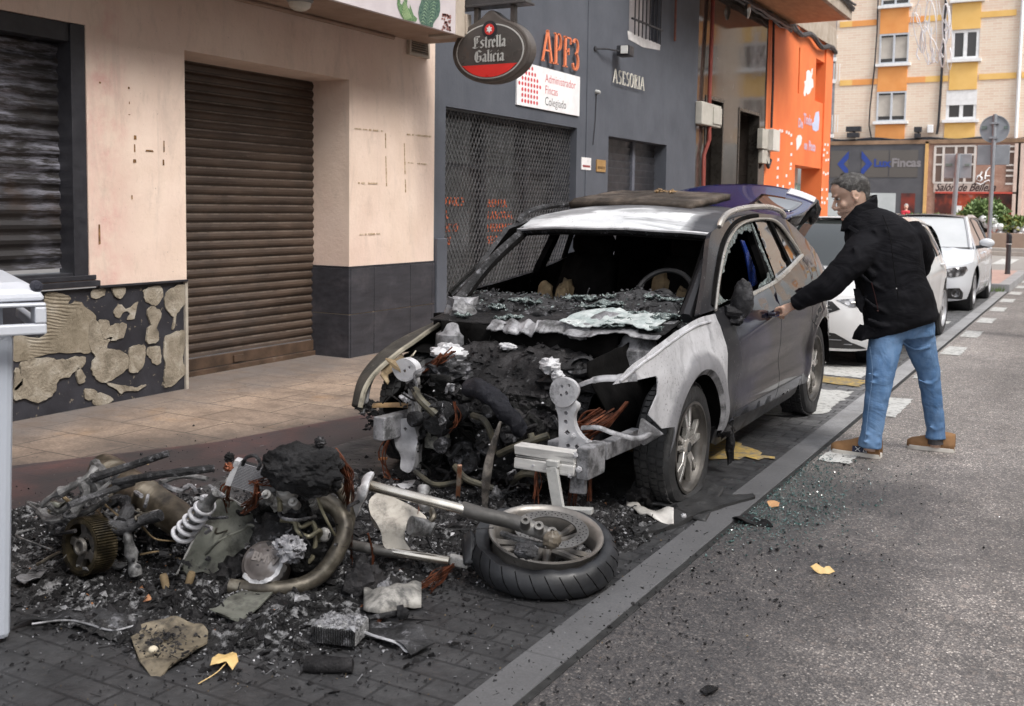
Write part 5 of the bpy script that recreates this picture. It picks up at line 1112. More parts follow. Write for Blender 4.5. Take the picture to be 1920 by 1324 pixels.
CHB_ = None; RIMD = pm('rim_barrel_dark', [(.3, (.05,.047,.043)), (.6, (.13,.12,.11)), (.78, (.4,.38,.35))], 6, .4, .6)
def wheel(root, c, side, R, rimr, width, flat_=0, burnt=False, name='wheel', spokes=5, tyre_m=None, rim_m=None):
    """c = hub centre, outer face looks towards side (+1 = +x)"""
    c = Vector(c); ax = Vector((side, 0, 0)); hw_ = width/2
    prof = [(rimr-.01,-hw_+.01),(rimr+.015,-hw_),(R*.82,-hw_-.006),(R*.93,-hw_+.004),(R*.985,-hw_+.028),(R,-hw_*.55),(R,-.012),(R-.008,-.008),(R-.008,.008),(R,.012),(R,hw_*.55),(R*.985,hw_-.028),(R*.93,hw_-.004),(R*.82,hw_+.006),(rimr+.015,hw_),(rimr-.01,hw_-.01)]
    mb = MB(); mb.lathe(prof, c, ax, 56, cap=False)
    if True:   # tread blocks
        for k in range(56):
            a = 2*math.pi*k/56
            for off in (-.6, -.2, .25, .62):
                d = Vector((0, math.cos(a+off*.06), math.sin(a+off*.06))); tn = Vector((0, -d.z, d.y)); p = c+ax*(off*hw_)+d*(R+.0005); mb.obox(p, ax, tn, d, hw_*.15, R*.043, .0045)
    if flat_:
        nv = []
        for v in mb.v:
            x, y, z = v; lim = c.z-R+flat_
            if z < lim+.05:
                k = (lim+.05-z)/(flat_+.05); sgn = 1 if (x-c.x) > 0 else -1; x += sgn*.025*k; y += (y-c.y)*.12*k; z = lim+.05-(.05)*min(1, k) + (.0 if k < 1 else 0)
            if burnt: q = Vector((x, y, z)); n_ = mnoise.noise(q*9)*.012; x += n_; y += mnoise.noise(q*7+Vector((5,5,5)))*.010; 
            nv.append((x, y, z))
        mb.v = nv
    w_ = mb.build(name, tyre_m or RUB, root, smooth=True, ang=35)
    rm = rim_m or CHROME; rb = MB()
    rb.lathe([(rimr,-hw_+.01),(rimr*.9,-hw_+.03),(rimr*.86,hw_-.06),(rimr*.93,hw_-.018),(rimr+.004,hw_-.004),(rimr+.006,hw_+.002),(rimr-.008,hw_+.004),(rimr*.955,hw_-.01),(rimr*.93,hw_-.03)], c, ax, 48, cap=False)
    rb.build('rim', RIMD if rim_m is not None and rim_m.name.startswith('burnt') else rm, w_, smooth=True, ang=50)
    MB().lathe([(0,-.02),(rimr*.84,-.02),(rimr*.84,-.015),(0,-.0)], c, ax, 32).build('brake_disc', SOOT if burnt else pm('brake_dark', [(.3, (.04,.04,.04)), (.7, (.09,.09,.09))]), w_)
    sb = MB(); fz = hw_-.02
    for k in range(spokes):
        a0 = 2*math.pi*k/spokes+.3
        for dl in (-.17, .17):
            ri = rimr*.14; ro = rimr*.95; ai = a0+dl*.9; ao = a0+dl*1.25; pts = []
            for rr_, aa, wd, zz in ((ri, ai, .020, fz-.005), (rimr*.45, a0+dl*.95, .0105, fz+.004), (ro, ao, .015, fz-.010)):
                d = Vector((0, math.cos(aa), math.sin(aa))); tn = Vector((0, -math.sin(aa), math.cos(aa))); pts.append((c+d*rr_+ax*zz, tn*wd))
            for (p, w1), (q, w2) in zip(pts, pts[1:]):
                dp = ax*.028; A = [p-w1, p+w1, q+w2, q-w2]
                sb.add([A[0]-w1*.0, A[1], A[2], A[3], A[0]-dp, A[1]-dp, A[2]-dp, A[3]-dp], [(0,1,2,3),(7,6,5,4),(0,4,5,1),(1,5,6,2),(2,6,7,3),(3,7,4,0)])
    sb.lathe([(0,fz+.006),(rimr*.13,fz+.006),(rimr*.2,fz-.004),(rimr*.23,fz-.03),(rimr*.2,fz-.05)], c, ax, 20)
    sb.build('spokes', rm, w_, bevel=.003)
    hb = MB(); hb.lathe([(0,fz+.010),(rimr*.11,fz+.010),(rimr*.12,fz+.006)], c, ax, 16)
    for k in range(5): a = 2*math.pi*k/5+.6; hb.lathe([(.009,0),(.009,.006),(0,.006)], c+Vector((0, math.cos(a), math.sin(a)))*rimr*.18+ax*(fz-.012), ax, 6)
    hb.build('hub_cap', pm('hub_dark', [(.3, (.02,.02,.02)), (.7, (.06,.06,.06))]), w_, smooth=True)
    return w_
def bits(mb, n, fn, smin, smax, R, kind='mix'):
    """random crumpled flakes, lumps and splinters at points fn()"""
    for _ in range(n):
        p = Vector(fn()); s = R.uniform(smin, smax)*(1 if R.random() < .9 else 1.8); k = R.random()
        if k < .5:    # lump
            q = [Vector((R.uniform(-1,1), R.uniform(-1,1), R.uniform(-.6,.8))).normalized()*s*R.uniform(.5,1) for _ in range(6)]
            v = [Vector((s*R.uniform(.6,1),0,0)), Vector((-s*R.uniform(.6,1),0,0)), Vector((0,s*R.uniform(.5,1),0)), Vector((0,-s*R.uniform(.5,1),0)), Vector((0,0,s*R.uniform(.3,.9))), Vector((0,0,-s*R.uniform(.2,.5)))]
            rt_ = Matrix.Rotation(R.uniform(0,6.28), 3, 'Z') @ Matrix.Rotation(R.uniform(-.8,.8), 3, 'X')
            mb.add([p+rt_ @ (a+b*.25) for a, b in zip(v, q)], [(0,2,4),(2,1,4),(1,3,4),(3,0,4),(2,0,5),(1,2,5),(3,1,5),(0,3,5)])
        elif k < .85:  # flake
            u = Vector((R.uniform(-1,1), R.uniform(-1,1), R.uniform(-.5,.5))).normalized(); v = u.orthogonal(); v.rotate(Matrix.Rotation(R.uniform(0,6.28), 3, u)); v.normalize(); 
            c_ = [p-u*s*R.uniform(.5,1), p+v*s*R.uniform(.3,.8), p+u*s*R.uniform(.5,1), p-v*s*R.uniform(.3,.8)]; n = u.cross(v)*s*.12
            mb.add(c_+[a-n for a in c_], [(0,1,2,3),(7,6,5,4),(0,4,5,1),(1,5,6,2),(2,6,7,3),(3,7,4,0)])
        else:
            u = Vector((R.uniform(-1,1), R.uniform(-1,1), R.uniform(-.2,.7))).normalized()*s*1.6; mb.bar(p-u, p+u, s*.18, s*.14)
    return mb

# ================================================================== BURNT CAR (local frame: x lateral, y = distance behind the nose, z up)
bc = thing('burnt_car', 'burnt-out dark SUV with missing bonnet and grey ash-coated fender, its tailgate raised', 'car', (0,0,0))
def beltz(s): return .95+.22*min(1, max(-.15, (s-1.33)/1.83))
def hwq(s):
    h = .925
    if s < .9: h -= .125*((.9-s)/.9)**2.2
    if s > 3.45: h -= .14*((s-3.45)/.8)**2
    return h
def insq(s, z):
    b = beltz(s); i = .07*sst(b-.24, b, z)+.45*max(0, z-b)
    if z < .42: i += .06*((.42-z)/.22)**1.5
    i -= .012*sst(b-.13, b-.10, z)*(1-sst(b-.10, b+.02, z))          # shoulder crease
    i += .014*math.exp(-((z-.52-.03*(s-1.3))/.07)**2)*sst(1.25, 1.5, s)*(1-sst(3.0, 3.2, s))   # hollow along the doors
    for sw_, zw in ((.93, .30), (3.58, .345)):
        r = math.hypot(s-sw_, z-zw); i -= .020*math.exp(-((r-.42)/.05)**2)
    return i
def side(sd): return lambda s, z: (sd*(hwq(s)-insq(s, z)), s, z)
def arch(cs, cz, r, a0, a1, n=14, sx=1.0): return [(cs+sx*r*math.cos(rad(a0+(a1-a0)*k/n)), cz+r*math.sin(rad(a0+(a1-a0)*k/n))) for k in range(n+1)]
WT = crom([(1.305,.955),(1.511,1.098),(1.80,1.27),(2.06,1.369),(2.284,1.416),(2.55,1.437),(2.83,1.434),(2.97,1.40),(3.07,1.31),(3.165,1.185)], 4)
BLT = [(1.305,.95),(1.66,.975),(1.982,1.002),(2.44,1.047),(2.8,1.105),(3.165,1.178)]
ROE = crom([(1.08,.945),(1.38,1.14),(1.66,1.343),(1.84,1.39),(2.05,1.43),(2.3,1.458),(2.62,1.472),(2.9,1.468),(3.10,1.45),(3.30,1.40)], 4)
fa1 = arch(.93, .30, .385, 178, -3, 16)     # front wheel arch
ra1 = arch(3.58, .345, .385, 190, -4, 16)
for sd in (1, -1):
    fn = side(sd); fl_ = sd < 0; own = sd > 0
    mat_d = BP if own else CHG
    # lower body
    if own:
        fender = [(.056,.722),(.19,.777),(.43,.846),(.70,.895),(.953,.925),(1.12,.935),(1.30,.935),(1.33,.80),(1.335,.6),(1.34,.32)]+[p for p in fa1[::-1] if True]+[(.53,.46),(.44,.465),(.316,.549),(.36,.60),(.392,.636),(.395,.71),(.385,.722),(.22,.722)]
        fp_ = panel('front_fender', fender, fn, FEN, bc, .006, .045, SOOT, flip=fl_)
        lip = MB()
        for a0 in range(0, 178, 6):
            P0 = [(.93+r*math.cos(rad(a0)), .30+r*math.sin(rad(a0))) for r in (.385, .355)]; P1 = [(.93+r*math.cos(rad(a0+6)), .30+r*math.sin(rad(a0+6))) for r in (.385, .355)]
            q = [Vector(fn(*P0[0])), Vector(fn(*P1[0])), Vector(fn(*P1[1]))+Vector((-.012,0,0)), Vector(fn(*P0[1]))+Vector((-.012,0,0))]; lip.poly(q)
        lip.build('arch_flange', ASHD, fp_, smooth=True)
        crz = [(.10,.728),(.22,.765),(.45,.825),(.72,.87),(.98,.897),(1.2,.90)]
        MB().tube([Vector(fn(a, b))+Vector((.004,0,.002)) for a, b in crom(crz, 4)], .007, 6).build('fender_crease', FEN, fp_, smooth=True)
    G = .004
    fd = [(1.335+G,.335),(1.338,.6),(1.333,.80),(1.305,.935)]+[(1.31,.948)]+BLT[1:3]+[(2.40-G,1.043),(2.415-G,.80),(2.42-G,.5),(2.41-G,.295)]
    panel('front_door', fd, fn, mat_d, bc, .02, .05, SOOT, flip=fl_)
    rd = [(2.41+G,.295),(2.42+G,.5),(2.415+G,.80),(2.40+G,1.043)]+BLT[4:]+[(3.26,1.10),(3.27,.95),(3.22,.74)]+[(p[0],p[1]) for p in arch(3.58,.345,.40,128,176,5)]+[(3.16,.30)]
    panel('rear_door', rd, fn, mat_d, bc, .02, .05, SOOT, flip=fl_)
    qt = [(3.27,1.10),(3.17,1.186)]+[p for p in WT[::-1] if p[0] > 2.95][1:]+[(2.9,1.435),(3.0,1.462),(3.12,1.45),(3.34,1.37),(3.56,1.26),(3.78,1.12),(4.0,.97),(4.22,.90),(4.30,.72),(4.32,.5),(4.26,.36),(4.0,.33)]+arch(3.58,.345,.385,-2,126,12)+[(3.23,.74),(3.28,.95)]
    panel('rear_quarter', qt, fn, mat_d, bc, .012, .05, SOOT, flip=fl_)
    rk = [(1.335,.325),(3.16,.292),(3.19,.22),(3.1,.20),(1.5,.17),(1.36,.21)]
    panel('sill', rk, lambda s, z, sd=sd: (sd*(hwq(s)-insq(1.6+.3*s, z)-.036), s, z), pm('sill_dark', [(.3, (.05,.05,.055)), (.7, (.09,.09,.095))], 6, .5), bc, .03, .06, SOOT, flip=fl_)
    # roof side frame with A pillar
    fr_poly = ([(p[0],p[1]) for p in ROE if p[0] < 3.06] if own else [(1.30,.90),(1.42,1.0),(1.55,1.16)]+[(p[0],p[1]) for p in ROE if 1.7 < p[0] < 3.06])+[(3.0,1.462),(2.9,1.437)]+[(p[0],p[1]) for p in WT[::-1] if p[0] < 2.88]
    sf = panel('side_frame', fr_poly, fn, BP if own else CHG, bc, .03, .04, SOOT, flip=fl_)
    # belt and window trims
    f2 = lambda p, o=.004: Vector(fn(p[0], p[1]))+Vector((sd*o, 0, 0))
    if own:
        MB().tube([f2(p, .006) for p in WT], .012, 6, flat=.7).build('window_trim', CHROME, bc, smooth=True)
        MB().tube([f2((a, b-.003), .004) for a, b in crom(BLT[1:5], 4)], .013, 6).build('belt_trim', CHROME, bc, smooth=True)
        MB().tube([f2((a, b+.004), .006) for a, b in crom([(2.46,1.05),(2.8,1.108),(3.0,1.15),(3.17,1.183)], 4)], .016, 6).build('belt_trim', CHROME, bc, smooth=True)
        MB().tube([f2((a-.015, b+.02), -.002) for a, b in WT[:22]], .014, 6).build('window_seal', SOOT, bc, smooth=True)
    else: MB().tube([f2(p, 0) for p in WT], .014, 5).build('window_trim', CHD, bc, smooth=True)
    # pillars
    bp_ = [(2.385,1.04),(2.45,1.425),(2.53,1.435),(2.49,1.055)]; panel('centre_pillar', bp_, lambda s, z, sd=sd: (sd*(hwq(s)-insq(s, z)-.02), s, z), SOOT, bc, .04, .05, flip=fl_)
    cp_ = [(2.86,1.12),(2.80,1.43),(2.845,1.43),(2.915,1.13)]; panel('rear_window_divider', cp_, fn, SOOT, bc, .02, .05, flip=fl_)
    # roof rail
    rl = [Vector((sd*(hwq(s)-insq(s, z)-.004), s, zz)) for s, z, zz in ((1.86,1.385,1.395),(1.93,1.40,1.44),(2.05,1.425,1.475),(2.3,1.46,1.503),(2.62,1.47,1.518),(2.9,1.47,1.515),(3.08,1.455,1.49),(3.16,1.44,1.45))]
    MB().tube(crom(rl, 4), [.014]+[.019]*27+[.014], 8).build('roof_rail', CHROME if own else CHG, bc, smooth=True)
    # wheel housings and underbody
    for cy, cz in ((.93,.30),(3.58,.345)):
        MB().grid(lambda a, b, cy=cy, cz=cz: (sd*(.895-.34*b), cy+.385*math.cos(math.pi*a*(.62 if cy < 2 else 1)), cz+.385*math.sin(math.pi*a*(.62 if cy < 2 else 1))), 20, 3).build('wheel_housing', SOOT, bc, smooth=True)
# rear door glass (mirrors the street) on the own side; remains on the front one
tg_ = NT('rear_glass'); tg_.set((.012,.010,.009), .03, 0, 1.0, 1.0); tg_.b.inputs['Coat Roughness'].default_value = .02; RG = tg_.m
fnr = side(1)
gl_fn = lambda s, z: (hwq(s)-insq(s, z)-.014, s, z)
panel('rear_door_glass', [(2.52,1.06),(2.56,1.43),(2.79,1.43),(2.85,1.12)], gl_fn, RG, bc, .004, .04)
panel('quarter_glass', [(2.92,1.14),(2.855,1.43),(2.96,1.405),(3.06,1.31),(3.155,1.19)], gl_fn, RG, bc, .004, .04)
t = NT('broken_glass'); t.set(t.ramp(t.noise(40, 4), [(.35, (.08,.10,.10)), (.65, (.30,.36,.355))]), .15, 0, 0, .6); t.b.inputs['Transmission Weight'].default_value = .3; t.bump(t.voro(70), 1., .01); BRG = t.m
GR = random.Random(3)
def jag(pts, amp, n, R=GR):
    out = []
    for a, b in zip(pts, pts[1:]):
        a = Vector(a); b = Vector(b)
        for k in range(n): p = a.lerp(b, k/n); out.append(p+Vector((R.uniform(-amp,amp), R.uniform(-amp,amp))))
    return out+[Vector(pts[-1])]
panel('window_shard', [(1.55,1.115),(1.8,1.262),(2.06,1.36),(2.28,1.408),(2.45,1.42)]+jag([(2.44,1.36),(2.3,1.37),(2.1,1.33),(1.98,1.27),(1.85,1.24),(1.7,1.14)], .012, 5), gl_fn, BRG, bc, .004, .03)
panel('window_shard', [(2.47,1.42),(2.50,1.43),(2.495,1.06)]+jag([(2.44,1.06),(2.455,1.15),(2.45,1.25),(2.46,1.35)], .010, 5), gl_fn, BRG, bc, .004, .03)
panel('window_shard', [(1.42,.972),(1.36,.97),(1.42,1.03)]+jag([(1.47,1.03),(1.55,1.0),(1.62,.99)], .012, 3), gl_fn, BRG, bc, .004, .03)
panel('window_shard', [(2.15,1.02),(2.44,1.05)]+jag([(2.43,1.10),(2.3,1.06),(2.2,1.045)], .01, 4), gl_fn, BRG, bc, .004, .03)
# roof
RE = [(1.86,1.352),(1.95,1.39),(2.05,1.425),(2.3,1.456),(2.62,1.47),(2.9,1.465),(3.15,1.435),(3.36,1.385)]
REc = crom([(a, b, 0) for a, b in RE], 4)
def roof_fn(u, v):   # u in -1..1, v in 0..1
    f = v*(len(REc)-1); i = min(int(f), len(REc)-2); p = REc[i].lerp(REc[i+1], f-i); s, z = p.x, p.y
    hx = hwq(s)-insq(s, z)-.01; c_ = 1-abs(u)**2.4; bow = .14*(1-sst(0, .35, v)); return (u*hx, s-bow*(1-u*u), z+.062*c_*sst(-.25, .3, v)+.004*mnoise.noise(Vector((u*3, v*4, 0))))
MB().grid(lambda a, b: roof_fn(a*2-1, b), 40, 40).build('roof_panel', ROOFM, bc, smooth=True, solid=.012, offs=-1)
hd = MB()
for z0, z1, dy, nm in ((0, -.012, 0, 0), ):
    hd.grid(lambda a, b: Vector(roof_fn(a*2-1, 0))+Vector((0, .02*b, -.004-.035*b)), 40, 2)
hd.build('windscreen_header', CHG, bc, smooth=True, solid=.01)
hd = MB(); hd.tube([Vector(roof_fn(k/10-1, 0))+Vector((0, -.012, -.006)) for k in range(21)], .010, 6); hd.build('header_strip', ASH, bc, smooth=True)
# A pillars (windscreen edge): outer skin is the side frame, here the inner face
for sd in (1, -1):
    top = Vector(roof_fn(sd*.97, 0)); a = Vector((sd*.735, 1.16, .905 if sd > 0 else .88)); mid = Vector((sd*.70, 1.50, 1.13))
    pts = crom([a, mid, top+Vector((-sd*.03, .02, -.01))], 6)
    MB().tube(pts, [.05,.048,.045,.043,.04,.04,.038,.036,.035,.035,.034,.034,.032][:len(pts)], 8, flat=.8).build('pillar', BP if sd > 0 else CHG, bc, smooth=True)
    MB().tube([p+Vector((-sd*.03, .0, -.01)) for p in pts], .018, 6).build('pillar_seal', SOOT, bc, smooth=True)
# interior
def bx_(x0,x1,y0,y1,z0,z1,nm,m,**k): return MB().box(x0,x1,y0,y1,z0,z1).build(nm, m, bc, **k)
bx_(-.80,.80,1.0,4.2,.24,.30,'floor_pan',SOOT); bx_(-.78,.78,1.02,1.08,.26,.86,'bulkhead',SOOT)
MB().poly([(-.76,3.45,.5),(.76,3.45,.5),(.60,3.32,1.42),(-.60,3.32,1.42)]).build('rear_light_block', SOOT, bc)  # raised to block light coming in through the open tailgate
hl = MB(); hl.grid(lambda a, b: Vector(roof_fn(a*1.9-.95, b))+Vector((0,0,-.05)), 12, 12); hl.build('headliner', SOOT, bc)
for sx in (.36, -.36):     # burnt front seats with foam left on them
    q = MB(); 
    q.grid(lambda a, b: (sx+(a-.5)*.46*(1-.25*b*b), 2.02+.30*b+.02*math.sin(a*9), .55+.62*b+.01*math.sin(a*7+b*6)), 8, 10)
    q.grid(lambda a, b: (sx+(a-.5)*.48, 1.55+.45*b, .58+.02*math.sin(a*6+b*3)), 6, 6)
    q.ball((sx, 2.36, 1.25), (.12,.05,.09), 10, 7)
    s_ = q.build('front_seat', SOOT, bc, smooth=True, solid=.09); 
    fm = MB()
    for k in range(5): fm.ball((sx+GR.uniform(-.18,.18), 1.98+GR.uniform(0,.1), .80+GR.uniform(-.1,.22)), (.055,.04,.09), 14, 10, nz=.35, nsc=2, seed=k)
    fm.build('seat_foam', TAN, s_, smooth=True)
q = MB(); q.grid(lambda a, b: (-.62+1.24*a, 2.95+.25*b, .5+.6*b), 10, 6); q.build('rear_seat', SOOT, bc, smooth=True, solid=.1)
# charred dashboard
def dash(a, b):
    x = -.76+1.52*a; y = 1.12+.58*b; z = .885+.02*math.sin(b*3)+.05*math.sin(math.pi*b)
    if True: z += .075*math.exp(-((x-.36)/.22)**2)*sst(.15, .6, b)
    z += .022*mnoise.noise(Vector((x*6, y*6, 1)))+.013*mnoise.noise(Vector((x*17, y*17, 3))); return (x, y, z-(.25 if b > .97 else 0))
MB().grid(dash, 70, 26).build('dashboard', CHG, bc, smooth=True, solid=.03, offs=-1)
sw_ = MB(); cw = Vector((.37, 1.80, .96)); n_ = Vector((0,-1,.55)).normalized(); sw_.lathe([(.185+.016*math.cos(a), .016*math.sin(a)) for a in [k*math.pi/4 for k in range(9)]], cw, n_, 36, cap=False)
sw_.ball(cw, (.07,.03,.06), 10, 6); sw_.bar(cw, cw+Vector((.17,0,0)), .03, .02); sw_.bar(cw, cw-Vector((.17,0,0)), .03, .02); sw_.build('steering_wheel', RUB, bc, smooth=True)
# cowl with shattered glass
def cowl(a, b): x = -.72+1.44*a; y = .90+.25*b; z = .855+.045*b+.02*mnoise.noise(Vector((x*5, y*7, 2)))+.010*mnoise.noise(Vector((x*19, y*15, 7))); return (x, y-.05*(1-(2*a-1)**2)-.03*mnoise.noise(Vector((x*9,0,0)))*(1-b), z-.02*(x < 0))
MB().grid(cowl, 80, 12).build('cowl_panel', CH, bc, smooth=True, solid=.008)
cm = MB(); cm.grid(lambda a, b: Vector(cowl(.66+.33*a, b))+Vector((0, -.09*(1-b)+.04*a+.03*mnoise.noise(Vector((a*16,0,3)))*(1-b), .012-.03*(1-b))), 40, 10); cm.build('cowl_panel', ASHD, bc, smooth=True, solid=.006)
cm = MB(); cm.grid(lambda a, b: Vector(cowl(.30+.42*a, b*.3))+Vector((0, -.05-.05*mnoise.noise(Vector((a*9,0,0)))*(1-b)-.03*mnoise.noise(Vector((a*31,0,0)))*(1-b), .012-.045*(1-b)+.02*mnoise.noise(Vector((a*12,b*2,5))))), 70, 8); cm.build('melted_bonnet_edge', m_ash('melt', (.10,.10,.105), (.32,.32,.34), (.03,.03,.03), .54), bc, smooth=True, solid=.01)
gs = MB()
for k in range(26):
    a = GR.random(); b = GR.random(); p = Vector(dash(a, b*.5)) if GR.random() < .6 else Vector(cowl(a, b)); s = GR.uniform(.03,.075)
    gs.grid(lambda u, v: p+Vector(((u-.5)*s*2.2, (v-.5)*s*1.2, .018+.03*mnoise.noise(Vector((u*3+k, v*3, k)))+.01*mnoise.noise(Vector((u*9+k, v*9, k))))), 5, 4)
gs.build('shattered_glass', BRG, bc, solid=.005)
gs = MB(); gs.grid(lambda a, b: Vector(cowl(.60+.36*a, b))+Vector((0, -.02+.10*b, .028+.012*mnoise.noise(Vector((a*14, b*6, 1))))), 26, 8)
gs.build('shattered_glass', pm('glass_ash', [(.35, (.26,.31,.31)), (.7, (.58,.61,.61))], 12, .5, bump=.9, bsc=60, bd=.01), bc, solid=.004)
db_ = MB(); bits(db_, 420, lambda: Vector(dash(GR.random(), GR.random()*.95))+Vector((0,0,.012)), .006, .022, GR); db_.build('dash_rubble', CHG, bc)
db_ = MB(); bits(db_, 200, lambda: Vector(dash(GR.random(), GR.random()*.5))+Vector((0,0,.014)), .004, .013, GR); db_.build('dash_rubble', BRG, bc)
# engine bay
for sd in (1, -1):
    ap = MB(); ap.grid(lambda a, b: (sd*(.60+.06*math.sin(b*5)), .36+.77*a, .34+((.42+.06*a) if sd > 0 else (.22+.20*a))*b+.01*mnoise.noise(Vector((a*8,b*8,sd)))), 16, 8); ap.build('inner_wing', SOOT, bc, smooth=True, solid=.01)
    q = MB(); q.lathe([(.0,.06),(.06,.06),(.085,.04),(.10,0),(.13,-.02),(.14,-.15)], (sd*.56, .95, .78), (0,0,1), 20); q.build('strut_tower', ASHD, bc, smooth=True)
    rl_ = MB(); rl_.bar((sd*.50, .10, .36), (sd*.50, 1.1, .33), .07, .12); rl_.build('frame_rail', ASHD, bc, bevel=.006)
bk_ = MB(); bk_.grid(lambda a, b: (-.70+1.4*a, 1.0+.03*mnoise.noise(Vector((a*9,b*5,0))), .30+.56*b), 30, 12); bk_.build('firewall', CHD, bc, smooth=True)
bx2 = MB(); bx2.grid(lambda a, b: (-.62+1.1*a, .86+.05*mnoise.noise(Vector((a*7,0,0))), .70+.14*b+.01*mnoise.noise(Vector((a*20,b*3,0)))), 34, 4); bx2.build('scuttle_plate', SOOT, bc, smooth=True, solid=.006)
# engine block: charred mass
def lump(nm, c, r, m, seed=0, nz=.35, nsc=2.2, n=36, mm=24, rot=None, parent=bc):
    return MB().ball(c, r, n, mm, rot, nz, nsc, seed).build(nm, m, parent, smooth=True)
eg = MB()
def heap(a, b):
    x = -.50+.98*a; y = .34+.56*b; e = (1-abs(2*a-1)**3)*(1-abs(2*b-1)**4)
    z = .45+.10*e+.22*sst(.1,.95,b)+.06*mnoise.noise(Vector((x*4, y*4, 0)))+.035*mnoise.noise(Vector((x*10, y*10, 3)))+.018*mnoise.noise(Vector((x*26, y*26, 5))); return (x, y, z)
eg.grid(heap, 90, 60); eo = eg.build('engine_top', CH, bc, smooth=True)
ef = MB(); ef.grid(lambda a, b: (-.50+.98*a, .38+.05*mnoise.noise(Vector((a*8, b*5, 9)))+.03*mnoise.noise(Vector((a*22, b*12, 2)))+.04*(1-b), .10+.46*b), 60, 26); ef.build('engine_front', CHD, bc, smooth=True)
R2 = random.Random(11)
MB().lathe([(0,0),(.05,0),(.055,.01),(.085,.02),(.09,.05),(.085,.055),(.09,.06),(.09,.10),(.08,.105),(.085,.11),(.07,.14),(0,.14)], (-.28,.40,.40), (.1,-1,0), 24).build('alternator', CHG, bc, smooth=True, ang=30)
fn_ = MB()
for k in range(16): a = 2*math.pi*k/16; fn_.bar(Vector((-.28,.28,.40))+Vector((math.cos(a),0,math.sin(a)))*.03, Vector((-.28,.285,.40))+Vector((math.cos(a),0,math.sin(a)))*.078, .008, .01)
fn_.build('alternator_vanes', ASHD, bc)
for c, r, nm in (((-.02,.32,.30),.07,'pulley'),((.12,.30,.36),.05,'pulley'),((-.16,.31,.20),.085,'pulley'),((.28,.33,.26),.06,'pump')):
    MB().lathe([(0,0),(r*.3,0),(r*.35,.03),(r*.8,.03),(r,.045),(r*.93,.055),(r,.07),(r*.93,.08),(r,.09),(r*.9,.11),(0,.11)], Vector(c)+Vector((0,.0,0)), (0,1,0), 22).build(nm, CHG, bc, smooth=True, ang=30)
du = MB(); du.tube(crom([(-.05,.22,.60),(.06,.17,.61),(.17,.15,.56),(.25,.17,.47),(.28,.2,.42)], 6), [.042,.046,.05,.05,.05,.05,.05,.052,.05,.05,.048,.048,.046,.046,.044,.044,.042,.042,.04,.04,.04,.038,.036,.034,.03], 14, flat=.8); du.build('intake_duct', m_char('burnt_plastic', (.006,.006,.009), (.022,.023,.030), (.10,.10,.11), .7, .5, 12, .03), bc, smooth=True, disp=((.03,.05),(.012,.02)))
hz = MB()
for pts in ([(.0,.20,.47),(.09,.16,.46),(.13,.17,.38),(.12,.2,.3)], [(.16,.18,.30),(.28,.16,.36),(.42,.2,.42)], [(-.38,.25,.55),(-.3,.18,.52),(-.22,.2,.45)], [(.3,.2,.24),(.36,.17,.33),(.33,.19,.42)], [(-.1,.2,.2),(.0,.15,.16),(.12,.2,.12)], [(.2,.25,.15),(.3,.2,.22),(.44,.25,.20)], [(-.34,.2,.14),(-.2,.17,.10),(-.06,.2,.13)]):
    hz = MB(); hz.tube(crom(pts, 5), .012+R2.random()*.01, 8)
    hz.build('hose', pm('hose_burnt', [(.35, (.02,.019,.016)), (.65, (.10,.09,.06))], 12, .6), bc, smooth=True)
eb = MB(); bits(eb, 420, lambda: (R2.uniform(-.5,.47), R2.uniform(.26,.42), R2.uniform(.08,.58)), .006, .022, R2); eb.build('engine_rubble', CH, bc)
eb = MB(); bits(eb, 260, lambda: Vector(heap(R2.random(), R2.random()))+Vector((0,0,.005)), .006, .022, R2); eb.build('engine_rubble', CH, bc)
eb = MB(); bits(eb, 60, lambda: (R2.uniform(-.5,.47), R2.uniform(.24,.38), R2.uniform(.10,.58)), .004, .012, R2); eb.build('ash_flakes', ASH, bc)
for k, (c, r) in enumerate((((.27,.50,.70),(.055,.05,.04)),((.34,.45,.66),(.03,.03,.03)),((-.12,.75,.74),(.05,.03,.02)),((-.4,.6,.70),(.10,.08,.05)))): lump('ash_clump', c, r, ASH, k, .4, 3, 24, 18)
MB().lathe([(.05,0),(.07,.005),(.075,.03),(.05,.035)], (.40,.60,.68), (0,-.6,1), 20, cap=False).build('filler_ring', CHG, bc, smooth=True)
for k in range(34):
    x = R2.uniform(-.46,.44); y = R2.uniform(.20,.40); z = R2.uniform(.12,.62); P = [Vector((x, y, z))]
    for j in range(3): P.append(P[-1]+Vector((R2.uniform(-.09,.09), R2.uniform(-.04,.04), R2.uniform(-.09,.07))))
    MB().tube(crom(P, 4), R2.uniform(.004,.014), 6).build('burnt_hose', R2.choice((CHD, CH, CHG, RUB, SOOT)), bc, smooth=True)
for k in range(22):
    c = Vector((R2.uniform(-.46,.46), R2.uniform(.16,.36), R2.uniform(.10,.60))); a_ = Vector((R2.gauss(0,1), R2.gauss(0,.5), R2.gauss(0,1))).normalized(); b_ = a_.orthogonal().normalized(); s_ = R2.uniform(.02,.055); n_ = a_.cross(b_)
    MB().grid(lambda u, v: c+a_*(u-.5)*2*s_+b_*(v-.5)*1.2*s_+n_*.6*s_*mnoise.noise(Vector((u*3+k, v*3, k))), 7, 5).build('bent_plate', R2.choice((CHG, CH, CHD, ASHD, CHD)), bc, smooth=True, solid=.003)
for k in range(5): MB().lathe([(.02,0),(.035,.0),(.04,.01),(.04,.05),(.03,.06),(.02,.06)], (R2.uniform(-.4,.4), R2.uniform(.26,.34), R2.uniform(.15,.5)), (R2.uniform(-.3,.3),-1,R2.uniform(-.3,.5)), 18).build('burnt_pulley', CHG, bc, smooth=True, ang=40)
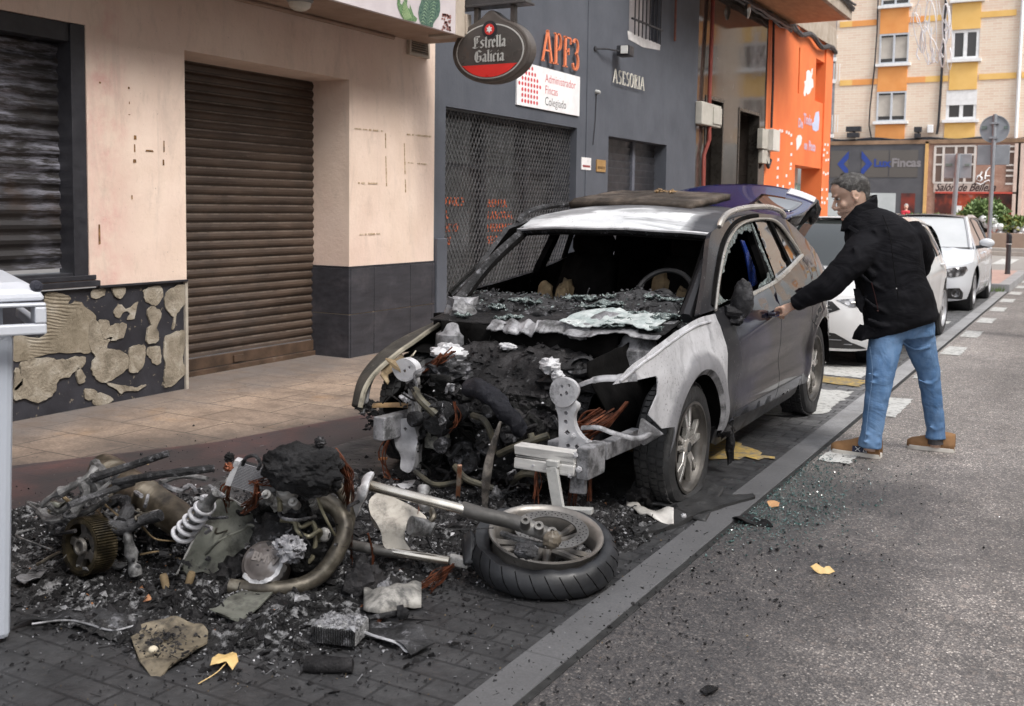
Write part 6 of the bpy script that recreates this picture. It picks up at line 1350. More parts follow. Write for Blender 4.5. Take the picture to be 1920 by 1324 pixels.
lump('battery_lump', (.30,.62,.62), (.16,.13,.09), CH, 5, .5, 3); lump('airbox_lump', (-.36,.50,.60), (.14,.12,.08), CHG, 6, .6, 3); lump('gearbox_lump', (.30,.45,.30), (.18,.16,.16), CHD, 7, .3, 2)
# copper wiring
def wires(nm, paths, r=.003, n=6, spread=.02, m=None, parent=bc, R=R2):
    mb = MB()
    for pts in paths:
        for k in range(n):
            q = [Vector(p)+Vector((R.gauss(0,1), R.gauss(0,1), R.gauss(0,1)))*spread*(.3 if i in (0,) else 1) for i, p in enumerate(pts)]; mb.tube(crom(q, 5), r*R.uniform(.6,1.3), 4)
    return mb.build(nm, m or COP, parent, smooth=True)
wires('wiring_loom', [[(.66,.26,.56),(.62,.20,.52),(.56,.16,.46),(.52,.18,.40)], [(.74,.38,.58),(.70,.28,.50),(.62,.20,.44),(.60,.14,.40)], [(.55,.2,.50),(.64,.16,.50),(.72,.24,.54)]], .0045, 9, .016)
wires('hanging_wires', [[(.62,.14,.42),(.63,.12,.32),(.615,.11,.20),(.60,.10,.09)], [(.66,.14,.42),(.67,.13,.30),(.675,.13,.16)], [(.60,.13,.40),(.59,.12,.26),(.58,.10,.12)]], .003, 4, .008)
wires('wiring_loom', [[(-.46,.50,.64),(-.38,.44,.66),(-.30,.40,.70),(-.26,.42,.74)], [(-.52,.48,.60),(-.42,.42,.64),(-.33,.44,.72)]], .004, 8, .014)
wires('wiring_loom', [[(-.12,.22,.52),(-.09,.19,.44),(-.1,.18,.39)], [(.36,.2,.30),(.38,.16,.2),(.40,.12,.12)], [(-.62,.42,.30),(-.66,.36,.18),(-.60,.32,.06),(-.55,.28,.04)]], .003, 6, .014)
# radiator support posts and crash beam
def plate_post(nm, prof, y, th, m, holes=()):   # prof in (x,z)
    return panel(nm, prof, lambda u, v: (u, y+.012*mnoise.noise(Vector((u*9, v*9, 0))), v), m, bc, th, .025, holes=holes)
def circ(cx, cz, r, n=10): return [(cx+r*math.cos(2*math.pi*k/n), cz+r*math.sin(2*math.pi*k/n)) for k in range(n)]
pr = plate_post('support_post', crom([(.535,.66),(.53,.60),(.545,.54),(.55,.44),(.545,.38),(.57,.35),(.66,.35),(.70,.38),(.72,.445),(.69,.455),(.645,.48),(.625,.52),(.625,.56),(.635,.62)], 4, True), .05, .035, ASH, [circ(.585,.57,.010), circ(.583,.53,.010), circ(.59,.48,.014, 4), circ(.64,.42,.012), circ(.595,.42,.010)])
pd = panel('mount_plate', crom([(.455,.65),(.47,.705),(.52,.735),(.59,.725),(.625,.69),(.62,.645),(.58,.60),(.52,.585),(.475,.605)], 4, True), lambda u, v: (u*.86+.115, .03+.02*math.sin(u*30)*.3, v*.9+.072), ASH, bc, .03, .025, holes=[circ(.53,.69,.010), circ(.56,.66,.011), circ(.575,.70,.008), circ(.525,.645,.008)])
st_ = MB(); st_.tube(crom([(.60,.09,.68),(.66,.09,.71),(.72,.12,.73),(.80,.16,.735),(.86,.2,.74)], 5), [.014]*8+[.02]*7+[.026]*6, 8, flat=.5); st_.build('upper_strap', ASHD, bc, smooth=True)
st_ = MB(); st_.tube(crom([(.64,.10,.50),(.72,.10,.51),(.78,.14,.485),(.86,.22,.455),(.90,.30,.47)], 5), .013, 8, flat=.5); st_.build('lower_strap', ASHD, bc, smooth=True)
st_ = MB(); st_.prism([(.86,.26,.54),(.94,.33,.46),(.87,.28,.41),(.85,.24,.44)], (.0,.03,.0)); st_.build('fender_bracket', ASHD, bc, bevel=.004)
cbm = MB(); cbm.box(.40,.70,-.10,-.03,.385,.43); cbm.box(.40,.70,-.092,-.036,.375,.384); cbm.box(.40,.70,-.10,-.03,.325,.374); cbo = cbm.build('crash_beam', m_ash('beam_ash', (.42,.41,.40), (.66,.65,.63), (.10,.10,.10), .55, .3, .5, (.25,1,3)), bc, bevel=.004, disp=((.012,.06),))
pb2 = MB(); pb2.box(.702,.76,-.08,.10,.31,.45); pb2.box(.715,.765,.11,.5,.36,.44); pb2.box(.66,.735,-.06,-.03,.24,.32); pb2.build('crash_can', ASHD, bc, bevel=.006, disp=((.018,.06),))
blt = MB()
for x, z in ((.68,.33),(.72,.36),(.70,.42),(.62,.47),(.69,.45),(.50,.35)): blt.lathe([(.014,0),(.014,.012),(.006,.013),(.006,.02),(0,.02)], (x, -.085 if z < .43 else .06, z), (0,-1,0), 6)
blt.build('bolt', ASH, bc)
ft = MB(); ft.bar((.60,-.115,.36), (.645,-.13,.185), .055, .02, up=(0,1,0)); ft.bar((.47,-.16,.165), (.79,-.09,.185), .045, .025); ft.box(.575,.635,-.125,-.10,.36,.39); ft.build('beam_strut', m_ash('strut_ash', (.40,.40,.39), (.60,.60,.58), (.1,.1,.1), .66, .3), bc, bevel=.004)
vb = MB(); vb.tube(crom([(.18,.02,.06),(.20,.0,.22),(.215,.01,.34),(.26,.02,.50)], 5), [.012,.014,.016,.019,.02,.022,.023,.022,.022,.02,.019,.017,.015,.012,.01,.006], 6, flat=.4); vb.build('hanging_strip', m_ash('strip_ash', (.07,.05,.04), (.26,.24,.22), (.02,.02,.02), .5), bc, smooth=True)
# left support post
pl_ = plate_post('support_post', crom([(-.50,.62),(-.445,.64),(-.40,.60),(-.405,.50),(-.39,.40),(-.395,.12),(-.43,.12),(-.45,.30),(-.46,.42),(-.465,.55)], 4, True), .30, .03, m_ash('post_ash', (.18,.18,.18), (.46,.46,.47), (.05,.045,.04), .5), [circ(-.43,.52,.010), circ(-.427,.46,.012), circ(-.43,.56,.012, 4)])
panel('mount_plate', crom([(-.64,.66),(-.57,.705),(-.50,.68),(-.49,.62),(-.55,.585),(-.61,.60)], 4, True), lambda u, v: (u+.10, .27, v), ASH, bc, .05, .025, holes=[circ(-.56,.64,.009), circ(-.53,.66,.007)])
panel('post_foot', crom([(-.64,.36),(-.60,.39),(-.52,.385),(-.50,.30),(-.505,.20),(-.53,.12),(-.59,.13),(-.60,.2),(-.63,.26)], 4, True), lambda u, v: (u+.13, .25+.02*mnoise.noise(Vector((u*12,v*12,0))), v), ASH, bc, .03, .025, holes=[circ(-.57,.34,.012, 4)])
MB().box(-.36,-.22,.31,.34,.24,.37).build('post_panel', m_ash('panel_ash', (.16,.16,.14), (.32,.31,.27), (.05,.05,.05), .6), bc, bevel=.004)
MB().tube(crom([(-.34,.27,.66),(-.39,.26,.63),(-.375,.26,.56),(-.40,.26,.48),(-.39,.27,.35),(-.395,.27,.12)], 4), .014, 6, flat=.5).build('post_strip', ASHD, bc, smooth=True)
MB().tube(crom([(-.56,.24,.70),(-.52,.27,.67),(-.47,.29,.63)], 4), [.004,.01,.014,.02,.025,.025,.02,.02,.02], 6, flat=.5).build('bent_tab', TAN, bc, smooth=True)
MB().tube([(-.70,.32,.425),(-.56,.34,.44),(-.44,.34,.445)], .016, 8, flat=.5).build('rusty_bracket', pm('rust_tan', [(.35, (.04,.025,.015)), (.6, (.30,.19,.09))], 9), bc, smooth=True)
pp = MB(); pp.grid(lambda a, b: (-.36+.12*a, .36+.05*b, .62-.20*b), 6, 6); pp.build('headlamp_pocket', CHD, bc, smooth=True, solid=.02)
# left fender: burnt shell drooping outwards, its inside visible
def lfend(u, v):   # u along from the pillar to the tip, v from the bonnet edge down to the arch
    P = crom([(-.73,1.36,.885),(-.74,1.08,.81),(-.75,.84,.735),(-.76,.60,.655),(-.765,.42,.575),(-.765,.33,.50),(-.77,.30,.41)], 6); f = u*(len(P)-1); i = min(int(f), len(P)-2); p = P[i].lerp(P[i+1], f-i)
    Q = crom([(-.90,1.36,.60),(-.92,1.08,.62),(-.93,.84,.62),(-.90,.64,.57),(-.86,.50,.50),(-.82,.42,.43),(-.80,.36,.36)], 6); q = Q[i].lerp(Q[i+1], f-i)
    r = p.lerp(q, v); r.x -= .10*math.sin(math.pi*min(1, v*1.1))*(1-.4*u); return (r.x, r.y, r.z+.02*math.sin(math.pi*v)+.004*mnoise.noise(Vector((u*12, v*12, 0))))
lf = MB(); lf.grid(lfend, 40, 14); lf.build('front_fender', m_ash('left_fender', (.018,.017,.015), (.055,.05,.043), (.16,.15,.12), .66, .1), bc, smooth=True, solid=.008)
MB().tube([Vector(lfend(k/30, 0)) for k in range(31)], .015, 6).build('fender_edge', m_ash('edge_olive', (.13,.12,.09), (.34,.31,.25), (.05,.05,.04), .6), bc, smooth=True)
MB().tube([Vector(lfend(.45+.55*k/20, 1)) for k in range(21)], .014, 6).build('arch_edge', ASHD, bc, smooth=True)
tn_ = MB(); tn_.grid(lambda a, b: (-.72-.05*b+.03*math.sin(a*8), .66-.22*a, .62+.05*b-.10*a), 8, 4); tn_.build('bent_sheet', TAN, bc, smooth=True, solid=.006)
tn_ = MB(); tn_.grid(lambda a, b: (-.70+.16*a, .60-.14*a+.03*b, .60+.09*a+.025*b), 8, 4); tn_.build('bent_sheet', m_ash('sheet_tan', (.30,.26,.18), (.52,.48,.40), (.1,.08,.05), .62), bc, smooth=True, solid=.006)
q = MB(); bits(q, 60, lambda: (-.78+R2.uniform(-.05,.05), .40+R2.uniform(-.05,.05), .34+R2.uniform(-.06,.08)), .012, .03, R2); q.build('charred_clump', CH, bc)
q = MB(); q.ball((-.63,1.12,.86), (.10,.14,.09), 16, 10, nz=.6, nsc=3); q.build('hinge_lump', ASHD, bc, smooth=True)
# wheels
CHB0 = 0; CHB = pm('burnt_rim', [(.3, (.30,.28,.26)), (.5, (.58,.56,.53)), (.7, (.80,.78,.75))], 6, .3, .75, rv=.12)
CHT = pm('burnt_tyre', [(.3, (.014,.014,.015)), (.6, (.028,.028,.029)), (.75, (.075,.073,.072))], 7, .6, bump=.6, bsc=26, bd=.01)
wheel(bc, (.775, .93, .275), 1, .335, .232, .20, .062, True, tyre_m=CHT, rim_m=CHB)
wheel(bc, (-.77, .91, .30), -1, .34, .225, .20, .05, True, tyre_m=CHT, rim_m=ASHD)
wheel(bc, (.775, 3.58, .345), 1, .347, .238, .20, .01, rim_m=CHB); wheel(bc, (-.77, 3.58, .345), -1, .347, .238, .20, .01, rim_m=CHB)
q = MB(); q.grid(lambda a, b: (.72+.36*a*(1-.3*b), .62+.62*b+.05*math.sin(a*5), .016+.022*(1-a)+.012*abs(mnoise.noise(Vector((a*6,b*6,0))))), 20, 20); q.build('melted_rubber', CHT, bc, smooth=True, solid=.015, offs=-1)
q = MB(); q.ball((.86,1.50,.27), (.05,.09,.05), 16, 10, nz=.8, nsc=4, seed=3); q.ball((.885,1.55,.18), (.025,.035,.10), 12, 8, nz=.7, nsc=4, seed=4); q.ball((.86,1.43,.31), (.03,.12,.025), 12, 8, nz=.7, nsc=4, seed=5); q.build('melted_sill_trim', CH, bc, smooth=True)
# mirror: melted shell
def mir(a, b):
    th = math.pi*a; ph = 2*math.pi*b; d = Vector((math.sin(th)*math.cos(ph), math.sin(th)*math.sin(ph), math.cos(th))); f = 1+.22*mnoise.noise(d*2.2+Vector((3,1,2)))
    return Vector((.935, 1.54, 1.0))+Vector((d.x*.062*(1-.15*d.z), d.y*.05, d.z*.112+(.03*d.x if d.z < 0 else 0)))*f
MB().grid(mir, 22, 28).build('door_mirror', m_char('melted_mirror', (.012,.012,.014), (.035,.035,.038), (.22,.22,.24), .72, .35, 14, .02), bc, smooth=True)
q = MB(); q.ball((.90,1.52,.89), (.045,.045,.035), 14, 9, nz=.7, nsc=4, seed=8); q.tube([(.86,1.45,.94),(.90,1.5,.93),(.94,1.54,.93)], .03, 8); q.build('mirror_foot', MC['melted_mirror'], bc, smooth=True)
# door handles
for s, z in ((2.22,.865),(3.03,.97)):
    p = Vector(fnr(s, z)); MB().tube([p+Vector((.0,-.10,0)), p+Vector((.03,-.08,0)), p+Vector((.034,.06,.008)), p+Vector((.0,.09,.008))], .013, 8).build('door_handle', BP, bc, smooth=True)
# seen through the front door opening: bright blue inner pillar panel and flame-eaten wood-like trim
bpx = [atx(a, b, -2.645+.70) for a, b in ((1390,450),(1396,452),(1407,480),(1416,505),(1421,532),(1409,539),(1404,505),(1398,475))]
panel('door_inner_strip', [(p.y-4.15, p.z) for p in bpx], lambda s, z: (.70, s, z), pm('blue_paint', [(.3, (.012,.03,.16)), (.7, (.02,.05,.26))], 3, .2), bc, .01, .05)
q = MB(); q.tube(crom([(.72,1.62,.92),(.71,1.60,1.0),(.70,1.64,1.08),(.69,1.66,1.16)], 4), .03, 8); q.build('rusted_frame', pm('rust_orange', [(.35, (.05,.02,.01)), (.65, (.28,.12,.05))], 14), bc, smooth=True)
q = MB(); q.ball((.60,1.80,.98), (.06,.06,.12), 12, 8, nz=.5, nsc=3); q.build('seat_foam', TAN, bc, smooth=True)
# raised tailgate
BLP = NT('blue_car_paint'); t = BLP; t.set(t.ramp(t.noise(2, 4), [(.3, (.003,.007,.06)), (.7, (.005,.011,.09))]), .22, 0, .45); t.b.inputs['Coat Roughness'].default_value = .04; t.bump(t.voro(60), .15, .002)
def tgf(u, v):   # u -1..1, v 0 hinge .. 1 tail
    x = u*(.66+.04*math.sin(math.pi*v)); y = 3.42+1.02*v-.10*(u*u)*v; z = 1.475+.235*v-.02*math.sin(math.pi*v)-(.03+.09*v)*abs(u)**2.6; return (x, y, z)
tg = MB(); tg.grid(lambda a, b: tgf(a*2-1, b), 40, 22); tgo = tg.build('tailgate', BLP.m, bc, smooth=True, solid=.02, offs=-1)
tu = MB()
tu.grid(lambda a, b: Vector(tgf(a*1.96-.98, b))+Vector((0,0,-.035-.07*math.sin(math.pi*b))), 20, 10); tu.build('tailgate_lining', SOOT, tgo, smooth=True)
tw = MB(); tw.grid(lambda a, b: Vector(tgf(.40+.50*a, .30+.42*b))+Vector((0,0,.004)), 10, 8); tw.build('tailgate_glass', RG, tgo, smooth=True, solid=.004)
tw = MB(); tw.grid(lambda a, b: Vector(tgf(.66+.34*a, .84+.16*b))+Vector((.004,0,.006)), 10, 8); tw.build('tail_lamp', pm('lamp_glint_white', [(.3, (.55,.55,.58)), (.7, (.75,.75,.78))], 3, .1), tgo, smooth=True, solid=.012)  # white reflection at the tailgate corner put into the lamp colour
q = MB(); q.grid(lambda a, b: Vector(tgf(1, .12+.88*a))+Vector((-.10*b+.015*math.sin(a*8), .0, -.005-.16*b*math.sin(math.pi*(.08+.92*a)**.8)-.03*b)), 20, 8); q.build('tailgate_flange', pm('gloss_black', [(.3, (.008,.008,.009)), (.7, (.02,.02,.022))], 5, .25), tgo, smooth=True, solid=.02)
q = MB(); q.ball(Vector(tgf(.97, .97))+Vector((0,.02,-.10)), (.06,.07,.10), 14, 9, nz=.3, nsc=2); q.ball(Vector(tgf(.8, 1))+Vector((0,0,-.13)), (.13,.05,.035), 14, 9, nz=.3, nsc=2); q.build('tail_lamp_housing', MC['gloss_black'], tgo, smooth=True)
for sd in (1,-1): MB().tube([(sd*.60,3.70,1.20),(sd*.60,3.98,1.50)], .011, 8).build('gas_strut', SOOT, bc)
# burnt roof glass panel lying on the roof
q = MB(); cT = Vector((-.06, 2.60, 1.578)); R_ = Matrix.Rotation(rad(-6), 3, 'Z') @ Matrix.Rotation(rad(1.2), 3, 'Y') @ Matrix.Rotation(rad(6.5), 3, 'X')
def slab(a, b): x = (a-.5)*.92; y = (b-.5)*.62; return cT+R_ @ Vector((x, y, .012*math.sin(3*a)+.006*mnoise.noise(Vector((x*9,y*9,0)))-.03*max(0, .12-b)*6))
q.grid(slab, 26, 16); so_ = q.build('sunroof_panel', m_char('burnt_board', (.022,.018,.015), (.065,.052,.042), (.16,.12,.09), .74, .55, 14, .008), bc, smooth=True, solid=.045, offs=-1)
q = MB(); bits(q, 40, lambda: slab(.5+R2.uniform(-.05,.12), .75+R2.uniform(-.06,.06))+Vector((0,0,.01)), .008, .02, R2); q.build('debris_lump', MC['rust_tan'], bc)
bc.location = (-2.645, 4.15, 0)

# ================================================================== INTACT WHITE CARS
WPT = NT('white_car_paint'); t = WPT; t.set(t.ramp(t.noise(1.5, 3), [(.3, (.70,.70,.71)), (.7, (.76,.76,.77))]), .22, 0, .8, .5); t.b.inputs['Coat Roughness'].default_value = .04; WPT = t.m
BWP = NT('bluish_white_paint'); t = BWP; t.set(t.ramp(t.noise(1.5, 3), [(.3, (.66,.68,.72)), (.7, (.71,.73,.77))]), .22, 0, .8, .5); t.b.inputs['Coat Roughness'].default_value = .04; BWP = t.m
CG = NT('car_glass'); CG.set((.015,.02,.02), .03, 0, 1.0, 1.0); CG.b.inputs['Coat Roughness'].default_value = .01; CG = CG.m
PLB = pm('black_plastic', [(.3, (.012,.012,.013)), (.7, (.025,.025,.027))], 8, .45); LAMP = NT('headlamp_glass'); t = LAMP
t.set(t.ramp(t.voro(16), [(.2, (.45,.45,.47)), (.45, (.12,.12,.13)), (.8, (.04,.04,.045))]), .08, .3, 1.0); LAMP = t.m
def make_car(name, label, W, L, Hh, wb, fo, R, paint, roofm, front, belt0=.90, belt1=.99, group=None):
    root = thing(name, label, 'car', (0,0,0), group); k = L/4.06; hwid = W/2
    OUT = crom([Vector((0,0,0)), Vector((.34*hwid/.88,.012,0)), Vector((.60*hwid/.88,.075,0)), Vector((.76*hwid/.88,.22,0)), Vector((.845*hwid/.88,.48,0)), Vector((hwid,.95,0)), Vector((hwid+.002,1.8*k,0)), Vector((hwid,2.9*k,0)), Vector((.85*hwid/.88,3.5*k,0)), Vector((.75*hwid/.88,3.86*k,0)), Vector((.5*hwid/.88,4.0*k,0)), Vector((0,L,0))], 8)
    cum = [0]
    for a, b in zip(OUT, OUT[1:]): cum.append(cum[-1]+(b-a).length)
    def at(t_):
        t_ = max(0, min(cum[-1]-1e-4, t_)); lo = 0; hi = len(cum)-1
        while hi-lo > 1:
            m_ = (lo+hi)//2
            if cum[m_] <= t_: lo = m_
            else: hi = m_
        f = (t_-cum[lo])/(cum[hi]-cum[lo]); p = OUT[lo].lerp(OUT[hi], f)
        a_, b_ = OUT[max(0, lo-1)], OUT[min(len(OUT)-1, hi+1)]; d = (b_-a_).normalized(); return p, Vector((d.y, -d.x, 0))
    # t of a given s on the flank
    tt = lambda s: next((cum[i]+(s-OUT[i].y)/(OUT[i+1].y-OUT[i].y)*(cum[i+1]-cum[i]) for i in range(4, len(OUT)-1) if OUT[i].y <= s <= OUT[i+1].y), cum[-1])
    def belt(s): return lerp(belt0, belt1, max(0, min(1, (s-1.1)/(L-1.9))))
    def ins(t_, z):
        p, n = at(t_); s = p.y; b = belt(s); w_f = max(0, -n.y)**1.5; w_r = max(0, n.y)**1.5
        i = .06*sst(b-.22, b, z)+.48*max(0, z-b)
        if z < .40: i += .06*((.40-z)/.2)**1.5
        i -= .012*sst(b-.20, b-.17, z)*(1-sst(b-.17, b, z))
        for sw_ in (fo, fo+wb): i -= .016*math.exp(-((math.hypot(s-sw_, z-R)-R-.08)/.05)**2)
        f = .0
        for z0, z1, v0, v1 in ((.10,.25,.10,.02),(.25,.45,.02,.0),(.45,.60,.0,.02),(.60,.72,.02,.07),(.72,.9,.07,.34)):
            if z0 <= z <= z1: f = lerp(v0, v1, (z-z0)/(z1-z0))
        if z > .9: f = .34
        r = .05*sst(.5, .95, z)+(.08 if z > .95 else 0)+.35*max(0, z-.95)+(.05*((.40-z)/.2)**1.5 if z < .4 else 0)
        return i*(1-w_f-w_r)+f*w_f+r*w_r
    def P(t_, z, sd=1, o=0): p, n = at(abs(t_)); q = p-n*(ins(abs(t_), z)-o); return Vector((sd*q.x*(1 if t_ >= 0 else -1), q.y, z))
    T = tt; ft = lambda s: T(s)
    nose = .695
    topc = crom([Vector((0,nose,0)),Vector((.35,nose+.005,0)),Vector((.62,nose+.01,0)),Vector((T(.50),.755,0)),Vector((T(.75),.815,0)),Vector((T(1.0),belt0-.015,0)),Vector((T(1.12),belt0,0))], 5)
    topl = [(p.x, p.y) for p in topc]
    ar = lambda cs, a0, a1, n=14: [(T(cs+(R+.055)*math.cos(rad(a0+(a1-a0)*q/n))), R+(R+.055)*math.sin(rad(a0+(a1-a0)*q/n))) for q in range(n+1)]
    r0 = fo+wb; dm = fo+wb*.56
    WTk = crom([(1.22,belt(1.22)+.01),(1.50,belt0+.23),(1.80,Hh-.13),(2.1,Hh-.085),(2.5*k,Hh-.075),(2.9*k,Hh-.10),(3.2*k,Hh-.17),(3.42*k,belt(3.4)+.06)], 4)
    WTk = [(p[0], p[1]) for p in WTk] if not hasattr(WTk[0], 'x') else [(p.x, p.y) for p in WTk]
    ROk = crom([(1.08,belt0),(1.40,belt0+.22),(1.70,Hh-.075),(1.95,Hh-.03),(2.4,Hh-.015),(2.9*k,Hh-.03),(3.3*k,Hh-.10),(3.62*k,Hh-.26)], 4); ROk = [(p.x, p.y) for p in ROk]
    for sd in (1, -1):
        fn = lambda a, b, sd=sd: P(a, b, sd); fl = sd < 0
        # note: at(abs) -> +x half, mirrored by sd
        fe = topl+[(T(1.13),.55),(T(1.14),.24)]+[q for q in ar(fo, -6, 186)][0:15]+[(T(.42),.20),(.62,.175),(.3,.17),(0,.17)]
        panel('front_bumper_and_wing', fe, fn, paint, root, .01, .07, PLB, flip=fl)
        panel('front_door', [(T(1.145),.25),(T(1.135),.55),(T(1.125),belt0)]+[(T(s), belt(s)) for s in (1.5, 1.8, dm-.005)]+[(T(dm),.6),(T(dm-.02),.24)], fn, paint, root, .01, .08, PLB, flip=fl)
        panel('rear_door', [(T(dm-.01),.24),(T(dm+.012),.6),(T(dm+.006),belt(dm))]+[(T(s), belt(s)) for s in (dm+.4, r0+.02)]+[(T(r0-.08),.78)]+ar(r0, 112, 180, 6)+[(T(r0-R-.07),.24)], fn, paint, root, .01, .08, PLB, flip=fl)
        qv = [(T(r0+.03),belt(r0))]+[(T(a), b) for a, b in WTk[::-1] if a < r0+.9 and a > 3.0*k]+[(T(3.0*k),Hh-.06)]+[(T(a), b) for a, b in ROk if a > 3.0*k]+[(T(3.80*k),belt1+.03),(cum[-1]-.45,.92),(cum[-1],.90),(cum[-1],.25),(cum[-1]-.5,.24),(T(3.75*k),.26)]+ar(r0, -4, 106, 9)+[(T(r0-.07),.78)]
        panel('rear_quarter', [(T(r0+.03),belt(r0)),(T(3.42*k),belt(3.4)+.05),(T(3.62*k),Hh-.26),(T(3.80*k),belt1+.03),(cum[-1]-.45,.92),(cum[-1],.90),(cum[-1],.25),(cum[-1]-.5,.24),(T(3.75*k),.26)]+ar(r0, -4, 106, 9)+[(T(r0-.07),.78)], fn, paint, root, .01, .08, PLB, flip=fl)
        fr = [(T(a), b) for a, b in ROk]+[(T(a), b) for a, b in WTk[::-1]]
        panel('side_frame', fr, fn, paint, root, .02, .05, PLB, flip=fl)
        panel('side_glass', [(T(a), b) for a, b in WTk]+[(T(3.3*k),belt(3.3)),(T(2.2),belt(2.2)),(T(1.3),belt(1.3))], lambda a, b, sd=sd: P(a, b, sd, -.015), CG, root, .004, .08, flip=fl)
        for c_ in (dm, 3.12*k): panel('window_pillar', [(T(c_-.03),belt(c_)-.005),(T(c_-.05),Hh-.08),(T(c_+.0),Hh-.08),(T(c_+.04),belt(c_)-.005)], lambda a, b, sd=sd: P(a, b, sd, -.008), PLB, root, .006, .06, flip=fl)
        panel('sill', [(T(1.1),.25),(T(r0-R-.04),.25),(T(r0-R-.04),.17),(T(1.1),.17)], lambda a, b, sd=sd: P(a, b, sd, -.01), PLB, root, .02, .1, flip=fl)
        for cy in (fo, r0):
            MB().lathe([(R+.06,0),(R+.06,.3),(0,.3)], (sd*(hwid-.06), cy, R), (-sd,0,0), 20, cap=False).build('wheel_housing', PLB, root, smooth=True)
            wheel(root, (sd*(hwid-.125), cy, R), sd, R, R*.66, .205, rim_m=pm('alloy', [(.3, (.45,.45,.46)), (.7, (.6,.6,.62))], 5, .35, .6))
        for s in (dm-.22, r0-.30):
            p = P(T(s), belt(s)-.10, sd); MB().tube([p+Vector((0,-.08,0)), p+Vector((sd*.03,-.06,0)), p+Vector((sd*.032,.06,0)), p+Vector((0,.08,0))], .013, 6).build('door_handle', paint, root, smooth=True)
        mp_ = P(T(1.42), belt0+.02, sd)
        q = MB(); q.ball(mp_+Vector((sd*.13,.0,.075)), (.115,.065,.075), 16, 10); q.build('mirror_cap', front.get('mirror', paint), root, smooth=True)
        q = MB(); q.ball(mp_+Vector((sd*.12,.01,.035)), (.10,.06,.04), 14, 8); q.tube([mp_+Vector((-sd*.03,-.02,-.0)), mp_+Vector((sd*.08,0,.02))], .028, 8); q.build('mirror_foot', PLB, root, smooth=True)
    # bonnet, windscreen, roof, tailgate
    def hood(u, v):
        i = v*(len(topl)-1-12)+12; a = int(min(i, len(topl)-2)); f = i-a; tz = (lerp(topl[a][0], topl[a+1][0], f), lerp(topl[a][1], topl[a+1][1], f)); E_ = P(*tz)
        sc = lerp(P(0, nose).y, .98, v); zc = lerp(nose, belt0+.035, v**.8)+.03*math.sin(math.pi*v)
        y = lerp(sc, E_.y, abs(u)**2.2); z = lerp(zc, E_.z, abs(u)**2.6); 
        if v < .001: pass
        return Vector((u*E_.x, y, z+.010*math.exp(-((abs(u)-.62)/.06)**2)*sst(0,.3,v)))
    ho = MB(); ho.grid(lambda a, b: hood(a*2-1, b), 40, 24); ho.build('bonnet', paint, root, smooth=True, solid=.01, offs=-1)
    hl_ = MB(); hl_.grid(lambda a, b: lerp(1, 1, 0)*Vector((P((a*2-1)*topl[12][0], nose)).to_tuple()).lerp(hood(a*2-1, 0), b), 40, 3); hl_.build('bonnet_lip', paint, root, smooth=True)
    wb0 = Vector((hwid-.14, 1.06, belt0+.01)); xt = P(T(1.80), Hh-.06).x-.02; wt0 = Vector((xt, 1.76, Hh-.075))
    def ws(u, v): e = wb0.lerp(wt0, v); return Vector((u*e.x, e.y-.12*(1-u*u)*(1-.5*v), e.z+.035*math.sin(math.pi*v)+.025*(1-u*u)*v))
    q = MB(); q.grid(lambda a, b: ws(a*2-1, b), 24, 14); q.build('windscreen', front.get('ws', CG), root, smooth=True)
    for sd in (1,-1): MB().tube([ws(sd*1.0, v/8)+Vector((sd*.012,.0,0)) for v in range(9)], .034, 8).build('pillar', paint, root, smooth=True)
    MB().tube([ws(k_/8-1, .0)+Vector((0,-.02,-.01)) for k_ in range(17)], .03, 6).build('cowl', PLB, root, smooth=True)
    def rf(u, v): s = lerp(1.76, 3.42*k, v); zz = Hh-.075+.075*math.sin(math.pi*min(1, (v*.75+.16)))-.03*v; xx = lerp(xt, P(T(3.3*k), Hh-.1).x, v)+.03; return Vector((u*xx, s-.10*(1-u*u)*(1-v), min(zz, Hh-.03)-.035*abs(u)**2.4+.02*(1-u*u)))
    q = MB(); q.grid(lambda a, b: rf(a*2-1, b), 24, 20); q.build('roof', roofm, root, smooth=True, solid=.01, offs=-1)
    def hatch(u, v): a = rf(u, 1); b = Vector((u*(hwid-.14), 3.93*k, .90)); r_ = a.lerp(b, v); return r_+Vector((0, .06*math.sin(math.pi*v), .06*math.sin(math.pi*v)))
    q = MB(); q.grid(lambda a, b: hatch(a*2-1, b), 16, 12); q.build('rear_window', CG, root, smooth=True)
    MB().box(-hwid+.16, hwid-.16, 1.1, 3.7*k, .3, .7).build('interior', SOOT, root)
    for sx in (-.34, .34): q = MB(); q.ball((sx, 2.1, .85), (.22,.10,.36), 12, 8); q.ball((sx, 2.15, 1.24), (.11,.06,.09), 10, 7); q.build('front_seat', SOOT, root, smooth=True)
    # front details on both halves
    for nm, pts, m, o in front['wrap']:
        for sd in (1, -1): panel(nm, [(a, b) for a, b in pts], lambda a, b, sd=sd: P(a, b, sd, o), m, root, .012, .05, flip=sd < 0)
    for nm, (a, b), r, m in front.get('round', ()):
        for sd in (1, -1):
            c = P(a, b, sd, .0); n = Vector((sd*.35, -1, 0)); MB().lathe([(0,.002),(r*.5,.004),(r*.78,.012),(r*.82,.022),(r,.024),(r,0)], c, n, 22).build(nm, m, root, smooth=True)
    for nm, pts, r, m in front.get('bars', ()):
        for sd in (1, -1): MB().tube([P(a, b, sd, .014) for a, b in pts], r, 5).build(nm, m, root)
    MB().lathe([(0,0),(.05,0),(.055,.006),(.045,.012),(0,.014)], P(0, .60, 1, .012), (0,-1,0), 20).build('badge', CHROME, root, smooth=True)
    MB().box(-.26, .26, -.012, .002, .36, .47).build('number_plate', FW, root)
    return root
BARM = pm('grille_bar', [(.3, (.16,.16,.17)), (.7, (.3,.3,.31))], 5, .3, .5)
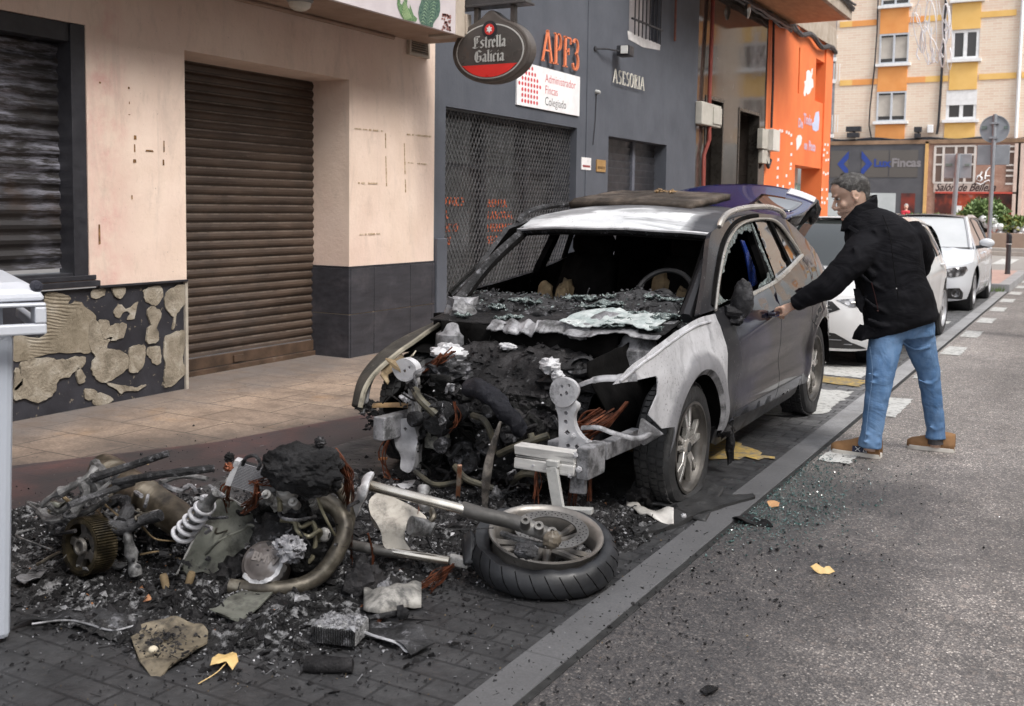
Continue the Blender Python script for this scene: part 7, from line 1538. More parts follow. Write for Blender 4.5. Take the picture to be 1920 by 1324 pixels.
c1 = make_car('parked_car', 'white hatchback parked right behind the burnt car, partly hidden by the man', 1.80, 4.42, 1.45, 2.82, .86, .33, WPT, WPT, dict(mirror=PLB,
    wrap=[('grille', [(0,.50),(.36,.52),(.50,.575),(.42,.645),(0,.66)], PLB, .004), ('headlamp', [(.46,.66),(.70,.69),(T_ := .98,.735),(1.02,.70),(.86,.63),(.60,.60)], LAMP, .006), ('air_intake', [(0,.20),(.80,.20),(.62,.26),(.46,.345),(.30,.36),(0,.36)], PLB, .003)],
    bars=[('grille_bar', [(.1,.60),(.40,.605)], .006, BARM), ('grille_bar', [(.1,.56),(.42,.57)], .006, BARM), ('intake_bar', [(0,.24),(.62,.245)], .005, BARM), ('intake_bar', [(0,.28),(.52,.285)], .005, BARM), ('intake_bar', [(0,.32),(.42,.325)], .005, BARM), ('daytime_light', [(.60,.64),(.74,.655),(.88,.685)], .008, CHROME)]), group='white cars parked behind the burnt car')
c1.location = (-2.58, 10.02, 0); c1.rotation_euler = (0, 0, rad(-1.5))
GRF = pm('grey_car_roof', [(.3, (.12,.10,.10)), (.7, (.17,.15,.15))], 3, .3, coat=.5)
SKYWS = pm('sky_pale_glass', [(.3, (.5,.52,.54)), (.7, (.62,.64,.66))], 1.5, .1, coat=1.0)  # windscreen colour made pale to stand in for the bright sky reflection
c2 = make_car('parked_car', 'small white car with dark roof parked last, before the corner kerb', 1.74, 4.1, 1.48, 2.62, .80, .32, BWP, GRF, dict(ws=SKYWS,
    wrap=[('grille', [(0,.28),(.22,.28),(.30,.40),(.30,.60),(.24,.64),(0,.64)], PLB, .004), ('headlamp', [(.44,.55),(.40,.63),(.62,.675),(.88,.70),(.92,.64),(.80,.56),(.60,.53)], LAMP, .006), ('fog_recess', [(.50,.22),(.88,.20),(.84,.30),(.74,.375),(.56,.37)], PLB, .004)],
    round=[('fog_lamp', (.68,.295), .06, LAMP)], bars=[('grille_bar', [(0,.35),(.26,.35)], .006, BARM), ('grille_bar', [(0,.43),(.28,.43)], .006, BARM), ('grille_bar', [(0,.51),(.28,.51)], .006, BARM)]), .93, 1.0, 'white cars parked behind the burnt car')
c2.location = (-2.47, 16.65, 0)

# ================================================================== THE MAN
FV = Vector((-math.sin(YAW), math.cos(YAW), 0)); RV = Vector((math.cos(YAW), math.sin(YAW), 0)); UZ = Vector((0,0,1))
MD = 6.34
def mp(px, py, d=0.0):
    r = ray(px, py); k = (MD+d)/(r.x*FV.x+r.y*FV.y); return Vector((0,0,H))+r*k
def rings(mb, R_, n=28, ex=2.4, cap=True):
    """R_: (left point, right point, half depth) -> closed loft"""
    vs = []; 
    for L_, Rr, dh in R_:
        c = (L_+Rr)/2; a = (Rr-L_)/2
        for k in range(n):
            t_ = 2*math.pi*k/n; cx = abs(math.cos(t_))**(2/ex)*(1 if math.cos(t_) >= 0 else -1); sy = abs(math.sin(t_))**(2/ex)*(1 if math.sin(t_) >= 0 else -1); vs.append(c+a*cx+FV*dh*sy)
    m = len(R_); fs = [(i*n+k, i*n+(k+1) % n, (i+1)*n+(k+1) % n, (i+1)*n+k) for i in range(m-1) for k in range(n)]
    if cap: fs += [tuple(range(n))[::-1], tuple(range((m-1)*n, m*n))]
    return mb.add(vs, fs)
def cloth(name, c1, c2, rough, fold=9, st=.6, bd=.05, stretch=(1,1,1), weave=220, extra=None, spec=.3):
    t = NT(name); col = t.ramp(t.noise(5, 6, .6), [(.3, c1), (.7, c2)])
    if extra: col = extra(t, col)
    t.set(col, rough, 0, 0, spec); f1 = t.noise(fold, 3, .5, 1.6, t.mapping(stretch)); p = t.bump(f1, st, bd); p = t.bump(t.noise(fold*3, 4, .6, .8, t.mapping(stretch)), st*.5, bd*.3, p); t.bump(t.noise(weave, 2), .15, .002, p); return t.m
JK = cloth('black_jacket', (.005,.005,.0065), (.011,.011,.014), .8, 2.6, .45, .06, (1,1,1.8), spec=.12)
def jx(t, col):
    w_ = t.ramp(t.noise(3, 5, .6), [(.4, 0.), (.65, .6)]); col = t.mix(w_, col, (.19,.31,.50)); return t.mix(t.ramp(t.noise(40, 5, .7, 0, t.mapping((1,1,.2))), [(.4, 0.), (.7, .25)]), col, (.26,.38,.56))
JN = cloth('blue_denim', (.055,.125,.26), (.10,.20,.37), .85, 5, .5, .035, (1,1,1.6), 260, jx)
SK = NT('skin'); t = SK; c_ = t.ramp(t.noise(12, 6, .6), [(.3, (.47,.30,.225)), (.7, (.57,.385,.30))]); x, y, z = t.sep()[0:3]; t.set(c_, .5, 0, 0, .4); t.b.inputs['Subsurface Weight'].default_value = .08; t.bump(t.noise(90, 4), .1, .002); SK = t.m
# --- head in its own frame: u forward (face), v towards the camera (his left side), w up
HC = mp(1596, 366); HS = 1.13; pit = rad(22)
hu = (-RV*math.cos(pit)*.985+FV*.10-UZ*math.sin(pit)).normalized(); hv = (-FV-RV*.10); hv = (hv-hu*hv.dot(hu)).normalized(); hwv = hu.cross(hv); hwv = hwv if hwv.z > 0 else -hwv
def hp(a, b, c): return HC+(hu*a+hv*b+hwv*c)*HS
def itp(tab, x):
    for (a, va), (b, vb) in zip(tab, tab[1:]):
        if a <= x <= b: u_ = (x-a)/(b-a); u_ = u_*u_*(3-2*u_); return va+(vb-va)*u_
    return tab[0][1] if x < tab[0][0] else tab[-1][1]
FRt = [(-.122,.060),(-.112,.083),(-.095,.088),(-.082,.082),(-.070,.093),(-.058,.090),(-.045,.086),(-.02,.080),(.005,.078),(.018,.083),(.032,.092),(.06,.090),(.09,.074),(.11,.045),(.122,.0)]
BKt = [(-.122,.045),(-.10,-.02),(-.08,-.055),(-.05,-.078),(-.02,-.093),(.02,-.104),(.05,-.103),(.085,-.085),(.11,-.05),(.122,0)]
WDt = [(-.122,.015),(-.112,.035),(-.095,.047),(-.06,.058),(-.03,.065),(.0,.069),(.03,.073),(.06,.075),(.09,.062),(.11,.038),(.122,0)]
def headpt(zv, a, o=0):
    f, b, w_ = itp(FRt, zv)+o, itp(BKt, zv)-o, itp(WDt, zv)+o; c = (f+b)/2; h_ = (f-b)/2; ca, sa = math.cos(a), math.sin(a); ex = 2.3
    x = abs(ca)**(2/ex)*(1 if ca >= 0 else -1)*h_; y = abs(sa)**(2/ex)*(1 if sa >= 0 else -1)*w_
    if ca > 0: y *= 1-.22*ca*ca*(1 if zv < 0 else .4)
    return hp(c+x, y, zv)
hb = MB(); n_ = 30; lv = [-.122+.244*k/26 for k in range(27)]; vs = []
for zv in lv: vs += [headpt(zv, 2*math.pi*k/n_) for k in range(n_)]
hb.add(vs, [(i*n_+k, i*n_+(k+1) % n_, (i+1)*n_+(k+1) % n_, (i+1)*n_+k) for i in range(26) for k in range(n_)]+[tuple(range(n_))[::-1], tuple(range(26*n_, 27*n_))])
HR = Matrix((hu, hv, hwv)).transposed()
def hball(c, r, n=14, m=10): hb.ball(hp(*c), tuple(q*HS for q in r), n, m, HR)
hb.tube([hp(.078,0,.016), hp(.094,0,-.006), hp(.110,0,-.028), hp(.104,0,-.040), hp(.086,0,-.044)], [.008,.010,.0125,.013,.008], 10)     # nose
for s in (1,-1): hball((.094, s*.011, -.038), (.013,.009,.009)); hball((.082, s*.026, .026), (.014,.020,.008)); hball((.062, s*.040, -.03), (.018,.016,.022))
hball((.091,0,-.064), (.010,.022,.006)); hball((.088,0,-.076), (.011,.019,.007)); hball((.080,0,-.105), (.014,.020,.013))
for s in (1,-1):   # ears
    hb.lathe([(.012,-.004),(.022,.0),(.024,.006),(.020,.010),(.016,.006),(.006,.003),(0,.003)], hp(-.006, s*.070, -.008), (hv*s-hu*.35), 14); hball((-.004, s*.072, .010), (.016,.006,.018)); hball((.0, s*.070, -.030), (.010,.006,.012))
nk = mp(1610, 425); hb.tube([hp(-.02,0,-.05), hp(-.035,0,-.11), nk, mp(1640, 470)], [.062,.062,.066,.08], 16)
# torso, arms and legs of the body inside the clothes
rings(hb, [(mp(1640,600), mp(1735,590), .12), (mp(1630,520), mp(1705,510), .11), (mp(1610,455), mp(1700,445), .12), (mp(1605,425), mp(1660,418), .08)], 16)
ARM = [(mp(1640,455,-.06), .06), (mp(1594,500,-.10), .05), (mp(1563,531,-.10), .045), (mp(1520,560,-.04), .038), (mp(1487,573,.02), .030)]
hb.tube([p for p, r in ARM], [r for p, r in ARM], 12)
hb.tube([mp(1700,450,.02), mp(1722,490,.10), mp(1690,540,.2)], [.055,.05,.04], 10)
for pts in ([(1664,640,-.05,.07),(1650,700,-.08,.05),(1640,770,-.095,.04),(1633,825,-.10,.035),(1630,845,-.10,.035)], [(1720,630,.05,.07),(1741,700,.08,.04),(1750,770,.105,.035),(1754,820,.11,.035),(1754,838,.11,.033)]):
    hb.tube([mp(a, b, c) for a, b, c, d in pts], [d for a, b, c, d in pts], 12)
# left hand closing on the handle: palm, four fingers, thumb
def hd_(px, py, d): return mp(px, py, d)
hb.tube([hd_(1489,572,.02), hd_(1481,576,.03), hd_(1472,580,.045), hd_(1465,581,.05)], [.027,.032,.036,.030], 12, flat=.6)
for k, (a, b, c, d, e) in enumerate((((1468,577,.03),(1460,577,.04),(1454,581,.05),(1453,588,.06),.0092), ((1468,580,.045),(1461,583,.055),(1457,589,.065),(1459,594,.07),.0092), ((1471,583,.05),(1465,588,.06),(1462,594,.07),(1465,598,.07),.009), ((1474,585,.05),(1470,591,.06),(1468,596,.07),(1471,599,.07),.008))):
    hb.tube(crom([hd_(*a), hd_(*b), hd_(*c), hd_(*d)], 3), [e*1.1]*3+[e]*4+[e*.9]*2+[e*.8], 8)
hb.tube([hd_(1480,580,.02), hd_(1474,588,.02), hd_(1467,592,.03), hd_(1461,592,.04)], [.015,.012,.0105,.008], 8)
man = hb.build('person', SK, None, remesh=.0058); md = man.modifiers.new('sm', 'SMOOTH'); md.factor = .5; md.iterations = 2
tag(man, 'man in black jacket and blue jeans leaning over to grip the burnt car door handle', 'person')
# hair: close-cropped, dark with grey
HM = NT('short_hair'); t = HM; t.set(t.ramp(t.noise(45, 5, .75), [(.32, (.016,.014,.014)), (.5, (.05,.046,.044)), (.68, (.17,.165,.16))]), .6); t.bump(t.noise(160, 3), .8, .006); HM = t.m
hm = MB(); nA = 44; rows_ = [.128]; vs = []; fs = []; NR = 18
def hairlow(a):   # lower limit of the hair by angle (0 = face)
    a = abs(((a+math.pi) % (2*math.pi))-math.pi)
    return itp([(0,.092),(.4,.093),(.8,.082),(1.05,.062),(1.3,.040),(1.45,.012),(1.58,-.030),(1.75,.010),(2.0,-.0),(2.4,-.060),(math.pi,-.078)], a)
for r_ in range(NR+1):
    for k in range(nA):
        a = 2*math.pi*k/nA; lo = hairlow(a); zv = lo+(.1215-lo)*(r_/NR)**.8; o = .0012+.0035*sst(0, .5, r_/NR)+.002*sst(.5,1,r_/NR)*(1 if math.cos(a) > -.2 else .4)
        p = headpt(zv, a, o); p += (p-HC).normalized()*.0015*mnoise.noise(p*60); vs.append(p)
fs = [(i*nA+k, i*nA+(k+1) % nA, (i+1)*nA+(k+1) % nA, (i+1)*nA+k) for i in range(NR) for k in range(nA)]+[tuple(range(NR*nA, (NR+1)*nA))]
hm.add(vs, fs); HRn = random.Random(5)
for _ in range(5200):
    i = HRn.randrange(len(vs)) if _ % 2 else HRn.randrange(nA*3); p = vs[i]+Vector((HRn.gauss(0,.005), HRn.gauss(0,.005), HRn.gauss(0,.003))); d = ((p-HC).normalized()*.7-hwv*.25-hu*.25*HRn.random()+Vector((HRn.gauss(0,.25), HRn.gauss(0,.25), HRn.gauss(0,.25)))).normalized(); s = d.orthogonal().normalized()*.0007; L = HRn.uniform(.003,.008)
    hm.add([p-s, p+s, p+d*L], [(0,1,2)])
ho_ = hm.build('hair', HM, man, smooth=True)
eb_ = MB()
for s in (1,-1):
    eb_.tube([hp(.086, s*.012, .026), hp(.084, s*.026, .031), hp(.070, s*.042, .026)], [.0025,.0032,.0018], 6)
eb_.build('eyebrow', HM, man)
ey = MB()
for s in (1,-1): ey.ball(hp(.0735, s*.031, .007), .0085, 10, 8)
ey.build('eye', flat('eye_white', (.5,.48,.45), .2), man, smooth=True); ey = MB()
for s in (1,-1): ey.tube([hp(.086, s*.018, .006), hp(.087, s*.030, .0095), hp(.080, s*.041, .006)], .0022, 5); ey.ball(hp(.0815, s*.031, .005), .0035, 8, 6); ey.tube([hp(.083, s*.020, .009), hp(.083, s*.031, .012), hp(.077, s*.041, .008)], .0022, 5)
ey.build('eyelash', HM, man)
stb = MB()
for _ in range(1500):
    zv = HRn.uniform(-.118, -.035); a = HRn.uniform(-1.5, 1.5)
    if zv > -.06 and abs(a) < .5 and zv > -.05: continue
    p = headpt(zv, a, .0012); s = Vector((HRn.gauss(0,1), HRn.gauss(0,1), HRn.gauss(0,1))).normalized()*.0014; d = (p-HC).normalized()*.002; stb.add([p-s, p+s, p+d-hwv*.001], [(0,1,2)])
stb.build('stubble', HM, man)
# jacket
jb = MB()
q_ = [(1600,541),(1612,538),(1622,560),(1618,590),(1606,578)]; jb.prism([mp(a, b, -.10) for a, b in q_], FV*.02); q_ = [(1628,612),(1650,632),(1640,634),(1613,642),(1618,628)]; jb.prism([mp(a, b, -.13) for a, b in q_], FV*.16)
rings(jb, [(mp(1619,635), mp(1757,594), .155), (mp(1623,622), mp(1756,586), .180), (mp(1624,598), mp(1750,566), .185), (mp(1617,572), mp(1742,545), .180), (mp(1609,545), mp(1732,517), .172), (mp(1602,508), mp(1726,490), .170), (mp(1596,475), mp(1724,462), .175), (mp(1588,445), mp(1716,437), .165), (mp(1588,424), mp(1700,414), .14), (mp(1592,406), mp(1672,397), .11), (mp(1596,397), mp(1648,388), .09)], 32, 2.5)
sl1 = [(1638,446,-.05,.105),(1612,474,-.10,.100),(1588,500,-.12,.088),(1566,524,-.12,.082),(1545,542,-.09,.074),(1520,555,-.05,.064),(1500,565,-.01,.055),(1489,570,.01,.047)]
jb.tube([mp(a, b, c) for a, b, c, d in sl1], [d for a, b, c, d in sl1], 20)
sl2 = [(1698,434,.0,.098),(1716,458,.04,.088),(1728,480,.09,.080),(1722,500,.14,.074),(1700,525,.19,.065),(1680,545,.2,.055)]
jb.tube([mp(a, b, c) for a, b, c, d in sl2], [d for a, b, c, d in sl2], 20)
# folds: ridges following the cloth
FR_ = random.Random(21)
for pts, r in (([(1632,470),(1650,500),(1690,525),(1722,540)],.012), ([(1612,512),(1640,535),(1680,555),(1730,568)],.012), ([(1622,560),(1650,580),(1700,598),(1745,588)],.013), ([(1600,470),(1620,492),(1640,520)],.013), ([(1660,430),(1690,455),(1712,490)],.010), ([(1628,600),(1660,612),(1700,612)],.012), ([(1690,500),(1712,520),(1730,550)],.011), ([(1640,430),(1665,470),(1690,520)],.009)):
    P = [mp(a, b, -.165-.012*math.sin((a-1610)/140*math.pi)) for a, b in pts]; P = [p+FV*.02 for p in P]; jb.tube(crom(P, 4), r, 8)
for pts in ([(1580,478),(1592,490),(1602,510)], [(1560,505),(1572,520),(1583,538)], [(1540,522),(1550,540),(1556,556)], [(1516,540),(1524,556),(1528,568)], [(1600,462),(1606,482),(1600,500)], [(1500,553),(1505,566),(1506,578)]):
    jb.tube(crom([mp(a, b, -.19+(1600-a)*.0013) for a, b in pts], 4), .011, 8)
jk = jb.build('jacket', JK, man, remesh=.0095); md = jk.modifiers.new('sm', 'SMOOTH'); md.factor = .5; md.iterations = 3
for st, sz in ((.022, .13), (.007, .05)):
    tx = bpy.data.textures.new('fold', 'CLOUDS'); tx.noise_scale = sz; tx.noise_depth = 1; md = jk.modifiers.new('d', 'DISPLACE'); md.texture = tx; md.strength = st; md.texture_coords = 'LOCAL'
cl = MB(); C0 = [(1582,408),(1586,417),(1598,420),(1614,412),(1632,400),(1641,388),(1638,381)]
def collar(a, b):
    ang = 2*math.pi*a; c = mp(1612, 404); axr = (mp(1641, 384)-mp(1580, 414))/2; top = (hwv*.8-hu*.35+UZ*.3).normalized(); return c+axr*math.cos(ang)*(1.05-.12*b)+FV*.078*math.sin(ang)*(1-.1*b)+top*(.125*b-.045)
cl.grid(collar, 48, 8); co = cl.build('collar', JK, jk, smooth=True, solid=.014, disp=((.01,.05),))
q = MB(); q.tube([mp(1634,530,-.215), mp(1640,552,-.215), mp(1646,580,-.215)], .0028, 5); q.ball(mp(1646,583,-.215), .006, 8, 6); q.build('pocket_zip', flat('zip_dark', (.05,.02,.02), .3, .5), jk)
MB().ball(mp(1681,541,-.205), .0035, 8, 6).build('logo_dot', FW, jk)
q = MB(); q.obox(mp(1600,431,-.165), RV+UZ*-.6, UZ*1+RV*.6, FV, .035, .012, .004); q.build('epaulette', JK, jk, bevel=.003)
sm_ = MB(); sm_.tube(crom([mp(1655,404,-.13), mp(1668,440,-.185), mp(1676,500,-.20), mp(1684,560,-.205)], 5), .0022, 5); sm_.build('back_seam', SOOT, jk)
# jeans
jn = MB()
rings(jn, [(mp(1634,606), mp(1746,582), .13), (mp(1631,622), mp(1750,606), .13), (mp(1634,638), mp(1750,628), .11)], 28, 2.4)
lg1 = [(1664,625,-.03,.105),(1657,660,-.05,.097),(1650,700,-.08,.084),(1646,735,-.09,.074),(1640,775,-.095,.067),(1634,812,-.10,.064),(1631,838,-.10,.070)]
lg2 = [(1718,612,.04,.105),(1727,650,.06,.090),(1740,695,.08,.070),(1745,735,.09,.062),(1751,775,.105,.060),(1754,805,.11,.057),(1754,822,.11,.062)]
for L_ in (lg1, lg2): jn.tube(crom([mp(a, b, c) for a, b, c, d in L_], 3), [lerp(L_[min(int(i/3), len(L_)-1)][3], L_[min(int(i/3)+1, len(L_)-1)][3], (i % 3)/3) for i in range(3*(len(L_)-1)+1)], 22)
for pts, r, dd in (([(1628,700),(1650,706),(1670,702)],.008,-.15), ([(1630,715),(1652,722),(1668,716)],.007,-.15), ([(1722,712),(1742,720),(1758,712)],.008,.02), ([(1620,812),(1638,820),(1652,814)],.008,-.155), ([(1618,826),(1636,834),(1652,828)],.009,-.16), ([(1742,800),(1756,806),(1768,800)],.007,.055), ([(1690,640),(1715,655),(1745,650)],.009,-.04)):
    jn.tube(crom([mp(a, b, dd) for a, b in pts], 4), r, 8)
jo = jn.build('jeans', JN, man, remesh=.0085); md = jo.modifiers.new('sm', 'SMOOTH'); md.factor = .5; md.iterations = 3
tx = bpy.data.textures.new('fold', 'CLOUDS'); tx.noise_scale = .07; md = jo.modifiers.new('d', 'DISPLACE'); md.texture = tx; md.strength = .012; md.texture_coords = 'LOCAL'
q = MB(); q.tube(crom([mp(1631,650,-.16), mp(1636,700,-.155), mp(1629,760,-.155), mp(1622,830,-.165)], 4), .0018, 4); q.build('side_seam', pm('seam_light', [(.3, (.16,.26,.42)), (.7, (.24,.35,.52))]), jo)
# shoes
SUE = pm('tan_suede', [(.3, (.24,.125,.055)), (.7, (.36,.20,.095))], 14, .9, bump=.3, bsc=120); SOL = pm('white_sole', [(.3, (.62,.58,.52)), (.7, (.75,.71,.66))], 8, .6); NAV = flat('navy_patch', (.015,.02,.05), .6); OLV = pm('olive_mesh', [(.3, (.07,.065,.03)), (.7, (.12,.11,.055))], 30, .8)
def shoe(toe, heel, ankle, lift=0):
    ax = toe-heel; L = ax.length; ax.normalize(); aa = max(.2, min(.42, (ankle-heel).dot(ax)/L)); sx = UZ.cross(ax).normalized(); pts = [(0,.030,.098),(.10,.039,.104),(.25,.040,.108),(.42,.041,.100),(.6,.045,.076),(.78,.048,.060),(.92,.042,.050),(1.0,.018,.034)]
    def P(a, s, z): return heel+ax*(a*L)+sx*s+UZ*z
    so = MB(); n = 30
    out = [(a, w_) for a, w_, h_ in pts]; poly = [P(a, w_*1.06, .004) for a, w_ in out]+[P(a, -w_*1.06, .004) for a, w_ in out[::-1]]
    so.prism(poly, UZ*.031)
    root = so.build('shoe_sole', SOL, man, bevel=.005, smooth=True)
    up_ = MB(); m = 12
    def U(a, b):
        k = a*(len(pts)-1); i = min(int(k), len(pts)-2); f = k-i; w_ = lerp(pts[i][1], pts[i+1][1], f); h_ = lerp(pts[i][2], pts[i+1][2], f); th = math.pi*b
        x = lerp(pts[i][0], pts[i+1][0], f); return P(x, w_*math.cos(th), .022+(h_-.0)*math.sin(th)**.7)
    up_.grid(U, 24, 14); up_.build('shoe_upper', SUE, root, smooth=True, solid=.003)
    q = MB(); q.lathe([(.047,0),(.044,.03),(.042,.06)], heel+ax*(aa*L)+UZ*.085, UZ, 18, cap=False); q.build('shoe_collar', OLV, root, smooth=True, solid=.006)
    near = -1 if (sx.dot(-FV) < 0) else 1; nn = sx*near
    def Sd(a, z, o=.004):
        k = a*(len(pts)-1)
        for i in range(len(pts)-1):
            if pts[i][0] <= a <= pts[i+1][0]: f = (a-pts[i][0])/(pts[i+1][0]-pts[i][0]); w_ = lerp(pts[i][1], pts[i+1][1], f); h_ = lerp(pts[i][2], pts[i+1][2], f); break
        zz = min(.98, max(0, (z-.022)/h_)); th = math.asin(zz**(1/.7)); return heel+ax*(a*L)+nn*(w_*math.cos(th)+o)+UZ*z
    q = MB(); g = [[Sd(a, z) for a in (.24,.32,.40,.48,.54)] for z in (.034,.046,.058,.070)]
    for r_ in range(3):
        for c_ in range(4): q.poly([g[r_][c_], g[r_][c_+1], g[r_+1][c_+1], g[r_+1][c_]])
    if lift: return
    q.build('side_patch', NAV, root)
    q = MB(); q.bar(Sd(.32,.040,.006), Sd(.30,.064,.006), .0028, .0028); q.bar(Sd(.25,.040,.006), Sd(.30,.064,.006), .0028, .0028); q.bar(Sd(.25,.040,.006), Sd(.32,.040,.006), .0028, .0028)
    q.bar(Sd(.38,.040,.006), Sd(.48,.066,.006), .003, .003); q.bar(Sd(.48,.040,.006), Sd(.38,.066,.006), .003, .003); q.build('side_emblem', FW, root)
    q = MB()
    for k in range(5): a = .46+.06*k; q.bar(P(a, .02, .078-.006*k), P(a+.02, -.02, .078-.006*k), .005, .004)
    q.build('laces', pm('lace_tan', [(.3, (.3,.2,.1)), (.7, (.42,.3,.17))]), root)
tL, hL = atz(1565, 850), atz(1650, 862); tR, hR = atz(1716, 843), atz(1779, 850)
def fixlen(t_, h_, L=.29): c = (t_+h_)/2; d = (t_-h_).normalized(); return c+d*L/2, c-d*L/2
shoe(*[q+FV*.02+UZ*.0 for q in fixlen(tL, hL, .30)], mp(1631,838,-.10)); a_, b_ = fixlen(tR, hR, .28); shoe(a_+FV*.02, b_+FV*.02, mp(1754,822,.11), 1)
q = MB(); q.tube([mp(1754,822,.11), mp(1754,832,.11)], [.045,.047], 14); q.build('sock', BMt, man)
kf = MB(); kf.obox(mp(1452,590,.055), (-RV-UZ*.25), UZ, FV, .030, .014, .008); kf = kf.build('handle_glint', pm('glint_blue', [(.45, (.02,.05,.22)), (.55, (.6,.63,.7))], 12, .2), None, bevel=.004); tag(kf, 'small blue and white fob in the man\'s fingers at the door handle', 'glint')  # added piece, its colours stand in for sky mirrored in the raised handle

# other people
def simple_person(name, lab, base, h, face, shirt, trous, hair_m, step=.12, s=1.0):
    """standing or walking figure: one continuous body, clothes as children"""
    b = Vector(base); fx = Vector(face).normalized(); sx = UZ.cross(fx); k = h/1.75
    Q = lambda a, c, z: b+(fx*a+sx*c)*k+UZ*z*k
    bd = MB(); bd.ball(Q(.02,0,1.62), (.085*k,.075*k,.115*k), 14, 10); bd.tube([Q(0,0,1.56), Q(-.01,0,1.40)], .055*k, 10); bd.ball(Q(.11,0,1.61), .014*k, 6, 5)
    bd.tube([Q(0,0,1.45), Q(0,0,1.2), Q(0,0,.95)], [.13*k,.12*k,.13*k], 12)
    for sd in (1,-1):
        bd.tube([Q(0,sd*.17,1.40), Q(-.03,sd*.23,1.12), Q(.08*sd,sd*.24,.88), Q(.10*sd,sd*.24,.80)], [.05*k,.042*k,.032*k,.03*k], 8); bd.ball(Q(.10*sd,sd*.24,.76), (.03*k,.03*k,.06*k), 8, 6)
        bd.tube([Q(0,sd*.09,.92), Q(sd*step*.6,sd*.10,.50), Q(sd*step,sd*.10,.08)], [.085*k,.06*k,.04*k], 10)
    o = bd.build(name, SK, None, remesh=.02*k); tag(o, lab, 'person')
    q = MB(); q.tube([Q(0,0,1.44), Q(0,0,1.36), Q(0,0,1.15), Q(0,0,.88)], [.09*k,.17*k,.165*k,.175*k], 16)
    for sd in (1,-1): q.tube([Q(0,sd*.14,1.40), Q(-.03,sd*.23,1.12), Q(.08*sd,sd*.24,.86)], [.075*k,.062*k,.05*k], 10)
    q.build('jacket', shirt, o, remesh=.02*k)
    q = MB()
    for sd in (1,-1): q.tube([Q(0,sd*.08,.94), Q(sd*step*.6,sd*.10,.50), Q(sd*step,sd*.10,.12)], [.11*k,.08*k,.065*k], 12)
    q.build('trousers', trous, o, remesh=.02*k)
    for sd in (1,-1): q = MB(); q.ball(Q(sd*step+.05,sd*.10,.045), (.12*k,.05*k,.045*k) if abs(fx.x) > .7 else (.05*k,.12*k,.045*k), 10, 7); q.build('shoe', PLB, o, smooth=True)
    q = MB(); q.ball(Q(0,0,1.66), (.09*k,.085*k,.10*k), 12, 8); q.build('hair', hair_m, o, smooth=True)
pR = aty(1699, 392, 46.0)
simple_person('person', 'distant person in a red scarf and dark coat outside the grey shopfront', (pR.x, 46.0, .15), 1.68, (0,-1,0), pm('dark_coat', [(.3, (.02,.02,.025)), (.7, (.04,.04,.05))]), pm('dark_trousers', [(.3, (.02,.02,.02)), (.7, (.03,.03,.03))]), pm('grey_hair', [(.3, (.25,.24,.23)), (.7, (.4,.39,.38))]))
q = MB(); q.tube([Vector((pR.x,45.9,1.50))+Vector((.12*math.cos(a), .1*math.sin(a), -.02)) for a in [k*math.pi/5 for k in range(11)]], .07, 6); q.tube([(pR.x-.06,45.8,1.48),(pR.x-.1,45.78,1.15)], .08, 6)
q.build('scarf', flat('scarf_red', (.5,.03,.05), .8), [o for o in C.objects if o.name.startswith('person') and o.get('label', '').startswith('distant')][0])
pE = atz(1925, 634); simple_person('person', 'walker in dark trousers and brown shoes cut off by the right edge of the photo', (pE.x+.23, pE.y, 0), 1.72, (-.1,-1,0), MC['dark_coat'], pm('plum_trousers', [(.3, (.02,.012,.022)), (.7, (.035,.02,.036))]), HM, .10)

# ================================================================== WHEELED CONTAINER (left edge)
BIN = pm('bin_plastic', [(.3, (.36,.39,.45)), (.7, (.43,.46,.52))], 2, .4, bump=.15, bsc=90); BINL = pm('bin_lid', [(.3, (.46,.48,.53)), (.7, (.54,.56,.61))], 2, .35, bump=.15, bsc=90)
wc = thing('waste_container', 'pale grey plastic wheeled waste container at the left edge in the foreground', 'container', (-3.6, 2.0, 0))
cB = atz(17, 1197); cB.z = 0; cM = aty(27, 640, cB.y-.02); 
byc = Vector((cM.x, cM.y, 0)).normalized(); byc = (byc*math.cos(.10)+Vector((-byc.y, byc.x, 0))*math.sin(.10)).normalized(); bxc = Vector((-byc.y, byc.x, 0))   # length runs left, depth runs back
def BP_(a, b, z): return Vector((cM.x, cM.y, 0))+bxc*a+byc*b+UZ*z
bw = MB(); top_z = 1.06
lo = [(.03,.03),(1.15,.03),(1.15,.66),(.03,.66)]; hi = [(0,0),(1.2,0),(1.2,.72),(0,.72)]
bw.add([BP_(a, b, .02) for a, b in lo]+[BP_(a, b, top_z) for a, b in hi], [(3,2,1,0),(4,5,6,7),(0,1,5,4),(1,2,6,5),(2,3,7,6),(3,0,4,7)])
bw.build('bin_body', BIN, wc, bevel=.02)
rb_ = MB()
def onB(px, py, b=-.10): r = ray(px, py); o_ = Vector((0,0,H)); q_ = BP_(0, b, 0); P = o_+r*((q_-o_).dot(byc)/r.dot(byc)); return (P-q_).dot(bxc), P.z
hx = onB(88, 600)[0]; zt0 = onB(85, 627)[1]; zt1 = onB(85, 575)[1]
def bar_(a0, a1, b0, b1, z0, z1): rb_.add([BP_(a, b, z) for z in (z0, z1) for a, b in ((a0,b0),(a1,b0),(a1,b1),(a0,b1))], [(0,3,2,1),(4,5,6,7),(0,1,5,4),(1,2,6,5),(2,3,7,6),(3,0,4,7)])
bar_(hx, 1.22, -.10, -.07, zt0, zt0+.035); bar_(hx, hx+.035, -.10, .02, zt0+.0351, zt1); bar_(hx, 1.22, -.10, -.06, zt1, zt1+.012); bar_(hx, hx+.03, -.069, .5, zt0, zt0+.034)
rb_.build('handle_rim', BINL, wc, bevel=.008)
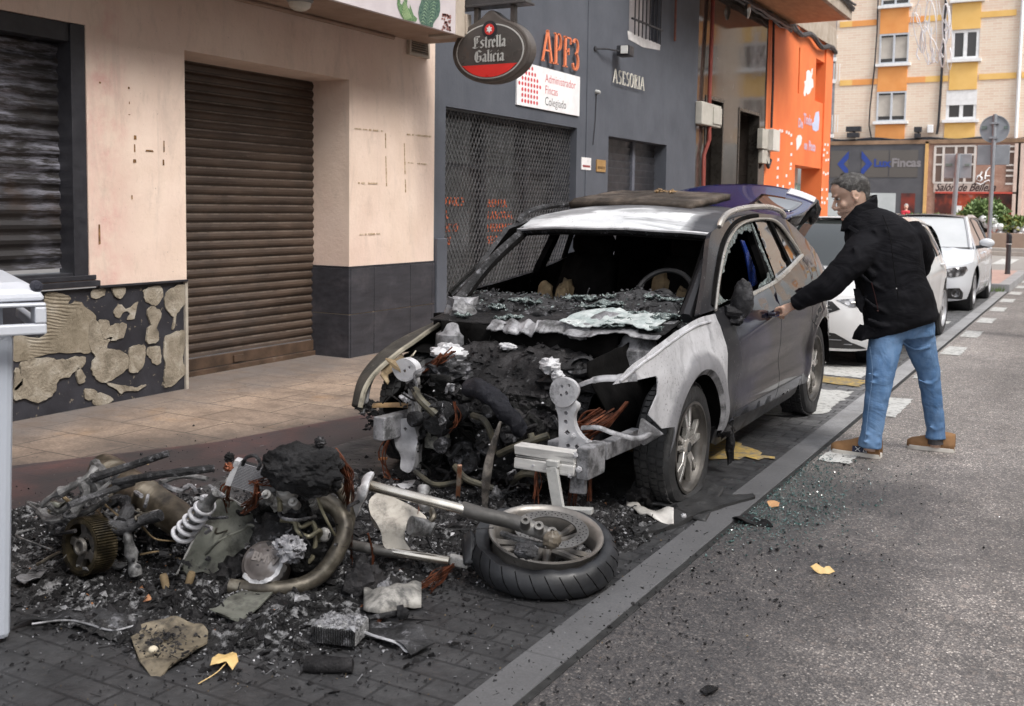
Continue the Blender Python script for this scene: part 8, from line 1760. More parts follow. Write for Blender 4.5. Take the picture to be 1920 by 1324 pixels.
MB().add([BP_(a_, b_, z_) for z_ in (zt0-.02, zt1+.01) for a_, b_ in ((hx+.12,-.001),(1.2,-.001),(1.2,.6),(hx+.12,.6))], [(0,3,2,1),(4,5,6,7),(0,1,5,4),(1,2,6,5),(2,3,7,6),(3,0,4,7)]).build('bin_collar', BIN, wc)
ld = MB(); zl = zt1+.018; zh = onB(60, 529, 0)[1]
ld.add([BP_(a, b, z) for a, b, z in ((hx,-.08,zl),(1.22,-.08,zl-.02),(1.22,.75,zl),(hx,.75,zl),(hx+.01,-.07,zl+.035),(1.22,-.07,zl+.03),(hx+.05,.02,zh),(1.22,.02,zh),(hx+.05,.72,zh),(1.22,.72,zh))], [(3,2,1,0),(0,1,5,4),(4,5,7,6),(6,7,9,8),(2,3,8,9),(0,4,6,8,3),(1,2,9,7,5)])
ld.build('lid', BINL, wc, bevel=.012)
hg = MB(); hq = onB(70, 538, -.075); pH = BP_(hq[0], -.072, hq[1]); hg.lathe([(0,.004),(.008,.004),(.010,.0),(.017,-.001),(.019,-.006),(.019,-.04)], pH, -byc, 24); hg.build('hinge_cap', pm('hinge_black', [(.3,(.01,.012,.02)),(.7,(.03,.03,.045))]), wc, smooth=True)

# ================================================================== BURNT MOTORCYCLE
G = atz
def depth(P): return (P-Vector((0,0,H))).dot(fw)
def rp(P, px): return px*depth(P)/F
mo = thing('burnt_motorcycle', 'wreck of a burnt-out motorcycle lying on its side amid black rubble', 'motorcycle', tuple(G(560,1080,0)))
ALU = m_ash('burnt_alu', (.08,.08,.082), (.30,.30,.305), (.02,.02,.02), .50, .3); WALU = m_ash('white_alu', (.22,.215,.21), (.50,.49,.475), (.05,.05,.048), .54, .15); OLV2 = m_ash('olive_sheet', (.085,.09,.075), (.19,.195,.17), (.035,.033,.03), .56, .3, .5)
MUF = pm('muffler', [(.35, (.03,.025,.02)), (.52, (.10,.082,.06)), (.68, (.27,.24,.19))], 7, dist=.8, rough=.38, metal=.55) if 1 else pm('m', [(.3,(.1,.1,.1)),(.6,(.1,.1,.1))], 3.5, .38, .55); BRNZ = pm('bronze_teeth', [(.4, (.018,.015,.010)), (.6, (.07,.055,.03)), (.75, (.30,.25,.17))], 14, .45, .6)
def tb(nm, pts, r, m, n=10, k=5, flat=1.0, parent=None, nz=0):
    P = [G(*p) for p in pts]; C_ = crom(P, k) if len(P) > 2 else P; m_ = len(C_)
    rr = [rp(P[0], (r[0] if isinstance(r, tuple) else r)+((r[1]-r[0])*i/(m_-1) if isinstance(r, tuple) else 0))*(1+(nz*mnoise.noise(C_[i]*30) if nz else 0)) for i in range(m_)]
    return MB().tube(C_, rr, n, flat=flat).build(nm, m, parent or mo, smooth=True)
# muffler
A_, B_ = G(192,878,.34), G(352,985,.20); axm = (B_-A_).normalized(); Lm = (B_-A_).length*.98; rm_ = rp(A_, 31)
MB().lathe([(0,-.03),(rm_*.55,-.03),(rm_*.9,-.01),(rm_*.98,.03),(rm_,.06),(rm_*1.02,.062),(rm_*1.02,.075),(rm_,.077),(rm_,Lm*.52),(rm_*1.04,Lm*.525),(rm_*1.04,Lm*.56),(rm_,Lm*.565),(rm_*.98,Lm*.9),(rm_*.6,Lm*1.05),(0,Lm*1.06)], A_, axm, 32).build('muffler', MUF, mo, smooth=True, ang=50)
# rear frame tubes
tb('subframe_tube', [(172,897,.42),(316,850,.52)], 8, CHG, 8, nz=.3); tb('subframe_tube', [(214,905,.40),(300,890,.45),(402,878,.46)], 7.5, CHG, 8, nz=.3); tb('subframe_tube', [(128,948,.36),(190,925,.38),(250,906,.38)], 7, CHG, 8, nz=.3)
tb('subframe_tube', [(300,905,.38),(345,893,.38),(388,898,.38)], 5, ALU, 8, nz=.4); tb('subframe_tube', [(228,880,.44),(205,905,.4),(165,940,.33)], 4, ALU, 6)
tb('frame_bracket', [(78,950,.30),(95,932,.34),(130,915,.38),(165,893,.42),(178,880,.44)], (5,10), ALU, 8, nz=.9); tb('frame_bracket', [(75,958,.25),(95,975,.24),(140,968,.26),(180,950,.30),(200,935,.34)], (9,7), ALU, 8, nz=.9); tb('frame_bracket', [(150,900,.40),(162,930,.36),(140,960,.30)], 8, ALU, 8, nz=.8); tb('frame_bracket', [(178,870,.42),(195,895,.40),(170,915,.38)], (10,14), ALU, 8, nz=.8)
tb('mud_bracket', [(90,945,.32),(110,960,.28),(150,930,.34)], 5, ALU, 6, nz=.8); tb('bolt_rod', [(110,925,.34),(135,945,.30)], 3.5, TAN, 6)
# rear belt wheel with teeth
cg_ = G(168,1022,.17); rg_ = rp(cg_, 50); axg = (-FV*.80-RV*.50+UZ*.10).normalized()
rgm = MB(); rgm.lathe([(rg_*.86,-.045),(rg_,-.045),(rg_,.045),(rg_*.86,.045),(rg_*.84,.0)], cg_, axg, 64, cap=False); ug = axg.orthogonal().normalized(); vg = axg.cross(ug)
for k in range(64):
    a = 2*math.pi*k/64; d = ug*math.cos(a)+vg*math.sin(a); rgm.obox(cg_+d*(rg_+.003), axg, d.cross(axg), d, .044, rg_*.022, .0055)
rgm.build('belt_pulley', BRNZ, mo)
q = MB(); q.lathe([(0,.0),(rg_*.16,.0),(rg_*.2,.02),(rg_*.3,.02),(rg_*.34,.005)], cg_+axg*.03, axg, 24); 
for k in range(5): a = 2*math.pi*k/5+.4; d = ug*math.cos(a)+vg*math.sin(a); q.obox(cg_+d*rg_*.58+axg*.01, d, d.cross(axg), axg, rg_*.30, rg_*.16, .012)
q.lathe([(rg_*.34,.0),(rg_*.34,.02),(rg_*.5,.02),(rg_*.5,.0)], cg_, axg, 24, cap=False); q.build('pulley_hub', pm('hub_bronze', [(.3, (.06,.055,.05)), (.7, (.16,.15,.14))], 7, .5, .4), mo, bevel=.003)
def bdisc(nm, c, r, ax, m, holes=24):
    q = MB(); u_ = ax.orthogonal().normalized(); v_ = ax.cross(u_); q.lathe([(r*.68,-.003),(r,-.003),(r,.003),(r*.68,.003),(r*.68,-.003)], c, ax, 48, cap=False); o = q.build(nm, m, mo, smooth=True, ang=30)
    q = MB()
    for k in range(holes):
        for rr_, off in ((.76,0),(.85,.1),(.93,.2)): a = 2*math.pi*k/holes+off; q.lathe([(0,.0038),(r*.022,.0038)], c+(u_*math.cos(a)+v_*math.sin(a))*r*rr_, ax, 8, cap=False); q.lathe([(0,-.0038),(r*.022,-.0038)], c+(u_*math.cos(a)+v_*math.sin(a))*r*rr_, ax, 8, cap=False)
    q.build('disc_holes', SOOT, o); return o
bdisc('brake_disc', G(205,958,.22), rp(cg_, 33), (-FV*.75-RV*.3+UZ*.5).normalized(), pm('disc_dark', [(.3, (.03,.025,.02)), (.7, (.09,.07,.05))], 9, .4, .6))
tb('swingarm', [(205,985,.24),(232,990,.24),(262,978,.27),(302,966,.30)], (12,10), CHG, 10, nz=.5); tb('footrest_bracket', [(238,985,.25),(240,1010,.2),(248,1045,.12),(255,1078,.05)], (12,9), ALU, 10, nz=.6); tb('footrest_bracket', [(262,978,.26),(285,968,.29),(300,962,.30)], (11,7), ALU, 10, nz=.5)
tb('axle_link', [(195,955,.26),(225,935,.3),(240,955,.28),(228,980,.25)], (9,12), CHG, 8, nz=.7); tb('cover_strip', [(212,1005,.16),(206,1030,.12),(214,1062,.06),(228,1058,.05)], (7,12), ALU, 8, flat=.4)
for pts in ([(180,955,.26),(200,975,.24),(228,990,.23)], [(190,940,.3),(215,962,.27),(240,980,.25)], [(265,985,.25),(290,1010,.16),(330,1015,.12)], [(262,1040,.1),(300,1035,.1),(340,1050,.07)]): tb('cable', pts, 2, TAN if len(pts) % 2 else CHG, 5)
# shock absorber
a_, b_ = G(340,1006,.24), G(394,938,.41); ax_ = (b_-a_); Ls = ax_.length; ax_.normalize(); u_ = ax_.orthogonal().normalized(); v_ = ax_.cross(u_); rs_ = rp(a_, 19)
MB().tube([a_+ax_*(Ls*i/110)+(u_*math.cos(2*math.pi*i/20)+v_*math.sin(2*math.pi*i/20))*rs_*(1-.25*i/110) for i in range(105)], rp(a_, 4.4), 9).build('shock_spring', m_ash('spring_white', (.28,.28,.30), (.55,.55,.58), (.07,.07,.07), .56, .1), mo, smooth=True)
q = MB(); q.lathe([(rs_*.42,0),(rs_*.42,Ls*.75),(rs_*.8,Ls*.78),(rs_*.85,Ls*.86),(rs_*.75,Ls*.9),(rs_*.5,Ls*.95),(rs_*.45,Ls*1.2),(0,Ls*1.22)], a_, ax_, 20); q.build('shock_body', ALU, mo, smooth=True)
tb('shock_mount', [(398,932,.33),(412,925,.34),(402,918,.35)], 7, ALU, 8, nz=.4)
# olive sheet (heat-warped side panel)
SHT = [(330,1082),(352,1040),(378,985),(396,958),(412,925),(425,896),(441,898),(432,918),(414,940),(436,938),(455,948),(480,967),(505,972),(528,975),(512,985),(491,1000),(470,1018),(446,1036),(425,1058),(402,1080),(380,1072),(355,1078)]
sp0 = G(330,1082,.04); s1_ = G(425,896,.40); s2_ = G(528,975,.22)
nS = (s1_-sp0).cross(s2_-sp0).normalized(); 
def onS(px, py): r = ray(px, py); o_ = Vector((0,0,H)); k = (sp0-o_).dot(nS)/r.dot(nS); return o_+r*k
uS = (s2_-sp0).normalized(); vS = nS.cross(uS)
S2 = [((onS(a, b)-sp0).dot(uS), (onS(a, b)-sp0).dot(vS)) for a, b in SHT]
def sfn(u, v): 
    w_ = .018*mnoise.noise(Vector((u*9, v*9, 0)))+.012*abs(math.sin((u-v*.4)*11)); return sp0+uS*u+vS*v+nS*w_
panel('warped_side_panel', S2, sfn, OLV2, mo, .004, .02)
tb('panel_edge', [(330,1080,.05),(378,985,.2),(415,930,.33),(428,896,.40)], 2.6, WALU, 5, nz=.6); tb('panel_edge', [(414,938,.31),(434,936,.31),(480,965,.26),(528,973,.24)], 2.4, WALU, 5, nz=.6)
tb('panel_fold', [(492,1000,.20),(470,985,.23),(452,996,.21),(415,1012,.2),(385,1040,.13)], 3, OLV2, 5, nz=.5)
tb('rubber_strip', [(335,1078,.05),(300,1092,.04),(270,1108,.03),(235,1125,.02)], (5,9), CH, 6, flat=.5, nz=.4)
# engine
def lm(nm, px, py, z, rpx, m, seed=0, nz=.3, nsc=3, par=None, n=26, mm=20, sq=(1,1,1)):
    c = G(px, py, z); r = rp(c, rpx); return MB().ball(c, (r*sq[0], r*sq[1], r*sq[2]), n, mm, None, nz, nsc, seed).build(nm, m, par or mo, smooth=True)
lm('crankcase', 530, 1010, .17, 62, CHG, 3, .35, 2.5, sq=(1,.9,.8)); lm('crankcase', 580, 1030, .14, 50, CHD, 4, .4, 2.5)
ccv = G(497,1058,.12); rcv = rp(ccv, 43); axc = (-FV*.82-RV*.12+UZ*.55).normalized(); 
q = MB(); q.lathe([(0,.045),(rcv*.55,.045),(rcv*.62,.038),(rcv*.80,.036),(rcv*.86,.026),(rcv*.97,.02),(rcv,.0),(rcv,-.05),(rcv*.9,-.08)], ccv, axc, 40); cov = q.build('clutch_cover', pm('cover_brown', [(.3, (.06,.052,.05)), (.55, (.12,.105,.10)), (.75, (.30,.30,.32))], 9, .5, .3, bump=.4), mo, smooth=True, ang=50)
ucv = (RV-axc*RV.dot(axc)).normalized(); ucv = (ucv*math.cos(-.25)+axc.cross(ucv)*math.sin(-.25)); vcv = axc.cross(ucv)
text_mb('BMW', ccv+axc*.0455-ucv*rcv*.46-vcv*rcv*.02, ucv, vcv, rcv*.50, .004, .002).build('cast_lettering', pm('letter_dark', [(.3, (.14,.125,.12)), (.7, (.2,.18,.17))]), cov)
q = MB(); q.lathe([(rcv*.80,.036),(rcv*.84,.05),(rcv*.98,.045),(rcv*1.02,.0)], ccv, axc, 40, cap=False, a0=0, a1=3.6); q.build('ash_crust', ASH, cov, smooth=True, disp=((.018,.02),))
lm('cylinder_block', 548, 962, .24, 44, CHG, 13, .45, 2.6); lm('cylinder_block', 505, 958, .27, 30, CHD, 14, .5, 3); lm('charred_lump', 590, 985, .2, 34, CH, 15, .5, 3); lm('charred_lump', 215, 1003, .12, 34, CH, 16, .6, 3); lm('charred_lump', 292, 1012, .08, 30, CHG, 17, .6, 3); lm('charred_lump', 130, 985, .16, 24, CHG, 18, .6, 3); lm('charred_lump', 440, 1075, .05, 30, CH, 19, .6, 3)
lm('ash_crust', 545, 1030, .20, 30, m_char('grey_crust', (.10,.10,.105), (.24,.24,.26), (.5,.5,.53), .6, .8, 40, .02), 8, .5, 4, sq=(1,.7,.8))
lm('cylinder_head', 535, 930, .36, 30, WALU, 5, .4, 3); lm('cylinder_head', 500, 925, .38, 20, ALU, 6, .4, 3); lm('cylinder_head', 560, 950, .32, 24, CHG, 9, .4, 3)
ch_ = G(538,922,.40); q = MB(); q.lathe([(rp(ch_,7),.04),(rp(ch_,14),.04),(rp(ch_,17),.02),(rp(ch_,18),-.03)], ch_, axc, 22, cap=False); q.lathe([(0,.01),(rp(ch_,7.5),.01)], ch_, axc, 16); q.build('throttle_body', WALU, mo, smooth=True)
for px, py, z, r in ((502,930,.40,9),(552,944,.36,9),(587,945,.33,8),(566,918,.38,8)): c = G(px,py,z); MB().lathe([(0,.035),(rp(c,r*.45),.035),(rp(c,r*.5),.02),(rp(c,r),.02),(rp(c,r),-.03)], c, axc, 14).build('cast_boss', WALU, mo, smooth=True, ang=40)
q = MB(); cR = G(468,893,.44); qx = (RV*.9-UZ*.25).normalized(); qz = (UZ*.9+RV*.35).normalized(); q.obox(cR, qx, -FV, qz, rp(cR,27), .02, rp(cR,24)); ro_ = q.build('radiator_core', CHG, mo, bevel=.003)
q = MB()
for k in range(17): q.obox(cR-FV*.021+qz*rp(cR,24)*(-.95+1.9*k/16), qx, FV, qz, rp(cR,25), .003, .0015)
q.build('radiator_fins', pm('fin_grey', [(.3, (.12,.12,.13)), (.7, (.3,.3,.32))]), ro_)
q = MB(); q.obox(cR-qx*rp(cR,30), qx, FV, qz, rp(cR,5), .025, rp(cR,25)); q.build('radiator_tank', ASH, ro_, disp=((.01,.03),))
mh = MB(); cH = G(572,880,.50)
def hp2(a, b):
    th = math.pi*b; ph = 2*math.pi*a; d = Vector((math.sin(th)*math.cos(ph), math.sin(th)*math.sin(ph), math.cos(th))); f = 1+.35*mnoise.noise(d*1.3+Vector((2,8,1)))+.16*mnoise.noise(d*3.5)+.07*mnoise.noise(d*9)+.03*mnoise.noise(d*22)
    return cH+Vector((d.x*rp(cH,78), d.y*rp(cH,60), d.z*rp(cH,42)))*f
mh.grid(hp2, 110, 70); mh.build('melted_seat_mass', m_char('melt_black', (.006,.006,.007), (.018,.018,.019), (.13,.13,.14), .77, .62, 30, .02), mo, smooth=True)
lm('fuel_tank_shell', 590, 912, .42, 36, CHG, 12, .25, 2, sq=(1.1,1,.55)); tb('hook_pipe', [(455,872,.50),(462,858,.54),(478,855,.56),(488,868,.53),(484,880,.5)], 3.5, CHG, 7); lm('charred_lump', 430, 858, .52, 9, CH, 2, .5, 4); lm('charred_lump', 428, 876, .50, 8, COP, 3, .5, 4); lm('charred_lump', 600, 830, .60, 10, CH, 4, .5, 4)
HDR = pm('exhaust_header', [(.35, (.03,.026,.022)), (.55, (.10,.088,.07)), (.7, (.24,.22,.18))], 12, .45, .5, bump=.4, bsc=30)
tb('exhaust_header', [(598,935,.34),(632,955,.30),(646,990,.24),(632,1035,.16),(600,1078,.08),(555,1100,.05),(500,1104,.05),(432,1100,.05)], (17,14), HDR, 16, 6, nz=.12); tb('exhaust_header', [(610,905,.38),(640,920,.36),(655,955,.3),(650,1000,.2)], 12, HDR, 14, 6)
PIP = pm('brass_pipe', [(.35, (.10,.09,.06)), (.65, (.30,.28,.20))], 12, .4, .4)
tb('fluid_pipe', [(525,975,.29),(550,978,.28),(565,988,.26),(585,980,.27),(592,1000,.23),(588,1040,.15),(578,1055,.12)], 4.5, PIP, 8, 6); tb('fluid_pipe', [(553,980,.28),(560,998,.25),(580,1006,.23),(600,995,.25),(598,1020,.18),(590,1050,.12)], 4.5, PIP, 8, 6)
tb('throttle_cable', [(520,895,.48),(560,905,.45),(590,925,.4),(605,960,.33),(620,990,.26),(632,1010,.2)], 3, PIP, 6, 6); c_=G(608,1003,.22); MB().ball(c_, (rp(c_,12),rp(c_,12),rp(c_,14)), 16, 12).build('oil_filter', WALU, mo, smooth=True)
q = MB(); c_ = G(525,958,.32); q.lathe([(rp(c_,5),0),(rp(c_,5),.04),(rp(c_,6.5),.045),(rp(c_,6.5),.055),(0,.055)], c_, UZ, 10); q.build('pipe_stub', PIP, mo)
def Gp(l): return [tuple(G(*p)) for p in l]
wires('wiring', [Gp([(470,905,.42),(500,900,.44),(530,890,.48)]), Gp([(455,960,.3),(475,940,.35),(490,925,.4)]), Gp([(480,905,.44),(478,930,.38),(460,950,.32)]), Gp([(430,905,.4),(420,925,.36),(425,945,.3)])], .0026, 10, .014, parent=mo)
wires('wiring', [Gp([(630,842,.56),(645,875,.50),(652,910,.42),(650,955,.30)]), Gp([(640,860,.53),(650,890,.46),(648,925,.38)])], .0026, 14, .009, parent=mo)
wires('wiring', [Gp([(655,960,.28),(660,1000,.18),(655,1050,.06)]), Gp([(690,1000,.2),(700,1040,.1),(695,1075,.03)]), Gp([(790,915,.32),(788,950,.26),(785,985,.2)])], .0022, 4, .008, parent=mo)
wires('brake_hose', [Gp([(800,975,.24),(830,990,.2),(880,992,.2),(925,990,.22)]), Gp([(795,990,.2),(812,1030,.1),(845,1050,.08)])], .004, 1, .001, m=RUB, parent=mo)
wires('wiring', [Gp([(845,1062,.08),(815,1075,.05),(790,1100,.02)]), Gp([(850,1060,.08),(830,1085,.04),(810,1105,.02)]), Gp([(700,1180,.02),(740,1120,.03),(800,1095,.04),(850,1065,.08)])], .0025, 6, .010, parent=mo)
rbit = random.Random(31); q = MB(); bits(q, 200, lambda: G(rbit.gauss(540,55), rbit.gauss(985,40), rbit.uniform(.05,.30)), .004, .014, rbit); q.build('burnt_fragments', CH, mo)
q = MB(); bits(q, 70, lambda: G(rbit.gauss(220,50), rbit.gauss(1000,30), rbit.uniform(.03,.2)), .004, .012, rbit); q.build('burnt_fragments', ALU, mo)
q = MB(); bits(q, 120, lambda: G(rbit.gauss(330,40), rbit.gauss(1040,20), rbit.uniform(.02,.12)), .008, .024, rbit); q.build('burnt_fragments', CHG, mo)
# tangle of bent rods, scraps and wire ends through the whole wreck
tr = random.Random(5)
for k in range(74):
    px = tr.choice((tr.gauss(200,60), tr.gauss(560,55), tr.gauss(480,70))); py = tr.gauss(975,38) if px > 350 else tr.gauss(985,30); z0 = max(.03, .10+(1010-py)*.0028); P = [(px, py, z0)]
    for j in range(3): P.append((P[-1][0]+tr.uniform(-42,42), P[-1][1]+tr.uniform(-22,22), max(.02, P[-1][2]+tr.uniform(-.06,.06))))
    tb('bent_rod', P, tr.uniform(1.5,4.5), tr.choice((CHG, CH, ASHD, HDR, ALU, ASHD)), 6, 4, nz=.5)
for k in range(16):
    px = tr.choice((tr.gauss(210,55), tr.gauss(560,60), tr.gauss(400,40))); py = tr.gauss(1000,30); c = G(px, py, max(.04, .08+(1010-py)*.0026)); a_ = Vector((tr.gauss(0,1), tr.gauss(0,1), tr.gauss(0,1))).normalized(); b_ = a_.orthogonal().normalized(); s_ = tr.uniform(.03,.07); n_ = a_.cross(b_)
    MB().grid(lambda u, v: c+a_*(u-.5)*2*s_+b_*(v-.5)*1.3*s_+n_*.7*s_*mnoise.noise(Vector((u*3+k, v*3, k))), 8, 6).build('crumpled_scrap', tr.choice((CHG, CH, OLV2, ALU, CHG)), mo, smooth=True, solid=.003)
# fork, yoke and front wheel
FKC = pm('fork_chrome', [(.3, (.30,.26,.20)), (.55, (.60,.56,.50)), (.75, (.80,.78,.74))], 4, .18, .9, bump=.1, rv=.08); FKD = pm('fork_slider', [(.3, (.05,.048,.045)), (.6, (.11,.105,.10)), (.75, (.34,.33,.32))], 6, .45, .4, bump=.4)
tb('fork_tube', [(692,910,.40),(800,938,.36),(872,956,.33)], 10, FKC, 16); tb('fork_slider', [(868,954,.33),(905,965,.32),(960,978,.30),(1000,992,.28),(1045,1010,.24)], 14, FKD, 16, nz=.08); tb('fork_tube', [(640,1018,.12),(740,1035,.11),(842,1052,.09)], 8.5, FKC, 14); tb('fork_slider', [(600,1010,.13),(700,1030,.115),(760,1040,.10)], 9.5, FKD, 14)
c_ = G(860,1052,.09); q = MB(); q.obox(c_, (G(900,1062,.09)-G(820,1045,.09)), UZ, FV, rp(c_,20), rp(c_,9), rp(c_,11)); q.build('fork_end', WALU, mo, bevel=.006)
q = MB()
for px, py, z in ((985,982,.31),(1010,992,.29),(1035,1003,.27)): c_ = G(px, py, z); q.lathe([(rp(c_,4),.03),(rp(c_,9),.03),(rp(c_,10),-.02)], c_, (-FV*.7+UZ*.7).normalized(), 14, cap=False); q.lathe([(0,.02),(rp(c_,5),.02)], c_, (-FV*.7+UZ*.7).normalized(), 10)
q.build('fork_lug', FKD, mo, smooth=True)
YK = [(692,938),(712,922),(735,932),(762,945),(792,962),(800,975),(790,990),(772,985),(762,1000),(758,1015),(768,1028),(770,1040),(758,1042),(745,1030),(725,1030),(718,1020),(716,1005),(706,985),(695,965)]
y0q = G(745,985,.20); 
def onY(px, py): r = ray(px, py); o_ = Vector((0,0,H)); nn_ = (-FV*.75+UZ*.66).normalized(); return o_+r*((y0q-o_).dot(nn_)/r.dot(nn_))
nY = (-FV*.75+UZ*.66).normalized(); uY = RV; vY = nY.cross(uY)
panel('steering_yoke', crom([((onY(a,b)-y0q).dot(uY), (onY(a,b)-y0q).dot(vY)) for a, b in YK], 3, True), lambda u, v: y0q+uY*u+vY*v+nY*(.05*math.exp(-((v+.02-u*.0)/.05)**2)*(1-min(1, abs(u)/.16)**2)+.012*mnoise.noise(Vector((u*12,v*12,0)))), m_ash('cream_alu', (.30,.275,.24), (.50,.47,.42), (.10,.09,.08), .58, .1), mo, .045, .02)
tb('upper_yoke', [(690,895,.42),(682,915,.40),(672,940,.34),(664,962,.28)], (15,11), ASH, 10, flat=.5, nz=.3); tb('steering_stem', [(770,985,.24),(800,990,.22),(812,995,.21)], (18,14), ALU, 12); tb('fork_clamp', [(795,915,.36),(792,940,.32),(800,955,.3)], (12,8), ALU, 10, nz=.3); tb('handlebar_stub', [(795,990,.22),(812,970,.26),(808,955,.28)], 6, HDR, 8)
cwz = G(1022,1024,.135); axw = (UZ*math.cos(rad(13))-FV*math.sin(rad(13))*.9+RV*math.sin(rad(3))).normalized()
Rr = rp(cwz, 106); 
q = MB(); q.lathe([(Rr*.90,-.045),(Rr*.97,-.05),(Rr*1.0,-.045),(Rr*.955,-.02),(Rr*.93,.0),(Rr*.955,.03),(Rr*1.0,.05),(Rr*1.02,.058),(Rr*1.01,.064),(Rr*.97,.062),(Rr*.90,.045),(Rr*.86,.0),(Rr*.90,-.045)], cwz, axw, 64, cap=False); fwh = q.build('front_wheel_rim', pm('scorched_rim', [(.3, (.12,.11,.10)), (.6, (.33,.31,.29)), (.75, (.5,.48,.46))], 5, .35, .6), mo, smooth=True, ang=50)
ty = MB(); uw = axw.orthogonal().normalized(); vw = axw.cross(uw); prof = [(1.0,.043),(1.08,.052),(1.19,.040),(1.275,.012),(1.305,-.015),(1.29,-.045),(1.20,-.070),(1.06,-.078),(.98,-.07)]
n_ = 90; vs = []
for k in range(n_):
    a = 2*math.pi*k/n_; d = uw*math.cos(a)+vw*math.sin(a); side_ = max(0, -d.dot(RV)); front_ = max(0, -d.dot(FV))
    for r_, h_ in prof:
        rr_ = Rr*(r_+(.06*side_ if r_ > 1.05 else 0)+.02*mnoise.noise(d*3)); hh = h_-(.030*side_ if r_ < 1.1 and h_ > 0 else 0)+.008*mnoise.noise(d*5+Vector((3,3,3)))-.012*front_; p = cwz+d*rr_+axw*hh
        p.z = max(p.z, .012+.002*mnoise.noise(d*8)); vs.append(p)
m_ = len(prof); ty.add(vs, [(k*m_+i, ((k+1) % n_)*m_+i, ((k+1) % n_)*m_+i+1, k*m_+i+1) for k in range(n_) for i in range(m_-1)])
tyo = ty.build('front_tyre', pm('moto_tyre', [(.3, (.010,.011,.013)), (.6, (.020,.021,.025)), (.72, (.055,.055,.06))], 9, .5, bump=.3, bsc=40), mo, smooth=True, weld=True, ang=70)
q = MB()
for k in range(30):
    a = 2*math.pi*k/30; pts = []
    for j, (r_, h_) in enumerate(((1.195,.039),(1.262,.018),(1.306,-.008),(1.300,-.030),(1.288,-.046))): d = uw*math.cos(a+j*.05)+vw*math.sin(a+j*.05); side_ = max(0, -d.dot(RV)); front_ = max(0, -d.dot(FV)); pts.append(cwz+d*Rr*(r_+.06*side_+.02*mnoise.noise(d*3)-.001)+axw*(h_+.008*mnoise.noise(d*5+Vector((3,3,3)))-.012*front_))
    q.tube(pts, .0020, 4)
q.build('tread_groove', SOOT, tyo)
q = MB(); 
for (a0, r0, w0) in ((250,.93,.14),(215,.97,.1)):    # torn sidewall flaps at the left
    q.grid(lambda a, b: cwz-RV*Rr*(1.18+.32*b-.1*a)+FV*Rr*(.5-1.0*a)+UZ*(-.05+.10*math.sin(b*2.6)*math.sin(a*3)+.02*mnoise.noise(Vector((a*5,b*5,a0)))), 14, 8)
q.build('torn_sidewall', MC['moto_tyre'], tyo, smooth=True, solid=.014)
dcp = cwz+axw*.075+RV*.02; bdisc('front_brake_disc', dcp, Rr*.66, axw, pm('disc_grey', [(.3, (.10,.095,.09)), (.7, (.3,.29,.28))], 7, .35, .7), 30)
q = MB(); q.lathe([(0,.06),(Rr*.16,.06),(Rr*.2,.04),(Rr*.22,-.05)], cwz, axw, 22)
for k in range(5):
    a = 2*math.pi*k/5+.5; d = uw*math.cos(a)+vw*math.sin(a); t_ = d.cross(axw)
    for s in (-1,1): q.tube([cwz+d*Rr*.18+t_*s*.012, cwz+d*Rr*.55+t_*s*.02, cwz+d*Rr*.90+t_*s*.035], [.020,.014,.017], 8)
q.build('wheel_spokes', pm('spoke_dark', [(.3, (.05,.045,.04)), (.6, (.14,.13,.12)), (.75, (.3,.26,.2))], 6, .5, .3), fwh, smooth=True)
lm('brake_caliper', 986, 1032, .26, 22, CHG, 5, .3, 3, sq=(1.1,.9,.7)); lm('brake_caliper', 1035, 1012, .26, 17, pm('caliper_brown', [(.3, (.06,.05,.04)), (.7, (.2,.17,.13))], 9, .5), 7, .25, 3)
tb('axle', [(940,1000,.23),(985,1015,.22),(1020,1022,.22)], 6, ALU, 8, nz=.3)

# ================================================================== RUBBLE AND LOOSE PIECES
def cmask(x, y):
    def e(cx, cy, rx, ry, rot=0):
        dx, dy = x-cx, y-cy; c, s = math.cos(rot), math.sin(rot); u = (dx*c+dy*s)/rx; v = (-dx*s+dy*c)/ry; return math.exp(-(u*u+v*v)**1.3)
    return max(e(-3.75,3.15,.75,.55), e(-3.15,3.2,.65,.50), e(-2.95,2.75,.75,.42)*.85, e(-2.75,4.05,.85,.60), e(-2.25,4.35,.60,.45), e(-2.45,3.45,.3,.25)*.7)
def hgt(x, y):
    m_ = cmask(x, y); n0 = mnoise.noise(Vector((x*2.3, y*2.3, 4))); k = sst(.10, .60, m_+.20*n0)
    r1 = mnoise.noise(Vector((x*7, y*7, 1))); r2 = mnoise.noise(Vector((x*17, y*17, 2))); r3 = mnoise.noise(Vector((x*38, y*38, 3)))
    return -.012+k*(.026+.03*r1+.03*abs(r2)+.022*r3+.015*m_)+.0*r3
nx, ny = 300, 330; hf = MB(); x0_, x1_, y0_, y1_ = -4.6, -1.70, 2.35, 5.4
hf.grid(lambda a, b: (lambda x, y: (x, y, hgt(x, y)))(lerp(x0_, x1_, a), lerp(y0_, y1_, b)), nx, ny)
struct(hf.build('rubble', m_char('rubble_char', (.004,.004,.0045), (.020,.0195,.020), (.28,.28,.29), .62, .6, 60, .014), None, smooth=True), 'stuff')
RR = random.Random(77)
def rpt(zo=.0, tries=40, lim=.16):
    for _ in range(tries):
        x, y = RR.uniform(-4.5,-1.75), RR.uniform(2.3,5.3)
        if RR.random() < (cmask(x, y)*1.1+.03) and cmask(x, y) > lim*RR.random(): return Vector((x, y, max(.008, hgt(x, y))+zo))
    return Vector((-3.2, 3.2, .05))
